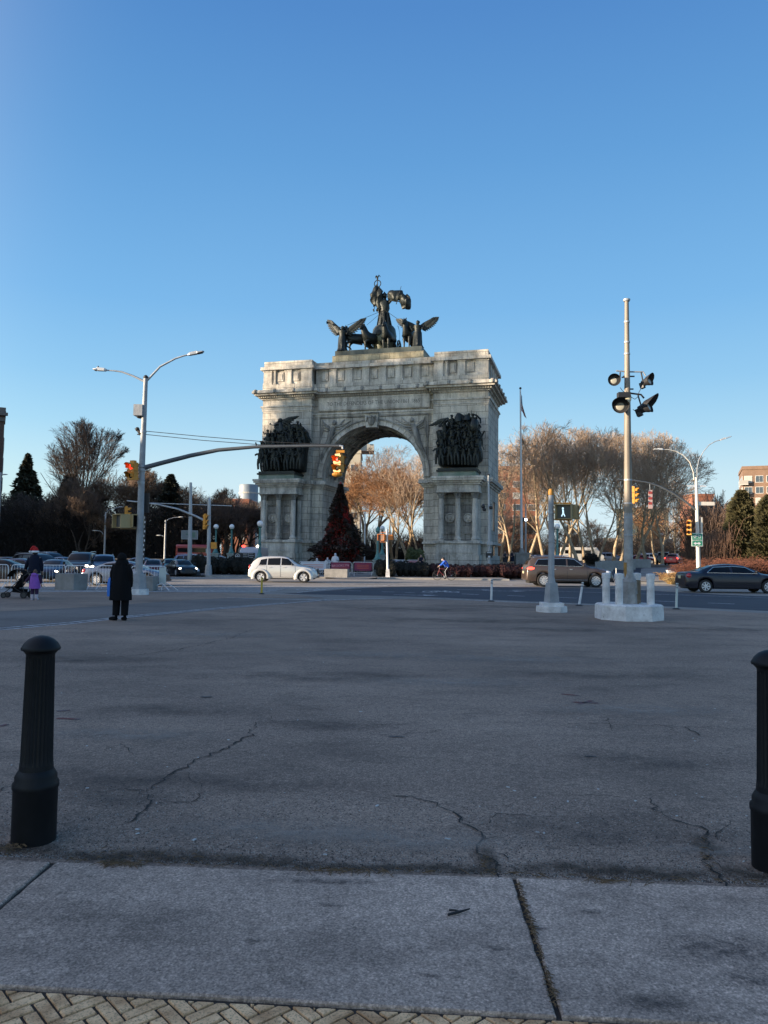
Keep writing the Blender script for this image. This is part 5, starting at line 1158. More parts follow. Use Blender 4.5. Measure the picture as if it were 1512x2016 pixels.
SP_SUV=dict(trim=1,hw=.98,wr=.40,xw=(-1.50,1.42),b0=.30,chr=1,st=[(-2.50,.80,.70,.74,.50),(-2.46,1.02,.90,.86,.66),(-2.42,1.20,1.05,.90,.68),(-2.30,1.50,1.12,.93,.68),(-2.10,1.68,1.13,.95,.68),(-1.6,1.755,1.13,.97,.69),(-.8,1.78,1.13,.98,.70),(-.1,1.76,1.12,.98,.70),(.35,1.66,1.11,.98,.70),(.80,1.42,1.10,.97,.71),(1.12,1.20,1.09,.96,.74),(1.5,1.14,1.03,.96,.74),(1.95,1.06,.95,.94,.68),(2.30,.95,.82,.87,.58),(2.45,.78,.66,.76,.52),(2.50,.62,.52,.68,.48)],
 win=[[(-2.02,1.24),(-1.16,1.20),(-1.18,1.60),(-1.80,1.58)],[(-1.06,1.19),(-.25,1.18),(-.25,1.64),(-1.05,1.62)],[(-.15,1.18),(.78,1.19),(.24,1.60),(-.15,1.64)]],
 ws=(1.05,.40,.93),rw=(-2.40,-2.18,.9),hl=(2.10,.78,.86,(.26,.13,.11)),tl=(-2.20,.86,1.04,(.26,.10,.10)),mir=(.70,1.20),han=[(-.90,1.02),(.02,1.02)],mold=(-1.0,.95,.42),
 seam=[(-1.12,1.14,-1.02,.62),(-.20,1.14,-.18,.42),(.92,1.10,.96,.42),(-1.0,.40,.96,.40)],grille=(.40,.55,.95),rail=(-2.0,.0,1.80,.64),pz=.85)
SP_SED=dict(trim=1,hw=.89,wr=.345,xw=(-1.50,1.40),b0=.22,chr=0,st=[(-2.42,.66,.55,.62,.45),(-2.38,.92,.80,.76,.60),(-2.30,1.02,.90,.80,.62),(-2.0,1.06,.97,.85,.64),(-1.72,1.09,.98,.87,.62),(-1.40,1.24,.98,.88,.58),(-1.0,1.39,.97,.89,.56),(-.5,1.455,.96,.89,.56),(.0,1.46,.95,.89,.56),(.4,1.39,.95,.89,.57),(.8,1.22,.94,.89,.58),(1.18,1.01,.93,.88,.64),(1.6,.95,.88,.87,.62),(2.0,.85,.78,.83,.56),(2.25,.72,.64,.74,.50),(2.35,.55,.48,.62,.45)],
 win=[[(-1.42,1.02),(-.32,1.01),(-.36,1.34),(-1.06,1.30)],[(-.22,1.01),(.92,1.0),(.42,1.31),(-.22,1.36)]],
 ws=(1.14,.45,.92),rw=(-1.70,-1.10,.9),hl=(2.02,.66,.68,(.20,.14,.09)),tl=(-2.22,.70,.84,(.16,.13,.15)),mir=(.82,1.03),han=[(-.85,.86),(.15,.86)],mold=(-1.0,.98,.50),
 seam=[(-1.15,1.0,-1.08,.62),(-.27,1.0,-.26,.34),(1.0,.95,1.04,.34),(-1.05,.33,1.04,.33)],grille=(.36,.40,.66),pz=.80)
def scaled(sp,sx,szz=1,sw=1):
    q=dict(sp); q['st']=[(a*sx,b*szz,c*szz,d*sw,e*sw) for a,b,c,d,e in sp['st']]; q['xw']=tuple(a*sx for a in sp['xw']); q['hw']=sp['hw']*sw
    q['win']=[[(x*sx,z*szz) for x,z in w] for w in sp['win']]; q['ws']=(sp['ws'][0]*sx,sp['ws'][1]*sx,sp['ws'][2]); q['rw']=(sp['rw'][0]*sx,sp['rw'][1]*sx,sp['rw'][2])
    for k in ('hl','tl'): l=sp[k]; q[k]=(l[0]*sx,l[1]*sw,l[2]*szz,l[3])
    q['mir']=(sp['mir'][0]*sx,sp['mir'][1]*szz); q['han']=[(x*sx,z*szz) for x,z in sp['han']]; q['seam']=[(a*sx,b*szz,c*sx,d*szz) for a,b,c,d in sp['seam']]
    if 'mold' in sp: q['mold']=(sp['mold'][0]*sx,sp['mold'][1]*sx,sp['mold'][2]*szz)
    if 'rail' in sp: q['rail']=(sp['rail'][0]*sx,sp['rail'][1]*sx,sp['rail'][2]*szz,sp['rail'][3]*sw)
    return q
def cx(a,b): p,q=G(*a),G(*b); return (p+q)/2
# silver car with retro shape
car('compact_wagon','silver retro styled compact wagon driving right in front of the arch','car',(X_(560,48.6)-.05,48.6,0),0,paint('silver',(.62,.60,.56),.3,.25),SP_PT,sc=1.02,spokes=5)
car('brown_suv','grey brown seven-seat car with chrome door handles driving right behind the grey signal pole','car',(X_(1116,46.6),46.6,0),0,paint('brown',(.088,.064,.052),.4),scaled(SP_SUV,1.06,1.04),spokes=10,brake=True)
car('dark_saloon','dark blue black saloon car leaving the picture at the right edge','car',(X_(1440,40.8)-.05,40.8,0),0,paint('midnight',(.014,.013,.022),.25),scaled(SP_SED,1.13,1.03),spokes=7)
# stationary traffic on the left
p_blk=paint('black',(.010,.011,.014)); p_blu=paint('steel_blue',(.07,.11,.19)); p_nav=paint('navy',(.02,.03,.07)); p_sil=paint('bluish_silver',(.09,.12,.18)); p_wht=paint('white',(.36,.38,.42),.1); p_red=paint('maroon',(.12,.012,.012)); p_grn=paint('green',(.03,.10,.07)); p_gry=paint('grey',(.05,.06,.08))
GT='traffic waiting beside the left park'
def tcar(nm,lb,px,Y,rz,p,sp,lit=False,sc=1,spokes=7,brake=False): return car(nm,lb,'car',(X_(px,Y),Y,hz(0,Y)*.6),R_(rz),p,sp,GT,lit,sc*.88,1,spokes,brake)
tcar('silver_saloon','bluish silver saloon with many-spoked wheels right behind the steel barriers',252,40.5,0,p_sil,scaled(SP_SED,1.04,1.0),spokes=10)
tcar('dark_saloon','black saloon at the left picture edge behind the barrier',8,43,4,p_blk,SP_SED)
tcar('dark_hatchback','navy saloon just left of the man in the red hat',46,50,-8,p_nav,SP_SED)
tcar('black_suv','large black estate with pale blue side windows right of the man in the red hat',80,55,-25,p_blk,scaled(SP_SUV,1.05,1.05))
tcar('navy_saloon','dark saloon facing us with bright headlights above the concrete block',110,45.5,-84,p_nav,SP_SED,True)
tcar('black_pickup','tall dark off-roader with large headlights behind the concrete block',160,51,-80,p_blk,scaled(SP_SUV,1,1.12,1.05),True)
tcar('silver_suv','silver off-roader nosing forward left of the person in black',205,52,-70,p_sil,scaled(SP_SUV,1,1.03),True)
tcar('maroon_saloon','dark red saloon with headlights on right of the signal pole',302,58,-76,p_red,SP_SED,True)
tcar('green_saloon','green saloon partly hidden right of the maroon saloon',336,64,-70,p_grn,SP_SED)
tcar('black_saloon','black saloon with low headlights behind the tall plain pole',358,59.5,-60,p_blk,SP_SED,True)
tcar('grey_suv','blue grey estate behind the tall plain pole',388,70,-20,p_blu,SP_SUV)
tcar('white_saloon','white saloon half hidden behind the first globe lamp',432,78,0,p_wht,SP_SED)
tcar('blue_saloon','blue saloon in the back row above the concrete block',128,66,-30,p_blu,SP_SED)
tcar('grey_saloon','grey saloon in the back row left of the tall off-roader',102,72,-30,p_gry,SP_SUV)
tcar('blue_hatchback','blue saloon in the back row between signal pole and maroon saloon',281,68,-30,p_blu,SP_SED)
tcar('grey_hatchback','grey saloon in the back row at the left picture edge',22,62,10,p_gry,SP_SED)
# red bus
bx=X_(385,80); b=thing('red_bus','red and white bus waiting at the edge of the dark park','bus',(bx,80,hz(0,80)),0,sc=.72)
mb=MB(); mb.loft([[(x,y*k,z) for y,z in ((-1.2,.35),(1.2,.35),(1.25,1.2),(1.2,2.6),(.9,2.85),(-.9,2.85),(-1.2,2.6),(-1.25,1.2))] for x,k in ((-2.6,.94),(-2.5,1),(2.5,1),(2.65,.92))]); mb.build('body',mat('bus_red',(.32,.02,.022),.35,coat=.5),b,smooth=30)
MB().bb(-2.3,2.3,-1.262,-1.24,1.75,2.35).build('window',M_glass,b); MB().bb(-2.5,2.5,-1.268,-1.25,.9,1.25).build('white_stripe',mat('stripe_white',(.6,.6,.6),.5),b)
for x in (-1.7,1.7): MB().lathe([(.42,-.12),(.42,.12)],(x,-1.15,.42),18,'y').build('wheel',M_tyre,b)
# lorry with red beacons beside the arch
bx=X_(499,70); b=thing('emergency_truck','white truck with glowing red beacons partly hidden by the globe lamp left of the arch','truck',(bx,70,hz(0,70)),R_(-90))
mb=MB(); mb.loft([[(x,y,z*k) for y,z in ((-.95,.35),(.95,.35),(.95,1.9),(.8,2.2),(-.8,2.2),(-.95,1.9))] for x,k in ((-2.8,1),(1.6,1),(1.9,.8),(2.1,.55))]); mb.build('body',p_wht,b,smooth=30)
MB().loft([[(1.62,-.8,1.3),(1.62,.8,1.3),(1.6,.75,2.0),(1.6,-.75,2.0)],[(2.02,-.8,1.25),(2.02,.8,1.25),(1.72,.75,2.0),(1.72,-.75,2.0)]]).build('windscreen',M_glass,b)
for s in (-1,1): MB().ell((1.5,-s*.65,2.28),(.16,.18,.10)).build('beacon',M_tailon if s>0 else M_headon,b); MB().ell((2.1,s*.6,.8),(.08,.14,.10)).build('headlight',M_tailon,b)
for x in (-1.8,1.2):
    for s in (-1,1): MB().lathe([(.38,-.11),(.38,.11)],(x,s*.85,.38),18,'y').build('wheel',M_tyre,b)
# far cars on the right
GF='cars parked far down the side street'
def fcar(nm,lb,px,Y,rz,p,sp,brake=False): 
    x=X_(px,Y); return car(nm,lb,'car',(x,Y,hz(x,Y)),R_(rz),p,sp,GF,False,1,1,7,brake)
fcar('red_car','bright red car seen from behind just left of the bike sign pole',1326,98,62,paint('bright_red',(.42,.02,.015)),SP_SED,True)
fcar('dark_car','dark off-roader left of the red car under the trees',1306,108,70,p_blk,SP_SUV)
fcar('blue_white_car','pale blue car between the tree trunks right of the brown car',1203,128,0,p_sil,SP_SUV)
fcar('dark_red_car','dark car between trunks right of the floodlight pole',1262,124,0,p_red,SP_SED)
fcar('white_car','white car under the trees near the concrete blocks',1288,130,0,p_wht,SP_SUV)
x=X_(1145,122); v=thing('white_van','white delivery van half hidden behind the brown car','van',(x,122,hz(x,122)))
MB().loft([[(a,y,z*k) for y,z in ((-1,.4),(1,.4),(1,2.3),(.85,2.5),(-.85,2.5),(-1,2.3))] for a,k in ((-3.2,1),(2.2,1),(2.9,.62),(3.3,.5))]).build('body',mat('van_white',(.62,.62,.6),.4),v,smooth=30); MB().bb(-2.9,1.2,-1.02,-1.0,1.5,2.05).build('window',M_glass,v)
for a in (-2,2.1): MB().lathe([(.36,-.1),(.36,.1)],(a,-.92,.36),16,'y').build('wheel',M_tyre,v)
# ---------------- street furniture ----------------
M_galv=mat('galvanised_steel',(.36,.38,.40),.5,.25,var=.2,vs=4,streak=True); M_gpaint=mat('grey_painted_steel',(.30,.31,.32),.55,var=.2,vs=2.5,bump=.15,bs=12)
M_wconc=mat('white_painted_concrete',(.80,.79,.77),.85,col2=(.50,.48,.46),vs=3.5,bump=.35,bs=14)
def chip_mat():
    k=NT('chipped_white_concrete',.85); b_=k.mix((.50,.48,.46),(.80,.79,.77),k.ramp(k.noise(3.5,8,.65),[(.33,0.0),(.67,1.0)])); c_=k.ramp(k.noise(16,9,.8,dist=.6),[(.36,0.0),(.39,1.0)]); b_=k.mix((.10,.075,.06),b_,c_); k.color(b_); k.bump(k.noise(14,6),.35,.05); return k.m
M_wconc=chip_mat()
M_sig=mat('signal_yellow',(.56,.235,.022),.5,var=.15,vs=6); M_lens=mat('dark_lens',(.012,.010,.009),.15); M_redlens=mat('red_lamp',(.8,.02,.01),.3,emit=(1,.03,.015),estr=1.1)
M_conc=mat('rough_concrete',(.30,.29,.27),.95,col2=(.19,.185,.175),vs=2,bump=.5,bs=18); M_black=mat('black_paint',(.006,.0065,.008),.55,spec=.25,var=.3,vs=8); M_teal=mat('teal_green_metal',(.075,.20,.19),.55,var=.2,vs=3); M_globe=mat('globe_glass',(.82,.80,.78),.35)
M_pedst=mat('lamp_pedestal_stone',(.30,.33,.31),.9,var=.2,vs=2); M_cab=mat('cable_black',(.015,.015,.017),.7); M_arm=mat('weathered_green_grey',(.075,.085,.095),.55,var=.15,vs=3)
def octa(mb,c,r0,r1,z0,z1,n=8,rot=PI/8): return mb.loft([[(c[0]+r*math.cos(2*PI*k/n+rot),c[1]+r*math.sin(2*PI*k/n+rot),c[2]+z) for k in range(n)] for r,z in ((r0,z0),(r1,z1))])
# fluted cast iron bollards
def bollard(px,py,label,sc=1):
    c=G(px,py); t=thing('fluted_bollard',label,'bollard',(c.x,c.y,0),0,'black fluted bollards at the plaza entrance',sc)
    MB().lathe([(0.1206,-.05),(0.1206,.30),(0.1258,.31),(0.1258,.335),(0.1144,.35),(0.1144,.375),(0.1038,.395),(0.0950,.41)],(0,0,0),40).build('base',M_black,t,smooth=40)
    MB().lathe([(0.0933,.405),(0.0906,.44),(0.0880,.47),(0.0783,1.04),(0.0783,1.06),(0.0827,1.075)],(0,0,0),48,flute=(.46,1.045,.09)).build('shaft',M_black,t,smooth=20)
    MB().lathe([(0.0827,1.07),(0.0950,1.085),(0.1065,1.09),(0.1082,1.10),(0.1038,1.108),(0.0915,1.130),(0.0686,1.152),(0.0396,1.166),(0.0088,1.172)],(0,0,0),40).build('cap',M_black,t,smooth=50)
bollard(66,1657,'black fluted cast iron bollard at the left edge of the pavement',1.0); bollard(1528,1712,'black fluted cast iron bollard cut off by the right picture edge',1.0)
# traffic signal head
def signal(th,c,rz,red=True,n=3,sc=1,name='signal_head'):
    M=Matrix.Translation(c)@Matrix.Rotation(rz,4,'Z')@Matrix.Scale(sc,4)
    h=MB()
    for i in range(n): h.bb(-.17,.17,-.11,.11,-.36*i-.17,-.36*i+.17)
    h.box((0,0,.21),(.20,.16,.08)); h.xf(M); ho=h.build(name,M_sig,th)
    for i in range(n):
        z=-.36*i; v=MB(); P=[[(.15*math.cos(t),-.11-d,z+.15*math.sin(t)) for d in (0,.26 if abs(t-PI/2)<1.2 else .16,)] for t in fr(-.45,PI+.45,16)]; v.grid(P); v.xf(M); v.build('visor',M_sig,ho,smooth=60)
        l=MB().ell((0,-.112,z),(.115,.02,.115),14,6); l.xf(M); l.build('lens',M_redlens if (red and i==0) else M_lens,ho,smooth=60)
    return ho
def pedsig(th,c,rz,sc=1,m=None,face=None):
    M=Matrix.Translation(c)@Matrix.Rotation(rz,4,'Z')@Matrix.Scale(sc,4); h=MB().bb(-.24,.24,-.12,.12,-.22,.22).xf(M).build('walk_signal',m or M_sig,th)
    MB().bb(-.20,.20,-.128,-.118,-.19,.19).xf(M).build('display',face or M_lens,h)
    vf=MB(); vf.bb(-.25,-.225,-.26,-.12,-.22,.22).bb(.225,.25,-.26,-.12,-.22,.22).bb(-.25,.25,-.26,-.12,.20,.225); vf.xf(M).build('hood',m or M_sig,h); return h
def luminaire(th,p,d,L=.75,m=None):
    d=Vector(d).normalized(); p=Vector(p); s=Vector((-d.y,d.x,0)).normalized()
    a=MB().loft([[p+d*x+s*w_*y+Vector((0,0,h*zz)) for y,zz in ((-1,-.5),(1,-.5),(1,.3),(.6,1),(-.6,1),(-1,.3))] for x,w_,h in ((0,.05,.05),(.08,.09,.08),(.38,.10,.09),(.42,.12,.05),(L,.11,.035),(L+.06,.06,.02))]).build('luminaire',m or M_galv,th)
    MB().loft([[p+d*x+s*w_*y+Vector((0,0,z_)) for y,z_ in ((-1,-.035),(1,-.035),(1,-.05),(-1,-.05))] for x,w_ in ((.42,.09),(L,.08))]).build('lamp_lens',M_trim,a)
# ---- big left signal pole with twin street lamps
Y=31.23; c=G(272,1171); Y=c.y; P0=Vector((c.x,c.y,0))
t=thing('signal_pole','tall grey signal pole with twin lamp arms and long mast arm, left of arch','signal pole',P0); L=lambda px,py,Yy=Y:A(px,py,Yy)-P0
octa(MB(),(0,0,0),.43,.41,-.02,.24).build('concrete_foot',M_wconc,t)
octa(MB(),(0,0,0),.33,.26,.24,.85).build('base_skirt',M_gpaint,t)
lean=(L(287,745).x-L(275,1130).x)
MB().tube([(0,0,.85),(0.02,0,.95)],[.2,.15],12).build('collar',M_gpaint,t)
zt_=L(287,745).z; MB().tube([(0,0,.8),(L(279,930).x,0,L(279,930).z),(L(287,745).x,0,zt_)],[.145,.125,.085],16).build('pole',M_gpaint,t,smooth=60)
top=Vector((L(287,745).x,0,zt_)); MB().lathe([(.09,0),(.11,.03),(.09,.09),(.03,.14)],top,12).build('pole_cap',M_trim,t,smooth=60)
MB().tube([top+Vector((0,0,-.15)),L(262,740),L(240,732),L(225,730),L(210,729)],[.05,.04,.035,.03,.03],8).build('lamp_arm',M_galv,t,smooth=60)
MB().tube([top+Vector((0,0,-.15)),L(315,722),L(345,706),L(360,701),L(372,698)],[.05,.045,.04,.035,.03],8).build('lamp_arm',M_galv,t,smooth=60)
luminaire(t,L(210,729),(-1,0,.06),.5,mat('luminaire_light',(.6,.6,.58),.5)); luminaire(t,L(370,698.5),(1,0,.22),.62)
MB().lathe([(.03,0),(.035,.1),(.02,.14)],L(193,727),8).build('photo_sensor',M_trim,t)
for py,r in ((918,.16),(925,.165),(850,.13),(950,.15)): MB().lathe([(r,-.05),(r,.05)],(L(279+(918-py)*.045,py).x,0,L(279,py).z),14).build('clamp_band',M_galv,t)
MB().tube([L(279,922),L(320,911),L(375,897),L(430,886),L(500,880),(L(600,878)),L(668,878)],[.10,.095,.09,.08,.07,.06,.05],10).build('mast_arm',M_arm,t,smooth=60)
for k,y0 in ((0,848.5),(1,855)): MB().tube([L(284,y0),L(400,y0+11+k),L(520,y0+21),L(660,876+k)],.014,5).build('guy_wire',M_cab,t)
MB().box(L(273.5,808,Y-.1),(.36,.3,.46)).build('control_box',M_gpaint,t); MB().tube([L(284,762),L(282.5,775),L(281,798)],.012,5).build('cable',M_cab,t); MB().ell(L(276,820),(.16,.12,.09)).build('camera_dome',M_trim,t,smooth=60)
bm=MB().tube([L(283,853),L(275,851),L(271,847)],[.07,.09,.05],8).ell(L(270.5,845),(.09,.09,.09)); bm.tube([L(271,844),L(265,844)],[.03,.01],5); bm.tube([L(276,856),L(270,855)],[.03,.02],5); bm.build('bracket_fitting',M_cab,t,smooth=60)
signal(t,L(262,919,Y-.35),R_(-28),True,2,1.02)
MB().tube([L(262,914,Y-.3),L(279,914)],.03,6).build('signal_bracket',M_sig,t); MB().tube([L(262,941,Y-.3),L(279,943)],.03,6).build('signal_bracket',M_sig,t)
dr=L(672,884); MB().tube([L(668,878),L(674,878.5),L(675,884)],[.05,.05,.045],8).build('hanger',M_galv,t)
hs=signal(t,L(668,905,Y-.05),R_(-40),True,2,1.0); signal(t,L(665,905,Y+.18),R_(55),False,2,.95)
MB().ell(L(664,934,Y-.1),(.22,.14,.11),12,8).box(L(670,889),(.35,.12,.10)).build('signal_hub',M_sig,t)
pedsig(t,L(243,1026,Y-.2),R_(-38),1.25,mat('walk_signal_tan',(.42,.30,.14),.6),mat('walk_face_grey',(.06,.065,.07),.4)); pedsig(t,L(262,1026,Y+.1),R_(60),1.2,MC['walk_signal_tan'])
for y in (1013,1041): MB().tube([L(236,y),L(277,y)],.02,6).build('walk_bracket',MC['walk_signal_tan'],t)
MB().box(L(288.5,990,Y+.3),(.22,.08,.8)).build('banner_sign',M_trim,t)
MB().box(L(274,1128,Y-.16),(.12,.06,.2)).build('access_cover',M_gpaint,t)
# ---- grey signal pole on the right plaza
c=G(1086,1205); P0=Vector((c.x,c.y,0)); Y=c.y; L=lambda px,py,Yy=Y:A(px,py,Yy)-P0
t=thing('signal_pole','short grey signal pole with orange cap and walk signal on a white speckled round footing','signal pole',P0)
octa(MB(),(0,0,0),.49,.48,-.02,.19,8).build('concrete_foot',M_wconc,t); MB().bb(-.32,.32,-.32,.32,.19,.30).build('square_foot',M_wconc,t)
octa(MB(),(0,0,0),.245,.185,.30,.92,4,PI/4+.35).build('base_skirt',M_gpaint,t)
zt_=L(1084,975).z; MB().tube([(0,0,.9),(L(1085,1140).x,0,1.1),(0,0,zt_*.6),(L(1084.5,975).x,0,zt_)],[.13,.10,.095,.08],16).build('pole',M_gpaint,t,smooth=60)
MB().lathe([(.085,0),(.085,.12),(.06,.19),(.015,.21)],(L(1084.5,975).x,0,zt_),14).build('pole_cap',mat('cap_orange',(.42,.20,.03),.6,var=.2,vs=9),t,smooth=40)
for y in (990,1023): MB().tube([L(1086,y),L(1124,y+1)],.022,6).build('walk_bracket',M_sig,t)
pedsig(t,L(1112,1008,Y-.05),R_(-25),1.05,mat('walk_case',(.33,.25,.12),.6),mat('walk_face',(.015,.02,.026),.3)); _c=L(1112,1008,Y-.05); fgm=MB().ell((-.03,-.135,.10),(.03,.006,.035),8,6).tube([(-.03,-.135,.06),(-.02,-.135,-.03)],.025,5).tube([(-.02,-.135,-.03),(-.07,-.135,-.14)],.016,5).tube([(-.02,-.135,-.03),(.03,-.135,-.14)],.016,5); fgm.xf(Matrix.Translation(_c)@Matrix.Rotation(R_(-25),4,'Z')@Matrix.Scale(1.05,4)).build('walking_figure',mat('walk_white',(.5,.6,.65),.4,emit=(.6,.85,1),estr=.5),t)
pedsig(t,L(1122,1008,Y+.14),R_(70),1.0,MC['walk_case'])
for y in (1160,1066,1010): MB().lathe([(.11,-.02),(.11,.02)],(0,0,L(1085,y).z),14).build('clamp_band',M_galv,t)
# ---- floodlight pole on octagonal plinth with four round posts
c=G(1238,1224)+Vector((0,.83,0)); c.x=X_(1238,c.y,1215); P0=Vector((c.x,c.y,0)); Y=c.y; L=lambda px,py,Yy=Y:A(px,py,Yy)-P0
pl=MB(); octa(pl,(0,0,0),.93,.92,-.02,.40,8); octa(pl,(0,0,0),.92,.86,.40,.44,8); pl=pl.build('octagonal_plinth',M_wconc,None); pl.location=P0; tag(pl,'white speckled octagonal concrete plinth under the floodlight pole','plinth')
t=thing('floodlight_pole','tall weathered metal pole carrying four black floodlights, rising from the octagonal plinth','light pole',P0+Vector((0,0,.44)))
L=lambda px,py,Yy=Y:A(px,py,Yy)-P0-Vector((0,0,.44))
M_pole=mat('weathered_pole',(.33,.28,.22),.6,.15,col2=(.17,.145,.115),vs=2.2,streak=True,bump=.2,bs=8); M_polelo=mat('chipped_pole_paint',(.42,.41,.39),.75,col2=(.20,.19,.175),vs=3.5,bump=.3,bs=10)
octa(MB(),(0,0,0),.27,.24,0,.62,8).build('pole_base',M_polelo,t); MB().lathe([(.24,.60),(.17,.74),(.135,.86),(.13,.95)],(0,0,0),14).build('pole_shoe',M_polelo,t,smooth=50)
MB().bb(.14,.30,-.12,.12,.02,.66).build('base_cabinet',mat('cabinet_brown',(.16,.13,.09),.7,var=.3,vs=5),t)
zm=L(1237,1010).z; zt_=L(1237,592).z
MB().tube([(0,0,.9),(0,0,zm)],[.125,.115],18).build('lower_pole',M_polelo,t,smooth=60)
MB().tube([(0,0,zm),(0,0,L(1237,850).z),(0,0,L(1237,725).z),(0,0,zt_)],[.113,.095,.075,.058],18).build('upper_pole',M_pole,t,smooth=60)
MB().lathe([(.085,0),(.10,.03),(.10,.06),(.02,.09)],(0,0,zt_-.02),14).build('pole_cap',M_galv,t,smooth=40)
for py in (634,674,697,945,991,1019,1140,1053): 
    z=L(1237,py).z; r=.075+(.05*(py-592)/500); MB().lathe([(r,-.022),(r,.022)],(0,0,z),16).build('clamp_band',M_galv,t)
MB().box((-.11,-.05,L(1230,1125).z),(.05,.12,.5)).build('wrapped_tape',mat('tape_orange',(.36,.19,.05),.8,var=.3,vs=9),t)
def flood(px,py,tgt,s,big,lens):
    p=L(px,py,Y-.12 if big else Y-.05); d=Vector(tgt).normalized(); q=d.to_track_quat('X','Z').to_matrix().to_4x4(); M=Matrix.Translation(p)@q@Matrix.Scale(s,4)
    can=MB().lathe([(.05,-.20),(.14,-.19),(.16,-.02),(.22,.10),(.23,.16)],(0,0,0),18,'x').box((-.22,0,-.08),(.18,.20,.26)); can.xf(M); o=can.build('floodlight',M_trim,t,smooth=40)
    rows=[]
    for i in range(19):
        a=2*PI*i/18; ln=.16+(.42 if big else .22)*max(0,math.sin(a))**.8; rows.append([(.14,.225*math.cos(a),.225*math.sin(a)),(ln+.05,.27*math.cos(a),.27*math.sin(a))])
    MB().grid(rows).xf(M).build('visor',M_trim,o,smooth=60); MB().ell((.168,-.02,-.05),(.02,.135,.13),16,6).xf(M).build('lens',lens,o,smooth=60)
M_fl=mat('flood_lens',(.36,.35,.30),.3,coat=.3)
flood(1210,747,(-.35,-1,-.28),.66,False,M_fl); flood(1272,752,(.7,-.75,.30),.62,False,M_fl)
flood(1223,796,(-.40,-1,-.30),.88,True,M_fl); flood(1268,803,(.75,-.6,.34),.80,True,M_fl)
MB().tube([L(1213,730),L(1237,732),L(1266,732),L(1271,740)],.022,6).build('cross_bar',M_galv,t); MB().tube([L(1228,776),L(1240,774),L(1262,777),L(1268,784)],.026,6).build('cross_bar',M_trim,t)
for a,b in (((1221,733),(1220,752)),((1262,732),(1266,752)),((1256,778),(1262,798)),((1229,766),(1247,766)),((1227,741),(1249,741)),((1224,743),(1232,742))): MB().tube([L(*a),L(*b)],.022,6).build('bracket',M_trim,t)
for pts in (((1221,763),(1226,770),(1230,772)),((1243,782),(1250,786),(1256,781)),((1262,765),(1258,772),(1256,778)),((1246,806),(1252,810),(1256,808))): MB().tube([L(*p,Y-.1) for p in pts],.009,5).build('cable',M_cab,t)
MB().box(L(1228,778,Y-.16),(.34,.2,.14)).build('junction_box',M_trim,t); MB().ell(L(1237,783,Y-.18),(.09,.05,.16)).build('lamp_eye',mat('eye_lamp',(.5,.46,.33),.4),t)
MB().box(L(1253,1180,Y-.14),(.14,.05,.3)).build('cover_plate',MC['cabinet_brown'],t)
def rpost(px,py,dy,label):
    zb=.44; p=A(px,py,Y+dy); o=thing('round_post',label,'bollard',(p.x,Y+dy,zb),0,'white painted round posts on the octagonal plinth')
    MB().lathe([(.105,-.02),(.10,.72)],(0,0,0),20).build('post',M_wconc,o,smooth=40); MB().lathe([(.118,.70),(.122,.80),(.112,.84),(.03,.855)],(0,0,0),20).build('cap',M_wconc,o,smooth=40)
rpost(1193.5,1192,-.05,'leftmost white round post on the octagonal plinth'); rpost(1219,1198,-.50,'white round post standing in front of the floodlight pole base')
rpost(1254,1190,.55,'white round post half hidden behind the floodlight pole'); rpost(1281,1197,-.32,'rightmost white round post on the octagonal plinth')
rpost(1239,1190,.62,'white round post fully behind the floodlight pole base')
# delineators
M_wpl=mat('white_plastic',(.62,.63,.64),.5,var=.1,vs=8); M_gry2=mat('grey_reflector',(.22,.23,.25),.3)
def delin(px,py,label,tilt=0,m=M_wpl,h=.86,name='lane_delineator',bands=True):
    c=G(px,py); t=thing(name,label,'post',c,0,'flexible posts along the lane edge'); f=lambda z:(tilt*z,0,z)
    MB().lathe([(.13,0),(.13,.03),(.06,.06)],(0,0,0),14).build('rubber_base',M_trim,t); MB().tube([f(.04),f(h*.75),f(h)],[.045,.04,.04],10).build('tube',m,t,smooth=60)
    if bands:
        for z in (h*.80,h*.91): MB().tube([f(z),f(z+.05)],.044,10).build('band',M_gry2,t)
delin(967,1184.5,'slim white post standing upright left of the grey signal pole',.03); delin(1140,1193,'white post leaning right between the grey signal pole and the plinth',.16,h=.85); delin(1331.5,1200,'white post with dark bands in front of the dark saloon',.04,mat('pale_green_plastic',(.50,.56,.52),.5),h=.9)
delin(515,1170,'yellow post in front of the rear wheel of the silver car',.0,mat('yellow_plastic',(.50,.36,.04),.5,var=.2,vs=9),h=.72,bands=False)
# concrete blocks
def block(a,b,h,rz,label,m=M_conc,Y=None):
    c=Vector(a); o=MB(); sx,sy=b; o.loft([[(x*k,y*k,z) for x,y in ((-sx/2,-sy/2),(sx/2,-sy/2),(sx/2,sy/2),(-sx/2,sy/2))] for z,k in ((0,1),(h-.03,1),(h,.985))]); o=o.build('concrete_block',m); o.location=c; o.rotation_euler=(0,0,rz); return tag(o,label,'concrete block')
p=G(145,1162.5); r=R_(-28); block((p.x-.62*math.cos(r)+.38*math.sin(-r)*1.0,p.y-.62*math.sin(r)+.38*math.cos(r),0),(1.22,.78),.74,r,'rough concrete block left of the person in black')
p=G(292,1164); block((p.x-.1,p.y+.45,0),(.55,.8),.66,0,'dark concrete block hidden behind the base of the left signal pole')
p=G(662,1140.5); block((p.x,p.y+.45+.3,.12),(1.72,.95),.62,R_(-8),'pale concrete block on the curb in front of the red banners')
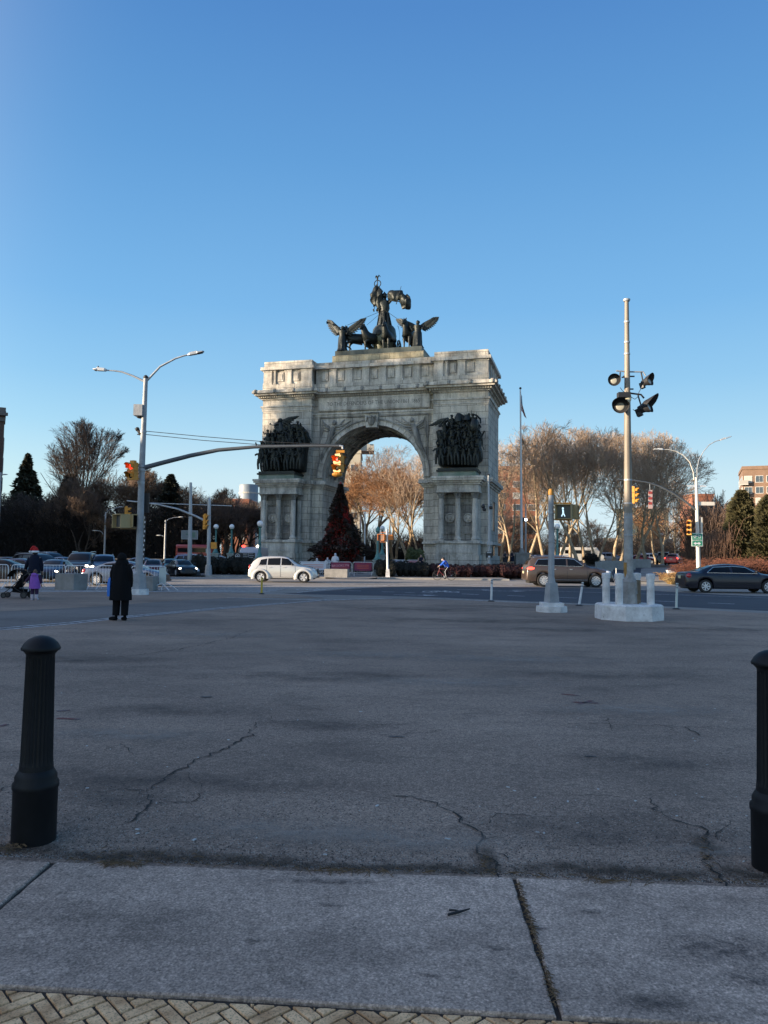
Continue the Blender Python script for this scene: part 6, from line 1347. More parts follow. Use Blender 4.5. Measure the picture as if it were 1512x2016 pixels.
for px,py,s in ((1262,1114,(1.9,.8)),(1215,1119,(3.6,.7)),(1189,1121,(1.6,.7))):
    Yb=84 if px>1250 else 79.5 if px==1215 else 76.5; x=X_(px,Yb); block((x,Yb,hz(x,Yb)),s,.95,0,'grey concrete block at the side street, %s'%('nearest the red car' if px>1250 else 'long one behind the floodlight pole' if px==1215 else 'small one behind the bonnet of the brown car'),mat('bluish_concrete',(.24,.26,.26),.9,var=.15,vs=2))
# steel crowd barriers
M_bar=mat('barrier_steel',(.74,.74,.74),.4,.1)
def barrier(x,y,rz,w_,label,group,z=0,banner=None,endplate=False):
    t=thing('crowd_barrier',label,'barrier',(x,y,z),rz,group); f=MB(); w2=w_/2; rr=.10
    P=[(-w2,0,.20),(-w2,0,1.0-rr),(-w2+.03,0,1.06),(-w2+rr,0,1.10),(w2-rr,0,1.10),(w2-.03,0,1.06),(w2,0,1.0-rr),(w2,0,.20)]
    f.tube(P,.019,8).tube([(-w2,0,.27),(w2,0,.27)],.016,6); f.build('frame',M_bar,t,smooth=60)
    b=MB(); n=int(w_/.13)
    for i in range(1,n): x_=-w2+w_*i/n; b.tube([(x_,0,.27),(x_,0,1.09)],.007,5)
    b.build('bars',M_bar,t)
    for s in (-1,1):
        g=MB().tube([(s*(w2-.12),0,.27),(s*(w2-.12),-.34,.02)],.015,6).tube([(s*(w2-.12),0,.27),(s*(w2-.12),.34,.02)],.015,6).tube([(s*(w2-.12)-.03,0,.25),(s*(w2-.12)+.03,0,.25)],.02,6); g.build('foot',M_bar,t)
    if banner:
        bm_,tx,col=banner; bo=MB().bb(-w2+.12,w2-.12,-.035,-.028,.42,1.06).build('banner',bm_,t)
        if tx: text('banner_text',tx,.26,col,Matrix.Translation((-.0,-.038,.80))@Matrix.Rotation(PI/2,4,'X')@Matrix.Rotation(R_(3),4,'Z'),bo,.002)
        tt=MB()
        for i in range(3 if not tx else 1): tt.bb(-w2+.35,w2-.35,-.042,-.0355,.60+.12*i,.635+.12*i)
        tt.build('banner_line',mat('banner_orange',(.55,.12,.06),.7),bo)
    if endplate: MB().bb(w2-.30,w2+.02,-.03,-.005,.30,1.06).build('white_panel',mat('white_panel',(.50,.55,.52),.6),t)
    return t
GB='steel barriers beside the waiting traffic'; Yb=35.2
for a,b,rz,lb,e in ((-45,18,0,'steel barrier cut by the left picture edge',0),(24,76,-1,'steel barrier left of and behind the man in the red hat',0),(78,127,1,'steel barrier between the girl and the concrete block',0),(130,184,0,'steel barrier behind the concrete block',0),(189,248,-1,'steel barrier behind the person in black',0),(258,325,2,'steel barrier with white end panel right of the signal pole',1)):
    x0,x1=X_(a,Yb,1140),X_(b,Yb,1140); barrier((x0+x1)/2,Yb+.12*math.sin(a),R_(rz*2),x1-x0,lb,GB,endplate=bool(e))
dk=MB()
fx=X_(318,Yb,1150)
for s in (-1,1): dk.tube([(fx,Yb,.35),(fx+s*.5,Yb-.5,.02)],.02,6); dk.tube([(fx+.25,Yb,.35),(fx+.25+s*.42,Yb+.3,.02)],.02,6)
tag(dk.build('splayed_barrier_stand',M_bar),'splayed steel feet of a barrier under the white end panel','barrier feet')
GB2='banner barriers in front of the decorated fir'; Y2=60.6; M_ban=mat('banner_navy_red',(.35,.03,.05),.7,col2=(.05,.03,.10),vs=.9)
for a,b,lb,bn in ((588,646,'white bannered barrier behind the bonnet of the silver car',(mat('banner_white',(.55,.57,.62),.7),'',M_trim)),(648,692,'red bannered barrier with lettering behind the pale concrete block',(M_ban,'BROOKLYN',mat('banner_pink',(.75,.35,.38),.7))),(694,735,'red bannered barrier with plain stripes left of the teal lamp',(M_ban,'',M_trim))):
    x0,x1=X_(a,Y2,1120),X_(b,Y2,1120); barrier((x0+x1)/2,Y2,0,x1-x0-.04,lb,GB2,.14,bn)
x0,x1=X_(735,66),X_(832,66)
for i,(nm,lb) in enumerate((('steel barrier row end just right of the teal lamp',0),('middle steel barrier behind the dark shrub',0),('steel barrier with red white and blue banner near the right jamb',1))):
    w_=(x1-x0)/3; barrier(x0+w_*(i+.5),66,0,w_-.06,nm,'steel barriers under the arch',.25+hz(0,66),(mat('banner_blue_white',(.45,.47,.6),.7),'',M_trim) if i<2 else (mat('flag_red',(.40,.05,.05),.7,col2=(.45,.46,.55),vs=2.2),'',M_trim))
# teal globe lamps
def globelamp(px,Y,top_py,label,gl=True,ped=1.3):
    x=X_(px,Y); z0=hz(x,Y)+.12; h=A(px,top_py,Y).z-z0; t=thing('globe_lamp',label,'street lamp',(x,Y,z0),0,'teal globe lamps around the arch')
    MB().bb(-.33,.33,-.33,.33,-.3,ped-.12).bb(-.40,.40,-.40,.40,ped-.12,ped).bb(-.38,.38,-.38,.38,0,.18).build('stone_pedestal',M_pedst,t)
    MB().lathe([(.30,ped),(.30,ped+.10),(.20,ped+.2),(.18,ped+.35),(.12,ped+.5),(.105,ped+.6),(.085,h-.75),(.10,h-.70),(.08,h-.62),(.17,h-.54),(.20,h-.50)],(0,0,0),14,flute=(ped+.55,h-.78,.12)).build('column',M_teal,t,smooth=40)
    if gl: MB().ell((0,0,h-.25),(.25,.25,.25),18,12).build('globe',M_globe,t,smooth=80)
    else: MB().lathe([(.18,h-.5),(.16,h-.3),(.10,h-.2),(.04,h-.1)],(0,0,0),12).build('finial',M_teal,t,smooth=50)
globelamp(424,75,1032,'leftmost teal lamp with white globe, just right of the far signal pole'); globelamp(455,75,1032,'second teal globe lamp from the left'); globelamp(510.5,62.5,1025,'teal globe lamp in front of the left corner of the arch')
globelamp(743,62.5,1034,'teal lamp column without a globe beside the walk signal',False); globelamp(752,76,1035,'teal globe lamp behind the walk signal',True); globelamp(1097.5,70,1031,'teal globe lamp behind the brown car')
# slim white walk signal post
c=G(763,1139); P0=Vector((c.x,yc+1.2,.13)); Y=P0.y; L=lambda px,py:A(px,py,Y)-P0
t=thing('walk_signal_post','slim white post with orange walk signal in front of the arch opening','signal pole',P0)
octa(MB(),(0,0,0),.24,.17,0,.62,4,PI/4).build('base',M_wconc,t); MB().tube([(0,0,.6),(L(761.5,1043).x,0,L(762,1043).z)],[.09,.065],12).build('pole',mat('white_post_paint',(.72,.70,.66),.5),t,smooth=60)
M_org=mat('signal_orange',(.62,.19,.03),.5)
pedsig(t,L(752,1058)+Vector((0,-.1,0)),R_(-20),1.1,M_org,mat('walk_face_brown',(.16,.10,.07),.5)); pedsig(t,L(768,1058)+Vector((0,.15,0)),R_(80),.9,M_org)
for y in (1048,1067): MB().tube([L(748,y),L(766,y)],.025,6).build('bracket',M_org,t)
# far left signal pole with arm toward the left
Y=58.3; P0=Vector((X_(411,Y),Y,0)); L=lambda px,py:A(px,py,Y)-P0
t=thing('signal_pole','blue grey signal pole with a long arm reaching left, beside the dark shrub mound','signal pole',P0)
octa(MB(),(0,0,0),.30,.22,0,.9).build('base',M_gpaint,t); MB().tube([(0,0,.8),(L(412,985).x,0,L(412,985).z)],[.16,.13],12).build('pole',M_galv,t,smooth=60)
MB().tube([L(413,1030),L(385,1016),L(350,1002),L(310,993),L(270,988),L(250,986)],[.09,.08,.07,.06,.05,.05],8).build('mast_arm',M_galv,t,smooth=60)
MB().tube([L(285,990),L(456,996)],.035,5).build('tie_wire',M_galv,t); signal(t,L(405,1018),R_(60),False,3,1.05); signal(t,L(249,1003),R_(100),False,3,1.0)
MB().box(L(408.5,1085),(.2,.2,.35)).build('push_button_box',M_galv,t); MB().lathe([(.1,0),(.02,.25)],L(412,985),8).build('pole_cap',M_galv,t)
MB().box(L(421,1074),(.42,.3,.5)).build('walk_signal',M_sig,t)
Y=63; P0=Vector((X_(373.5,Y),Y,hz(0,Y))); L=lambda px,py:A(px,py,Y)-P0
t=thing('plain_pole','tall plain grey pole with flared base left of the far signal pole','pole',P0); octa(MB(),(0,0,-.1),.34,.24,0,1.0,4,PI/4).build('base',M_galv,t)
MB().tube([(0,0,.8),(L(375,1010).x,0,L(375,1010).z),(L(375.5,950).x,0,L(375.5,950).z)],[.20,.15,.11],12).build('pole',M_galv,t,smooth=60)
MB().lathe([(.19,-.08),(.19,.08)],L(375,1015),12).build('clamp_band',M_trim,t)
x=X_(372,74); sg=thing('grey_road_sign','wide grey framed sign seen behind the tall plain pole','sign',(x,74,hz(x,74))); zc=A(372,1053,74).z-hz(x,74)
MB().bb(-.75,.75,-.03,.03,zc-.38,zc+.38).build('board',mat('sign_grey',(.17,.19,.20),.5),sg); MB().bb(-.8,.8,-.02,.035,zc-.43,zc-.385).bb(-.8,.8,-.02,.035,zc+.385,zc+.43).bb(-.8,-.755,-.02,.035,zc-.38,zc+.38).bb(.755,.8,-.02,.035,zc-.38,zc+.38).build('frame',M_galv,sg); MB().tube([(0,.05,0),(0,.05,zc)],.05,8).build('post',M_galv,sg); MB().bb(-.35,.0,-.036,-.031,zc-.02,zc+.12).bb(.2,.55,-.036,-.031,zc-.25,zc+.25).build('sign_marking',mat('sign_mark_green',(.10,.17,.13),.6),sg)
def lamp(px,Y,tpy,arms,label):
    x=X_(px,Y); z0=hz(x,Y); P0=Vector((x,Y,z0)); L=lambda a,b:A(a,b,Y)-P0; t=thing('street_lamp',label,'street lamp',P0); MB().tube([(0,0,0),(0,0,L(px,tpy).z)],[.14,.10],10).build('pole',M_galv,t,smooth=60)
    for pts in arms: MB().tube([L(*p) for p in pts],[.06]+[.045]*(len(pts)-1),6).build('lamp_arm',M_galv,t,smooth=60); e=L(*pts[-1]); MB().ell(e,(.35,.14,.07)).build('luminaire',mat('luminaire_light',(.6,.6,.58),.5),t)
lamp(324,100,1024,[((324,1028),(332,1022),(343,1019),(356,1018)),((322,1056),(318,1054),(313,1054))],'grey street lamp with its arm to the right, between the signal poles'); lamp(205,100,1008,[((205,1016),(213,1005),(224,1001),(238,998)),((203,1052),(200,1047),(196,1045),(187,1044.5))],'grey street lamp left of the person in black'); lamp(-6,80,930,[((-6,940),(2,936),(9,934))],'street lamp whose head peeks in at the left edge')
x=X_(283,60); t=thing('checkered_pole','thin pole wrapped in black and white checks right behind the signal pole','pole',(x,60,0)); z1=A(283,1018,60).z
MB().tube([(0,0,0),(0,0,z1)],.08,6).build('pole',M_trim,t); mb=MB()
for i in range(10): mb.box(((-1)**i*.03,-.08,1.3+i*.36),(.08,.03,.16))
mb.build('white_checks',M_wpl,t)
# parks board with leaf emblem
x=X_(482,64); t=thing('park_sign','black park notice board with round white leaf emblem beside the arch','sign',(x,64,hz(x,64)+.1))
MB().bb(-.95,-.25,-.04,.04,.75,1.75).bb(-.2,.25,-.04,.04,.75,1.75).bb(.3,.85,-.04,.04,.95,1.75).build('board',mat('sign_black',(.012,.014,.02),.4),t)
for a in (-.9,-.22,.8): MB().tube([(a,.05,0),(a,.05,1.7)],.035,6).build('post',M_trim,t)
rg_=[[( -.60+r*math.cos(q),-.047,1.45+r*math.sin(q)) for r in (.17,.21)] for q in fr(0,2*PI,20)]; M_wm=mat('sign_white',(.6,.62,.66),.5); MB().grid(rg_).build('emblem_ring',M_wm,t)
MB().poly([(-.60+a*.15,-.048,1.45+b*.15) for a,b in ((-.9,-.35),(-.55,.1),(-.25,.15),(-.1,.7),(.1,.7),(.25,.15),(.55,.1),(.9,-.35),(.2,-.3),(0,-.55),(-.2,-.3))],.004,(0,-1,0)).build('leaf_emblem',M_wm,t); mb=MB()
for i,(a,b,z) in enumerate(((-.8,-.4,1.13),(-.8,-.6,1.08),(-.8,-.5,.85),(-.15,.2,1.65),(-.15,.15,1.55),(-.15,.2,1.4),(-.15,.2,1.15),(-.15,.2,1.05),(.35,.7,1.65),(.35,.75,1.5),(.35,.7,1.35))): mb.bb(a,b,-.05,-.041,z,z+.025)
mb.build('text_line',M_wm,t)
# flagpole with flag
Y=84; x=X_(1027,Y); z0=hz(x,Y)+.1; P0=Vector((x,Y,z0)); L=lambda a,b,Yy=Y:A(a,b,Yy)-P0
t=thing('flagpole','tall white flagpole with a limp striped flag right of the arch','flagpole',P0); xt_=L(1024.5,768)
MB().tube([(0,0,1.6),(xt_.x,0,xt_.z)],[.15,.075],14).build('pole',mat('white_pole',(.60,.60,.60),.4),t,smooth=60); MB().ell(xt_+Vector((0,0,.2)),(.14,.14,.14)).build('ball_finial',M_trim,t,smooth=60)
MB().bb(-.75,.75,-.75,.75,-.2,1.25).bb(-.85,.85,-.85,.85,1.2,1.4).lathe([(.35,1.4),(.25,1.6),(.18,1.9)],(0,0,0),12).build('pedestal',M_conc,t)
kf=NT('flag_cloth',.85); spx=kf.n('ShaderNodeSeparateXYZ'); kf.l(kf.tc.outputs['UV'],spx.inputs[0]); mm=kf.n('ShaderNodeMath',_operation='MULTIPLY'); kf.l(spx.outputs[1],mm.inputs[0]); mm.inputs[1].default_value=6.5; fm_=kf.n('ShaderNodeMath',_operation='FRACT'); kf.l(mm.outputs[0],fm_.inputs[0]); g1=kf.n('ShaderNodeMath',_operation='GREATER_THAN'); kf.l(fm_.outputs[0],g1.inputs[0]); g1.inputs[1].default_value=.5
bs_=kf.mix((.30,.03,.04),(.42,.40,.40),g1.outputs[0]); cg=kf.n('ShaderNodeMath',_operation='LESS_THAN'); kf.l(spx.outputs[0],cg.inputs[0]); cg.inputs[1].default_value=.42; cg2=kf.n('ShaderNodeMath',_operation='GREATER_THAN'); kf.l(spx.outputs[1],cg2.inputs[0]); cg2.inputs[1].default_value=.46; cm_=kf.n('ShaderNodeMath',_operation='MULTIPLY'); kf.l(cg.outputs[0],cm_.inputs[0]); kf.l(cg2.outputs[0],cm_.inputs[1]); kf.color(kf.mix(bs_,(.03,.04,.12),cm_.outputs[0]))
fp=L(1025.5,770); nU,nV=14,12; Pg=[];uv=[]
for j in range(nV+1):
    for i in range(nU+1):
        u,v=i/nU,j/nV; # limp cloth hanging and folding along the pole
        wd=.12+.62*(v**1.1)*u+.10*u; xx=fp.x+.06+u*(.10+.62*v**1.6)*.85; zz_=fp.z-.1-v*2.1-u*1.05; yy=.20*math.sin(u*9+v*3)*(.4+u*.6)
        Pg.append((xx,yy,zz_)); uv.append((u,1-v))
me=bpy.data.meshes.new('flag'); me.from_pydata(Pg,[],[(j*(nU+1)+i,j*(nU+1)+i+1,(j+1)*(nU+1)+i+1,(j+1)*(nU+1)+i) for j in range(nV) for i in range(nU)])
ul=me.uv_layers.new(name='UVMap')
for p in me.polygons:
    p.use_smooth=True
    for li in p.loop_indices: ul.data[li].uv=uv[me.loops[li].vertex_index]
me.materials.append(kf.m); fo=bpy.data.objects.new('flag',me); C.objects.link(fo); fo.parent=t
# floodlight mast beside the arch
Y=70; x=X_(963,Y); z0=hz(x,Y)+.1; P0=Vector((x,Y,z0)); L=lambda a,b,Yy=Y:A(a,b,Yy)-P0
t=thing('floodlight_mast','slim grey mast with dark floodlights standing against the right pier of the arch','light pole',P0); MB().tube([(0,0,0),(0,0,L(962,1030).z),(L(961.5,936).x,0,L(961,936).z)],[.15,.13,.07],12).build('mast',M_galv,t,smooth=60)
for a,r in (((951,997),.17),((953,1003),.16),((966,999),.15)): MB().ell(L(*a,Y-.2),(r,r,r*1.1),10,8).box(L(a[0]+1,a[1]+1,Y-.1),(.25,.2,.25)).build('floodlight',M_trim,t,smooth=50)
MB().tube([L(950,993),L(968,993)],.03,6).build('cross_bar',M_trim,t); MB().lathe([(.1,0),(.14,.06),(.03,.15)],L(962,936),8).build('pole_cap',M_trim,t)
MB().box(L(963,1092,Y-.2),(.62,.05,.55)).build('notice',M_trim,t); MB().box(L(963,1088,Y-.24),(.42,.02,.06)).box(L(963,1096,Y-.24),(.2,.02,.16)).build('notice_text',M_wm,t); MB().box(L(964,1070,Y-.16),(.5,.15,.3)).build('equipment_box',M_galv,t)
Y=92; x=X_(1035,Y); P0=Vector((x,Y,hz(x,Y))); L=lambda a,b,Yy=Y:A(a,b,Yy)-P0
t=thing('lamp_mast','thin mast with one bright bluish lamp right of the flagpole','light pole',P0); MB().tube([(0,0,0),(0,0,L(1035,992).z)],[.13,.07],10).build('mast',M_galv,t); MB().ell(L(1031,1023,Y-.2),(.42,.25,.26)).build('lamp_housing',M_trim,t); MB().ell(L(1035.5,1023,Y-.45),(.15,.08,.15)).build('lamp',mat('lit_lamp',(1,1,1),.3,emit=(.75,.85,1),estr=8),t)
MB().tube([(X_(718,76)-X_(718,76),0,0),(0,0,A(718,1008,76).z-hz(0,76))],[.075,.06],10).build('pole',MC['white_pole'],thing('white_pole','thin white pole right of the decorated fir under the arch','pole',(X_(717.5,76),76,hz(0,76))),smooth=60)
# white lamp pole with twin curved arms and bike sign
Y=55; x=X_(1375.5,Y); P0=Vector((x,Y,.1)); L=lambda a,b,Yy=Y:A(a,b,Yy)-P0; M_wp=mat('white_lamp_pole',(.66,.61,.53),.5,var=.12,vs=3,streak=True)
t=thing('street_lamp','white lamp pole with two curved arms and green bike sign behind the dark saloon','street lamp',P0); MB().tube([(0,0,0),(L(1372,1000).x,0,L(1372,1000).z),(L(1370.5,940).x,0,L(1370.5,940).z)],[.155,.12,.09],14).build('pole',M_wp,t,smooth=60)
MB().tube([L(1366,945),L(1365,930),L(1358,910),L(1345,896),L(1330,888),L(1315,885),L(1306,885)],.032,6).build('lamp_arm',M_wp,t,smooth=60); MB().tube([L(1373,945),L(1372,925),L(1376,905),L(1385,889),L(1396,876),L(1408,869),L(1419,866)],.032,6).build('lamp_arm',M_galv,t,smooth=60)
luminaire(t,L(1306,885),(-1,0,.02),.65,mat('luminaire_light',(.6,.6,.58),.5)); luminaire(t,L(1417,867),(1,0,.36),.85)
MB().tube([L(1369,1003),L(1350,988),L(1325,971),L(1300,958),L(1275,950),L(1243,945),L(1215,944)],[.085,.08,.075,.07,.06,.055,.05],8).build('mast_arm',M_arm,t,smooth=60)
signal(t,L(1357,1030,Y-.3),R_(-35),False,3,.95).data; signal(t,L(1247,965,Y),R_(60),False,3,1.1)
MB().box(L(1372,957),(1.35,.05,.09)).build('street_name_sign',M_wm,t); MB().box(L(1391,991.5),(1.15,.05,.26)).build('street_name_sign',M_wp,t)
bs=MB().box(L(1372.5,1062.5,Y-.22),(.80,.03,.95)).build('bike_route_sign',mat('sign_border_white',(.65,.72,.66),.5),t); sc_=L(1372.5,1062.5,Y-.24); MB().box(sc_,(.71,.012,.86)).build('green_face',mat('sign_green',(.015,.20,.115),.5),bs)
sb=MB(); yy=sc_.y-.012
for dx in (-.17,.17): sb.grid([[(sc_.x+dx+r*math.cos(q),yy,sc_.z+.22+r*math.sin(q)) for r in (.07,.10)] for q in fr(0,2*PI,16)])
for a,b in (((-.17,.22),(-.08,.36)),((-.08,.36),(.10,.36)),((-.08,.36),(0,.22)),((0,.22),(.10,.36)),((.17,.22),(.09,.40)),((0,.22),(-.17,.22))): sb.tube([(sc_.x+a[0],yy,sc_.z+a[1]),(sc_.x+b[0],yy,sc_.z+b[1])],.012,4)
sb.build('bicycle_symbol',M_wm,bs); text('sign_text','BIKE ROUTE',.135,M_wm,Matrix.Translation((sc_.x,yy,sc_.z-.06))@Matrix.Rotation(PI/2,4,'X'),bs,.003); MB().bb(sc_.x-.28,sc_.x+.28,yy-.002,yy+.004,sc_.z+.055,sc_.z+.07).build('sign_line',M_wm,bs)
MB().poly([(sc_.x+a,yy,sc_.z-.27+b) for a,b in ((-.28,0),(-.10,.11),(-.10,.045),(.10,.045),(.10,.11),(.28,0),(.10,-.11),(.10,-.045),(-.10,-.045),(-.10,-.11))],.006,(0,-1,0)).build('double_arrow',M_wm,bs)
MB().box(L(1381,1036),(.12,.10,1.3)).build('side_box',M_wp,t)
hb=MB(); p_=L(1280,985)
hb.box(L(1280.5,983),(.30,.03,1.35)); hb=hb.build('hanging_sign',mat('sign_pink',(.52,.36,.33),.7),t); m=MB()
for i,y in enumerate((970,981,991)): m.box(L(1280.5,y,Y-.03),(.26,.01,.17))
m.build('sign_bar',mat('sign_red',(.35,.05,.04),.6),hb); MB().tube([L(1279,953),L(1280,968)],.02,5).build('sign_hanger',M_galv,hb)
# small things beyond the crossing
c=G(386,1135); t=thing('squat_marker','squat grey marker with a white domed top on the road behind the steel barriers','marker',(c.x,c.y,0)); MB().lathe([(.42,0),(.36,.15),(.26,.42)],(0,0,0),16).build('skirt',M_trim,t); MB().lathe([(.27,.40),(.24,.52),(.14,.63),(.02,.68)],(0,0,0),16).build('dome',mat('white_dome',(.6,.6,.62),.5),t,smooth=50)
x=X_(1321,62); t=thing('white_cabinet','small white cabinet on a dark base left of the orange bushes','cabinet',(x,62,hz(x,62)+.1)); MB().bb(-.30,.30,-.2,.2,.10,.72).bb(-.34,-.05,-.26,.26,.72,.78).build('box',M_wpl,t); MB().bb(-.33,.33,-.24,.24,-.1,.10).build('base',M_trim,t)
for i,(px,lb) in enumerate(((393,'leftmost pale wrapped sack between the poles'),(398,'middle pale wrapped sack between the poles'),(407,'pale wrapped sack right against the far signal pole'))):
    x=X_(px,66); m=MB(); m.lathe([(.16,0),(.26,.12),(.30,.5),(.26,.9),(.14,1.15),(.05,1.2)],(0,0,0),12,flute=(.1,1.0,.12)); o=m.build('wrapped_sack',mat('burlap',(.36,.32,.27),.95,var=.2,vs=4),smooth=50); o.location=(x,66,hz(x,66)); tag(o,lb,'sack',None)
M_flk=mat('post_white',(.6,.58,.52),.6)
for px,Yp in ((1232,66),(1213,64)):
    x=X_(px,Yp); o=MB().lathe([(.05,0),(.05,.9),(.02,.95)],(0,0,0),8).build('small_post',M_flk); o.location=(x,Yp,hz(x,Yp)); tag(o,'small white post in the side street, %s'%('nearer the floodlight pole' if px==1232 else 'behind the leftmost round post'),'post')
# ---------------- people ----------------
M_skin=mat('skin',(.42,.26,.19),.6); M_blk=mat('black_cloth',(.006,.006,.007),.95,spec=.2); M_nav=mat('navy_cloth',(.008,.011,.026),.9,spec=.25)
def hand(N,E,root,p,d,up,s=1,pre='h'):
    # palm, four unequal curled fingers and a side thumb
    p=Vector(p); d=Vector(d).normalized(); up=Vector(up).normalized(); sd_=d.cross(up).normalized()
    N[pre+'p']=(*(p+d*.05*s),.030*s,.018*s); E.append((root,pre+'p'))
    for i,(o,l) in enumerate(((-.028,.075),(-.010,.085),(.010,.080),(.028,.062))):
        a=p+d*.085*s+sd_*o*s; b=a+d*l*.5*s-up*.012*s; c=b+d*l*.30*s-up*.035*s
        N['%s%da'%(pre,i)]=(*a,.010*s); N['%s%db'%(pre,i)]=(*b,.009*s); N['%s%dc'%(pre,i)]=(*c,.008*s); E+= [(pre+'p','%s%da'%(pre,i)),('%s%da'%(pre,i),'%s%db'%(pre,i)),('%s%db'%(pre,i),'%s%dc'%(pre,i))]
    a=p+d*.03*s-sd_*.040*s; b=a+d*.035*s-sd_*.012*s-up*.01*s; N[pre+'t1']=(*a,.012*s); N[pre+'t2']=(*b,.010*s); E+=[(pre+'p',pre+'t1'),(pre+'t1',pre+'t2')]
def human(t,h,J,m,lv=1,wr=1.0):
    # J: joints in metres relative to the feet, body grown as one surface
    N={'pelvis':(*J['pelvis'],.135*wr*h/1.75,.11*h/1.75),'belly':(*J['belly'],.135*wr*h/1.75,.105*h/1.75),'chest':(*J['chest'],.16*wr*h/1.75,.115*h/1.75),'neck':(*J['neck'],.058*h/1.75),'jaw':(*J['jaw'],.072*h/1.75,.085*h/1.75),'head':(*J['head'],.078*h/1.75,.095*h/1.75),'crown':(*J['crown'],.055*h/1.75,.07*h/1.75)}
    E=[('pelvis','belly'),('belly','chest'),('chest','neck'),('neck','jaw'),('jaw','head'),('head','crown')]; k=h/1.75
    for s in 'LR':
        for n,r in (('hip',.088),('knee',.060),('ankle',.042),('heel',.040),('toe',.035)): N[s+n]=(*J[s+n],r*k*(wr if n in('hip','knee') else 1))
        for n,r in (('sho',.060),('elb',.043),('wri',.030)): N[s+n]=(*J[s+n],r*k)
        E+=[('pelvis',s+'hip'),(s+'hip',s+'knee'),(s+'knee',s+'ankle'),(s+'ankle',s+'heel'),(s+'heel',s+'toe'),('chest',s+'sho'),(s+'sho',s+'elb'),(s+'elb',s+'wri')]
        d=Vector(J[s+'wri'])-Vector(J[s+'elb']); hand(N,E,s+'wri',J[s+'wri'],d,J.get(s+'up',(0,-1,.2)),k,s)
    return skin('body',N,E,m,t,lv)
def face(t,J,h,fd,hair=None,hairlen=.0,skinm=None):
    # head with eyes, nose, mouth, ears over the grown body; fd is the direction the face looks in
    k=h/1.75; hc=(Vector(J['jaw'])*.45+Vector(J['head'])*.55); q=Vector(fd).normalized(); sd_=Vector((-q.y,q.x,0)).normalized(); M=Matrix.Translation(hc)@Matrix(((q.x,sd_.x,0),(q.y,sd_.y,0),(0,0,1))).to_4x4()@Matrix.Scale(k,4)
    m=MB().ell((0,0,0),(.097,.078,.120),16,12).ell((.03,0,-.055),(.062,.056,.062),12,8); m.tube([(.088,0,.025),(.112,0,-.015),(.095,0,-.028)],[.010,.015,.012],6)
    for s in (-1,1): m.ell((-.005,s*.080,-.005),(.020,.010,.032),8,6)
    m.xf(M); hd=m.build('head',skinm or M_skin,t,smooth=70)
    e=MB(); 
    for s in (-1,1): e.ell((.086,s*.032,.018),(.012,.014,.008),8,6)
    e.box((.094,0,-.058),(.006,.045,.008)); e.xf(M); e.build('eyes_and_mouth',mat('eye_dark',(.03,.015,.012),.4),hd)
    if hair: 
        g=MB().ell((-.018,0,.028),(.108,.092,.112),14,10); 
        if hairlen: g.tube([(-.06,0,.03),(-.085,0,-.10),(-.09,0,-.10-hairlen)],[.085,.085,.05],12)
        g.xf(M).build('hair',hair,hd,smooth=70)
    return M
def robe(t,name,rings,m,n=24,fold=.03,seed=1):
    R2=[]
    for i,(c,a,b) in enumerate(rings): R2.append([(c[0]+a*math.cos(q)*(1+fold*i/len(rings)*math.sin(q*5+seed+i*.3)),c[1]+b*math.sin(q)*(1+fold*i/len(rings)*math.sin(q*5+seed)),c[2]) for q in fr(0,2*PI*(n-1)/n,n-1)])
    return MB().loft(R2).build(name,m,t,smooth=70)
# person in long black coat, standing seen from behind
c=G(236,1222); h=1.66; t=thing('person','person in long black hooded coat standing alone at the lane edge, seen from behind','person',(c.x,c.y,.008))
J=dict(pelvis=(0,0,.90),belly=(0,0,1.05),chest=(0,.0,1.26),neck=(0,.0,1.42),jaw=(-.01,.01,1.49),head=(-.01,.0,1.56),crown=(-.01,-.0,1.61),Lhip=(-.10,0,.84),Lknee=(-.10,.02,.46),Lankle=(-.09,-.02,.08),Lheel=(-.09,-.04,.035),Ltoe=(-.24,.04,.03),Rhip=(.10,0,.84),Rknee=(.10,.02,.46),Rankle=(.12,0,.08),Rheel=(.13,-.03,.035),Rtoe=(.05,.10,.03),
 Lsho=(-.15,0,1.34),Lelb=(-.20,.02,1.08),Lwri=(-.18,.12,.88),Rsho=(.15,0,1.34),Relb=(.20,.02,1.08),Rwri=(.18,.12,.88))
human(t,h,J,M_blk)
robe(t,'coat',[((.0,.0,.50),.275,.22),((.0,0,.58),.27,.22),((0,0,.85),.235,.20),((0,0,1.05),.215,.175),((0,0,1.22),.20,.16),((0,0,1.34),.18,.14),((0,0,1.42),.13,.11),((0,0,1.46),.09,.09)],M_blk,28,.22)
for s in (-1,1): MB().tube([(s*.15,0,1.37),(s*.205,.0,1.18),(s*.215,.03,1.0),(s*.19,.12,.84)],[.075,.08,.075,.06],12).build('sleeve',M_blk,t,smooth=60)
for s,x in ((-1,-.10),(1,.11)): MB().tube([(x,0,.80),(x,.01,.45),(x*1.02,-.01,.12)],[.115,.095,.085],12).build('trouser_leg',M_blk,t,smooth=60)
face(t,J,h,(-.95,.3,0)); 
MB().ell((.0,-.0,1.545),(.115,.125,.13),16,10,jit=.08).tube([(0,.02,1.50),(.0,.03,1.40)],[.14,.17],12).build('hood',M_blk,t,smooth=70)
for s,a,b in ((-1,(-.08,-.05,.045),(-.27,.06,.035)),(1,(.14,-.05,.045),(.03,.10,.035))): MB().tube([a,((a[0]+b[0])/2,(a[1]+b[1])/2,.05),b],[.055,.05,.04],8).build('shoe',M_blk,t,smooth=60)
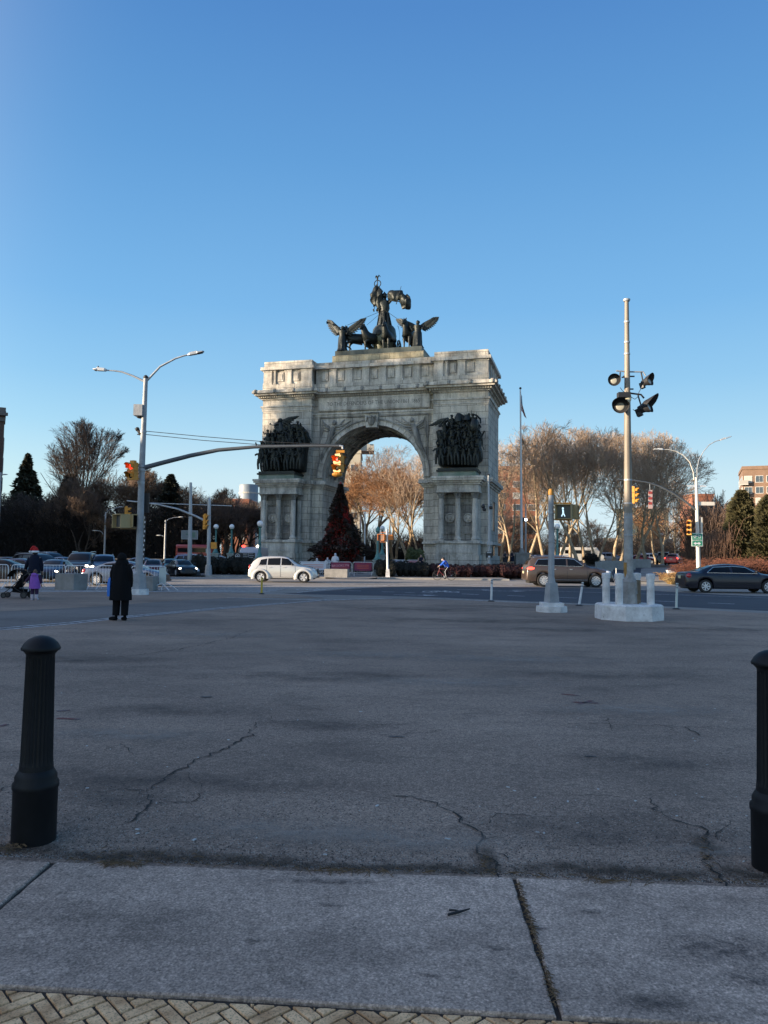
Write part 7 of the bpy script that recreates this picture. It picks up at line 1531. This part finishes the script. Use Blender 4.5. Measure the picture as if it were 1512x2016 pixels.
bg_=MB().loft([[(x*k,y*k,z) for x,y in ((-.03,-.14),(.03,-.14),(.03,.14),(-.03,.14))] for z,k in ((0,1.1),(.28,1.2),(.42,.9),(.5,.3))]).tube([(0,-.05,.46),(0,0,.60),(0,.05,.46)],.008,5); bo=bg_.build('blue_bag',mat('blue_plastic',(.02,.16,.55),.5),smooth=30); bo.location=(c.x-.27,c.y+.05,.60); tag(bo,'bright blue shopping bag held at the left side of the person in black','bag')
# man with red and white hat pushing a pushchair
c=G(64,1178); h=1.82; t=thing('person','tall man in navy jacket, pale trousers and red and white bobble hat pushing a pushchair','person',(c.x+.03,c.y,.008))
J=dict(pelvis=(0,0,.98),belly=(0,0,1.13),chest=(0,0,1.36),neck=(0,.0,1.54),jaw=(.0,.02,1.61),head=(.0,.01,1.68),crown=(.0,0,1.74),Lhip=(-.10,0,.90),Lknee=(-.06,.10,.50),Lankle=(-.04,.0,.09),Lheel=(-.04,-.04,.04),Ltoe=(-.14,.12,.03),Rhip=(.10,0,.90),Rknee=(.12,.02,.50),Rankle=(.16,-.12,.09),Rheel=(.17,-.17,.05),Rtoe=(.08,-.02,.03),
 Lsho=(-.17,0,1.46),Lelb=(-.28,.02,1.22),Lwri=(-.38,.16,1.04),Rsho=(.17,0,1.46),Relb=(.24,.04,1.20),Rwri=(.22,.14,.98),Lup=(-.2,.3,1))
human(t,h,J,M_skin); M_kh=mat('pale_trousers',(.30,.28,.26),.9)
robe(t,'jacket',[((0,0,.90),.215,.17),((0,0,1.0),.22,.175),((0,0,1.2),.215,.165),((0,0,1.38),.22,.165),((0,0,1.48),.19,.14),((0,0,1.55),.13,.12),((0,0,1.59),.10,.10)],M_nav,24,.04)
MB().tube([(-.17,0,1.46),(-.28,.0,1.23),(-.38,.13,1.07)],[.08,.072,.055],12).build('sleeve',M_nav,t,smooth=60); MB().tube([(.17,0,1.46),(.24,.02,1.20),(.22,.12,1.0)],[.08,.072,.055],12).build('sleeve',M_nav,t,smooth=60)
MB().tube([(-.09,0,.92),(-.06,.10,.50),(-.04,.0,.12)],[.115,.085,.07],12).build('trouser_leg',M_kh,t,smooth=60); MB().tube([(.09,0,.92),(.12,.02,.50),(.16,-.12,.12)],[.115,.085,.07],12).build('trouser_leg',M_kh,t,smooth=60)
M_shoe=mat('white_shoe',(.55,.53,.52),.6)
MB().tube([(-.03,-.05,.05),(-.14,.13,.035)],[.055,.045],8).build('shoe',M_shoe,t,smooth=60); MB().tube([(.18,-.18,.055),(.07,-.01,.035)],[.055,.045],8).build('shoe',M_shoe,t,smooth=60)
face(t,J,h,(-.3,.95,0),mat('dark_hair',(.02,.014,.010),.8))
ht=MB().lathe([(.118,0),(.112,.06),(.085,.12),(.04,.16),(.01,.17)],(0,.0,1.70),18).tube([(.0,0,1.85),(-.07,-.03,1.86),(-.13,-.05,1.78),(-.15,-.06,1.72)],[.05,.05,.035,.02],8).build('hat',mat('hat_red',(.42,.015,.012),.9),t,smooth=70); MB().lathe([(.125,0),(.135,.02),(.135,.05),(.12,.07)],(0,0,1.655),18).ell((-.16,-.06,1.685),(.045,.045,.045)).build('hat_trim',mat('fur_white',(.75,.74,.74),.95),ht,smooth=70)
# pushchair
c=G(32,1178); t=thing('pushchair','black pushchair with hooded seat pushed by the man in the red hat','pushchair',(c.x,c.y+.1,.008),0)
fm_=MB()
for s in (-.24,.24): fm_.tube([(.55,s,.98),(.30,s,.80),(-.10,s,.42),(-.42,s,.16)],.016,6).tube([(.28,s,.78),(.30,s,.40),(.34,s,.14)],.016,6).tube([(-.12,s,.44),(.10,s,.30),(.34,s,.16)],.014,6)
fm_.tube([(.55,-.24,.98),(.60,0,1.0),(.55,.24,.98)],.018,8); fm_.build('frame',M_trim,t,smooth=60)
MB().loft([[(x,y,z) for x,y in ((-.30,-.2),(-.30,.2))]+[(x+.05,y,z-.12) for x,y in ((-.30,.2),(-.30,-.2))] for x0,z in ((0,.42),(0,.42))],cap=False)
st=MB(); st.loft([[(x-.05,-.21,z+.02),(x-.05,.21,z+.02),(x+.05,.21,z-.04),(x+.05,-.21,z-.04)] for x,z in ((-.38,.40),(-.15,.38),(.02,.42),(.16,.62),(.26,.84))]); st.build('seat',M_blk,t,smooth=40)
P=[[( .12+.30*math.cos(a)*1.05-.12,y,.68+.36*math.sin(a)) for y in fr(-.23,.23,6)] for a in fr(R_(20),R_(165),10)]; MB().grid(P).build('hood',M_blk,t,smooth=60); MB().loft([[(x,-.17,z),(x,.17,z),(x,.17,z-.14),(x,-.17,z-.14)] for x,z in ((-.12,.36),(.28,.32))]).build('basket',M_blk,t)
for x,y,r in ((-.44,-.16,.10),(-.44,.16,.10),(.34,-.27,.125),(.34,.27,.125)):
    wo=MB().lathe([(r*.7,-.02),(r,-.018),(r,.018),(r*.7,.02),(r*.7,-.02)],(x,y,r),18,'y').build('wheel',M_tyre,t,smooth=40); MB().lathe([(r*.68,-.008),(r*.68,.008)],(x,y,r),14,'y').build('hub',M_hub,wo)
# girl
c=G(70,1181.5); h=1.12; t=thing('person','small girl in purple coat and pale boots beside the man in the red hat','person',(c.x,c.y-.1,.008))
J=dict(pelvis=(0,0,.55),belly=(0,0,.65),chest=(0,0,.79),neck=(0,.0,.90),jaw=(0,.01,.95),head=(0,0,1.01),crown=(0,0,1.06),Lhip=(-.07,0,.51),Lknee=(-.07,.02,.29),Lankle=(-.07,0,.06),Lheel=(-.07,-.02,.03),Ltoe=(-.08,.08,.02),Rhip=(.07,0,.51),Rknee=(.07,.0,.29),Rankle=(.08,-.02,.06),Rheel=(.08,-.04,.03),Rtoe=(.08,.06,.02),Lsho=(-.13,0,.85),Lelb=(-.23,.0,.73),Lwri=(-.34,.02,.63),Rsho=(.13,0,.85),Relb=(.19,.0,.70),Rwri=(.20,.04,.56))
human(t,h,J,M_skin); M_pur=mat('purple_coat',(.26,.09,.42),.85,var=.15,vs=8)
robe(t,'coat',[((0,0,.40),.19,.15),((0,0,.45),.195,.155),((0,0,.62),.175,.14),((0,0,.76),.165,.13),((0,0,.85),.15,.12),((0,0,.91),.09,.09)],M_pur,20,.04)
M_dpur=mat('dark_sleeve',(.035,.015,.05),.9); MB().tube([(-.13,0,.86),(-.23,0,.74),(-.33,.02,.65)],[.065,.055,.045],10).build('sleeve',M_dpur,t,smooth=60); MB().tube([(.13,0,.86),(.20,0,.70),(.21,.03,.59)],[.065,.055,.045],10).build('sleeve',M_dpur,t,smooth=60)
MB().ell((0,-.09,.88),(.11,.06,.07)).build('coat_hood',M_pur,t,smooth=70)
for s in (-1,1): MB().tube([(s*.07,0,.45),(s*.075,0,.14)],[.065,.055],10).build('legging',M_dpur,t,smooth=60); MB().tube([(s*.075,-.01,.20),(s*.075,-.01,.06)],[.06,.055],10).tube([(s*.075,-.03,.04),(s*.08,.09,.035)],[.045,.04],8).build('boot',mat('boot_pink',(.50,.45,.50),.7),t,smooth=60)
face(t,J,h,(0,1,0),mat('brown_hair',(.14,.075,.045),.8),.10)
# cyclist
c=G(862,1144.6); Yc=yc-1.1; s_=1.0
x0=(X_(863,Yc)+X_(887,Yc))/2; bk=thing('bicycle','dark red bicycle ridden to the left in front of the arch','bicycle',(x0,Yc,.005)); wb=1.04; r=.355
for x in (-wb/2,wb/2):
    w_=MB().grid([[(x+(r-.02+.02*math.cos(a))*math.cos(q),.02*math.sin(a),r+(r-.02+.02*math.cos(a))*math.sin(q)) for a in fr(0,2*PI,6)] for q in fr(0,2*PI,30)]).build('wheel',M_tyre,bk,smooth=60)
    sp=MB()
    for k in range(16): a=2*PI*k/16; sp.tube([(x,0.02*(-1)**k,r),(x+(r-.03)*math.cos(a),0,r+(r-.03)*math.sin(a))],.002,3)
    sp.lathe([(.025,-.04),(.025,.04)],(x,0,r),8,'y'); sp.build('spokes',M_galv,w_)
BB=(.02,0,.30); ST=(.18,0,.80); HT=(-.36,0,.86); HB=(-.40,0,.70)
MB().tube([BB,ST],.018,8).tube([BB,HB],.022,8).tube([ST,HT],.018,8).tube([BB,(wb/2,0,r)],.012,6).tube([ST,(wb/2,0,r)],.012,6).tube([HT,HB,(-wb/2,0,r)],.018,8).build('frame',mat('bike_red',(.22,.02,.025),.35,coat=.6),bk,smooth=60)
MB().ell((.20,0,.90),(.13,.06,.035)).tube([ST,(.19,0,.88)],.014,6).build('saddle',M_trim,bk,smooth=60); MB().tube([(-.36,0,.86),(-.38,0,1.0)],.014,6).tube([(-.42,-.28,1.04),(-.38,-.1,1.0),(-.38,.1,1.0),(-.42,.28,1.04)],.012,6).build('handlebar',M_galv,bk,smooth=60); MB().lathe([(.09,-.01),(.09,.01)],(BB[0],-.05,BB[2]),14,'y').tube([(.02,-.06,.30),(.08,-.08,.14)],.012,5).tube([(.02,.06,.30),(-.04,.08,.46)],.012,5).build('crank',M_galv,bk)
h=1.76; t=thing('person','cyclist in bright blue jacket, black cap and white striped trousers riding to the left','person',(x0,Yc,.005))
J=dict(pelvis=(.20,0,.98),belly=(.14,0,1.12),chest=(.02,0,1.32),neck=(-.06,0,1.46),jaw=(-.10,0,1.52),head=(-.10,0,1.59),crown=(-.09,0,1.65),Lhip=(.18,-.09,.95),Lknee=(-.04,-.11,.64),Lankle=(.10,-.11,.22),Lheel=(.13,-.11,.17),Ltoe=(-.02,-.11,.12),Rhip=(.18,.09,.95),Rknee=(-.14,.11,.80),Rankle=(-.02,.11,.50),Rheel=(.03,.11,.48),Rtoe=(-.10,.11,.44),
 Lsho=(-.0,-.18,1.37),Lelb=(-.20,-.23,1.17),Lwri=(-.36,-.24,1.07),Rsho=(-.0,.18,1.37),Relb=(-.20,.23,1.17),Rwri=(-.36,.24,1.07),Lup=(0,0,1),Rup=(0,0,1))
human(t,h,J,M_skin); M_bj=mat('blue_jacket',(.015,.10,.52),.7,var=.2,vs=7)
MB().tube([(.22,0,.94),(.17,0,1.08),(.06,0,1.26),(-.01,0,1.38),(-.05,0,1.46)],[.16,.165,.175,.15,.08],14).build('jacket',M_bj,t,smooth=70)
for s in (-1,1): MB().tube([(.0,s*.15,1.38),(-.19,s*.23,1.17),(-.33,s*.24,1.085)],[.085,.068,.05],10).build('sleeve',M_bj,t,smooth=60)
for k,s in (('L',-1),('R',1)):
    MB().tube([J[k+'hip'],J[k+'knee'],J[k+'ankle']],[.105,.075,.055],12).build('trouser_leg',M_blk,t,smooth=60); MB().tube([J[k+'heel'],J[k+'toe']],[.048,.04],8).build('shoe',M_trim,t,smooth=60)
MB().tube([(.22,-.20,.95),(.02,-.19,.64),(.12,-.17,.26)],.014,4).build('white_stripe',M_wm,t)
face(t,J,h,(-1,-.15,0),mat('black_hair',(.012,.01,.01),.8)); MB().lathe([(.108,0),(.10,.06),(.06,.10),(.01,.115)],(-.095,0,1.585),16).ell((-.21,0,1.59),(.07,.06,.012)).build('cap',M_trim,t,smooth=60); MB().ell((-.175,0,1.50),(.035,.06,.06)).build('face_mask',mat('mask_white',(.75,.72,.68),.8),t,smooth=70)
# white painted figures in front of the fir, and distant passers-by
def standee(px,Y,h,label,m,m2,seat=False,name='display_figure',cat='figure',z=.15,grp=None):
    x=X_(px,Y); t=thing(name,label,cat,(x,Y,hz(x,Y)+z),0,grp); k=h/1.75; v=lambda a,b,c:(a*k,b*k,c*k)
    dz=-.35 if seat else 0
    J=dict(pelvis=v(0,0,.95+dz),belly=v(0,0,1.1+dz),chest=v(0,0,1.33+dz),neck=v(0,0,1.48+dz),jaw=v(0,-.01,1.55+dz),head=v(0,-.01,1.62+dz),crown=v(0,0,1.68+dz),Lhip=v(-.1,0,.9+dz),Lknee=v(-.14,-.3 if seat else 0,.5),Lankle=v(-.14,-.3 if seat else 0,.08),Lheel=v(-.14,.03-(.3 if seat else 0),.04),Ltoe=v(-.16,-.12-(.3 if seat else 0),.03),Rhip=v(.1,0,.9+dz),Rknee=v(.14,-.3 if seat else 0,.5),Rankle=v(.14,-.3 if seat else 0,.08),Rheel=v(.14,.03-(.3 if seat else 0),.04),Rtoe=v(.16,-.12-(.3 if seat else 0),.03),Lsho=v(-.19,0,1.4+dz),Lelb=v(-.27,-.05,1.13+dz),Lwri=v(-.14,-.22,1.1+dz),Rsho=v(.19,0,1.4+dz),Relb=v(.27,-.05,1.13+dz),Rwri=v(.16,-.2,1.2+dz))
    human(t,h,J,m,lv=0); robe(t,'garment',[(v(0,-.02,.55 if not seat else .45),.26*k,.2*k),(v(0,0,.95+dz),.22*k,.17*k),(v(0,0,1.2+dz),.22*k,.16*k),(v(0,0,1.42+dz),.21*k,.14*k),(v(0,0,1.5+dz),.09*k,.09*k)],m2,18,.08); face(t,J,h,(0,-1,0),m2,.1,m); return t
M_chk=mat('chalk_white',(.60,.60,.62),.8); M_char=mat('charcoal_cloth',(.02,.02,.025),.9)
standee(624,62.6,1.75,'pale seated display figure with dark lap in front of the left side of the fir',M_chk,mat('mottled_white_black',(.55,.55,.57),.8,col2=(.02,.02,.02),vs=5),True)
standee(645,62.8,1.45,'pale mottled display figure in the middle of the fir base',M_chk,MC['mottled_white_black']); standee(652,63.0,1.2,'small pale display figure between the two taller ones',M_chk,M_char)
standee(660,62.6,1.8,'tall pale display figure with raised arm and white front by the fir',M_chk,mat('off_white_cloth',(.62,.62,.66),.8))
standee(633,63.2,.95,'child sized display figure in dark cloth beside the seated one',M_chk,M_char)
standee(994,80,1.7,'dark clothed person below the forked tree right of the arch',M_skin,M_char,name='person',cat='person',z=.1); standee(1008,82,1.68,'dark clothed person left of the flagpole pedestal',M_skin,M_nav,name='person',cat='person',z=.1)
standee(829,64,1.7,'dark clothed person at the end of the striped banner under the arch',M_skin,M_nav,name='person',cat='person',z=.2)
# ---------------- buildings ----------------
def brickm(name,a,b,mort,sc=1.0):
    k=NT(name,.9); sp=k.n('ShaderNodeSeparateXYZ'); k.l(k.tc.outputs['Object'],sp.inputs[0]); ad=k.n('ShaderNodeMath',_operation='ADD'); k.l(sp.outputs[0],ad.inputs[0]); k.l(sp.outputs[1],ad.inputs[1]); cb=k.n('ShaderNodeCombineXYZ'); k.l(ad.outputs[0],cb.inputs[0]); k.l(sp.outputs[2],cb.inputs[1])
    br=k.n('ShaderNodeTexBrick',Scale=4/sc); k.l(cb.outputs[0],br.inputs['Vector'])
    for n_,c in (('Color1',a),('Color2',b),('Mortar',mort)): br.inputs[n_].default_value=(*c,1)
    k.color(k.mix(br.outputs['Color'],k.ramp(k.noise(.25,5),[(.35,.75),(.6,1.05)]),1.0,'MULTIPLY')); return k.m
M_wfr=mat('window_frame_white',(.58,.57,.54),.6); M_bgl=mat('building_glass',(.05,.065,.085),.12,spec=.8); M_bgl2=mat('pale_window_glass',(.30,.36,.42),.2); M_slab2=mat('balcony_slab',(.50,.47,.42),.8); M_blind=mat('window_blind',(.42,.40,.36),.8)
def building(name,label,x,y,wd,dp,h,rz,wall,fl=3.0,bay=3.2,win=(1.5,1.5),side=True,roof=True,frame=M_wfr,glass=M_bgl,z0=0,frontw=True,balc=None,skip=0,cor=None):
    t=thing(name,label,'building',(x,y,z0),rz); MB().bb(-wd/2,wd/2,0,dp,0,h).build('wall',wall,t)
    rm=MB().bb(-wd/2-.2,wd/2+.2,-.2,dp+.2,h,h+.25); rm=rm.bb(-wd/2-.15,wd/2+.15,-.15,.15,h+.25,h+.9).bb(-wd/2-.15,wd/2+.15,dp-.15,dp+.15,h+.25,h+.9).bb(-wd/2-.15,-wd/2+.15,.15,dp-.15,h+.25,h+.9).bb(wd/2-.15,wd/2+.15,.15,dp-.15,h+.25,h+.9); rm.build('roof',cor or wall,t)
    nf=int((h-1)/fl); nb=int(wd/bay); cnt=0; rg=random.Random(int(abs(x)*7+h)); z_s=[1.2+fl*i for i in range(nf) if i>=skip]
    def addw(P,q):
        nonlocal cnt
        # q: local transform of a wall window
        f=MB().bb(-win[0]/2-.1,win[0]/2+.1,-.10,.02,-.12,win[1]+.1); f.xf(q)
        if cnt<100:
            fo=f.build('window',frame,t); g=MB().bb(-win[0]/2,-.03,-.115,-.10,0,win[1]).bb(.03,win[0]/2,-.115,-.10,0,win[1]); g.xf(q).build('pane',glass if rg.random()<.7 else M_blind,fo)
        cnt+=1
    for z in reversed(z_s):
        for i in range(nb):
            if frontw: addw(None,Matrix.Translation((-wd/2+wd*(i+.5)/nb,0,z)))
        if side:
            for sgn in (-1,1):
                if (sgn<0 and side=='R') or (sgn>0 and side=='L'): continue
                n2=max(1,int(dp/bay)); 
                for i in range(n2): addw(None,Matrix.Translation((sgn*wd/2,dp*(i+.5)/n2,z))@Matrix.Rotation(sgn*PI/2,4,'Z'))
    if balc:
        for z in z_s:
            for (u,w_,dd) in balc:
                s=MB().bb(u-w_/2,u+w_/2,-dd,-.002,z-.75,z-.55).build('balcony',M_slab2,t); r=MB().bb(u-w_/2,u+w_/2,-dd,-dd+.06,z-.55,z+.45).bb(u-w_/2,u-w_/2+.06,-dd+.06,0,z-.55,z+.45).bb(u+w_/2-.06,u+w_/2,-dd+.06,0,z-.55,z+.45).build('railing',mat('balcony_rail',(.33,.31,.28),.6),s)
    return t
Mb_red=brickm('red_brick',(.36,.13,.07),(.30,.10,.055),(.34,.20,.14)); Mb_brn=brickm('brown_brick',(.23,.135,.09),(.19,.11,.07),(.26,.20,.15)); Mb_dk=brickm('dark_brick',(.13,.075,.055),(.10,.055,.042),(.16,.12,.10)); Mb_yel=brickm('cream_brick',(.58,.43,.24),(.52,.38,.20),(.6,.5,.35)); 
# left edge tower
Yt=135; xe=X_(6,Yt,900); zt=A(10,806,Yt).z
tb=building('brick_tower','tall dark brick apartment tower cut by the left picture edge',xe-7.5*math.cos(R_(27)),Yt-7.5*math.sin(R_(27)),15,14,zt-1.6,R_(27),Mb_dk,3.6,2.9,(1.15,2.0),'R',z0=1,glass=M_bgl2,cor=mat('stone_cornice',(.16,.14,.13),.9))
m=MB()
for i in range(0,int((zt-4)/3.6),3): m.bb(-7.6,7.6,-.28,-.003,zt-3.2-3.6*i,zt-2.5-3.6*i)
m.bb(-8.0,8.0,-.9,-.25,zt-2.2,zt-1.7); m.build('stone_band',MC['stone_cornice'],tb)
# brick apartments behind the arch at right
Yt=190; x0,x1=X_(972,Yt,950),X_(1062,Yt,950); zt=A(1010,925,Yt).z
building('brick_apartments','orange brick apartment block behind the bare trees right of the arch',(x0+x1)/2,Yt,x1-x0,14,zt-1,0,Mb_red,2.9,3.4,(1.7,1.4),False,z0=1)
Yt=200; x0,x1=X_(1462,Yt,940),X_(1560,Yt,940); zt=A(1480,925,Yt).z
building('brown_brick_tower','brown brick apartment tower with pale balconies at the right picture edge',x0+(x1-x0)/2*math.cos(R_(-22)),Yt+(x1-x0)/2*math.sin(R_(-22)),x1-x0,16,zt-1,R_(-22),Mb_brn,2.9,2.6,(1.7,1.6),'L',z0=1,balc=[(-6.3,2.0,1.2),(1.6,4.2,1.4)])
Yt=210; x0,x1=X_(1262,Yt,1000),X_(1322,Yt,1000); zt=A(1290,1005,Yt).z
building('cream_building','sunlit cream building glimpsed between bare trees right of the floodlight pole',(x0+x1)/2,Yt,x1-x0,12,zt-1,R_(20),Mb_yel,3.2,3.0,(1.3,1.6),'L',z0=1)
Yt=230; x0,x1=X_(1370,Yt,980),X_(1398,Yt,980); zt=A(1390,978,Yt).z
building('brick_house','small pinkish brick building right of the white lamp pole',(x0+x1)/2,Yt,x1-x0+2,10,zt-1,0,Mb_red,3.0,2.4,(1.0,1.2),False,z0=1)
Yt=170; x0,x1=X_(1190,Yt,1080),X_(1330,Yt,1080); zt=A(1260,1068,Yt).z
building('low_shopfront','low greyish shop building behind the trees and parked cars at right',(x0+x1)/2,Yt,x1-x0,8,zt-1,0,mat('stucco',(.30,.27,.23),.9,var=.2,vs=.4),2.6,3.0,(1.8,1.3),False,z0=1)
Yt=190; x0,x1=X_(655,Yt,900),X_(725,Yt,900); zt=A(700,893,Yt).z
pb=building('pale_tower','pale apartment tower with roof plant seen through the top left of the arch opening',(X_(655,Yt)+X_(707,Yt))/2,Yt,X_(707,Yt)-X_(655,Yt),14,zt-1,0,mat('pale_stucco',(.52,.46,.36),.9,var=.1,vs=.3),3.0,3.0,(1.4,1.5),False,z0=1)
hx=(x1-x0)/2; z_=zt-1
MB().bb(-1,3.2,.5,8,z_+.9,z_+4.2).bb(3.2,6.6,1,8,z_+.9,z_+2.6).build('roof_plant',M_blind,pb); MB().bb(1.0,1.4,.3,.6,z_+4.2,z_+9).bb(4,4.15,.3,.5,z_+2.6,z_+6).build('roof_mast',M_galv,pb)
Yt=260; x0,x1=X_(467,Yt,970),X_(505,Yt,970); zt=A(486,955,Yt).z; t=thing('glass_tower','distant rounded glass tower left of the arch','building',((x0+x1)/2,Yt,1)); r=(x1-x0)/2
MB().lathe([(r,0),(r,zt-1),(r*.95,zt-.6)],(0,r,0),28).build('wall',mat('tower_glass',(.20,.24,.28),.5,var=.2,vs=.3),t,smooth=40); m=MB()
for i in range(int(zt/3)): m.lathe([(r+.08,1+3*i),(r+.08,1.5+3*i)],(0,r,0),28)
m.build('floor_band',M_blind,t)
Yt=165; x0,x1=X_(437,Yt,1030),X_(488,Yt,1030); zt=A(470,990,Yt).z
building('red_brick_house','red brick building glowing through the dark trees left of the arch',(x0+x1)/2,Yt,x1-x0,10,zt-1,0,Mb_red,3.0,2.8,(1.1,1.5),False,z0=1)
Yt=185; x0,x1=X_(800,Yt,1080),X_(840,Yt,1080); zt=A(820,1072,Yt).z
building('red_brick_house','low red brick building at ground level through the arch',(x0+x1)/2,Yt,x1-x0,10,zt-1,0,Mb_red,2.6,2.6,(1.0,1.1),False,z0=1)
# unseen blocks added beyond the left picture edge, sized to cast the shade
building('shade_block','low brick block added beyond the left picture edge to shade the plaza',-50,-10.5,68,12,12.5,R_(90),Mb_brn,3.1,3.4,(1.3,1.6),False)
building('shade_block','tall brick block added beyond the left picture edge to shade the arch',-86,50,34,12,25,R_(90),Mb_red,3.1,3.4,(1.3,1.6),False)
building('shade_block','long brick block added beyond the left picture edge to shade the park',-112,102,54,12,24,R_(90),Mb_brn,3.1,3.4,(1.3,1.6),False)
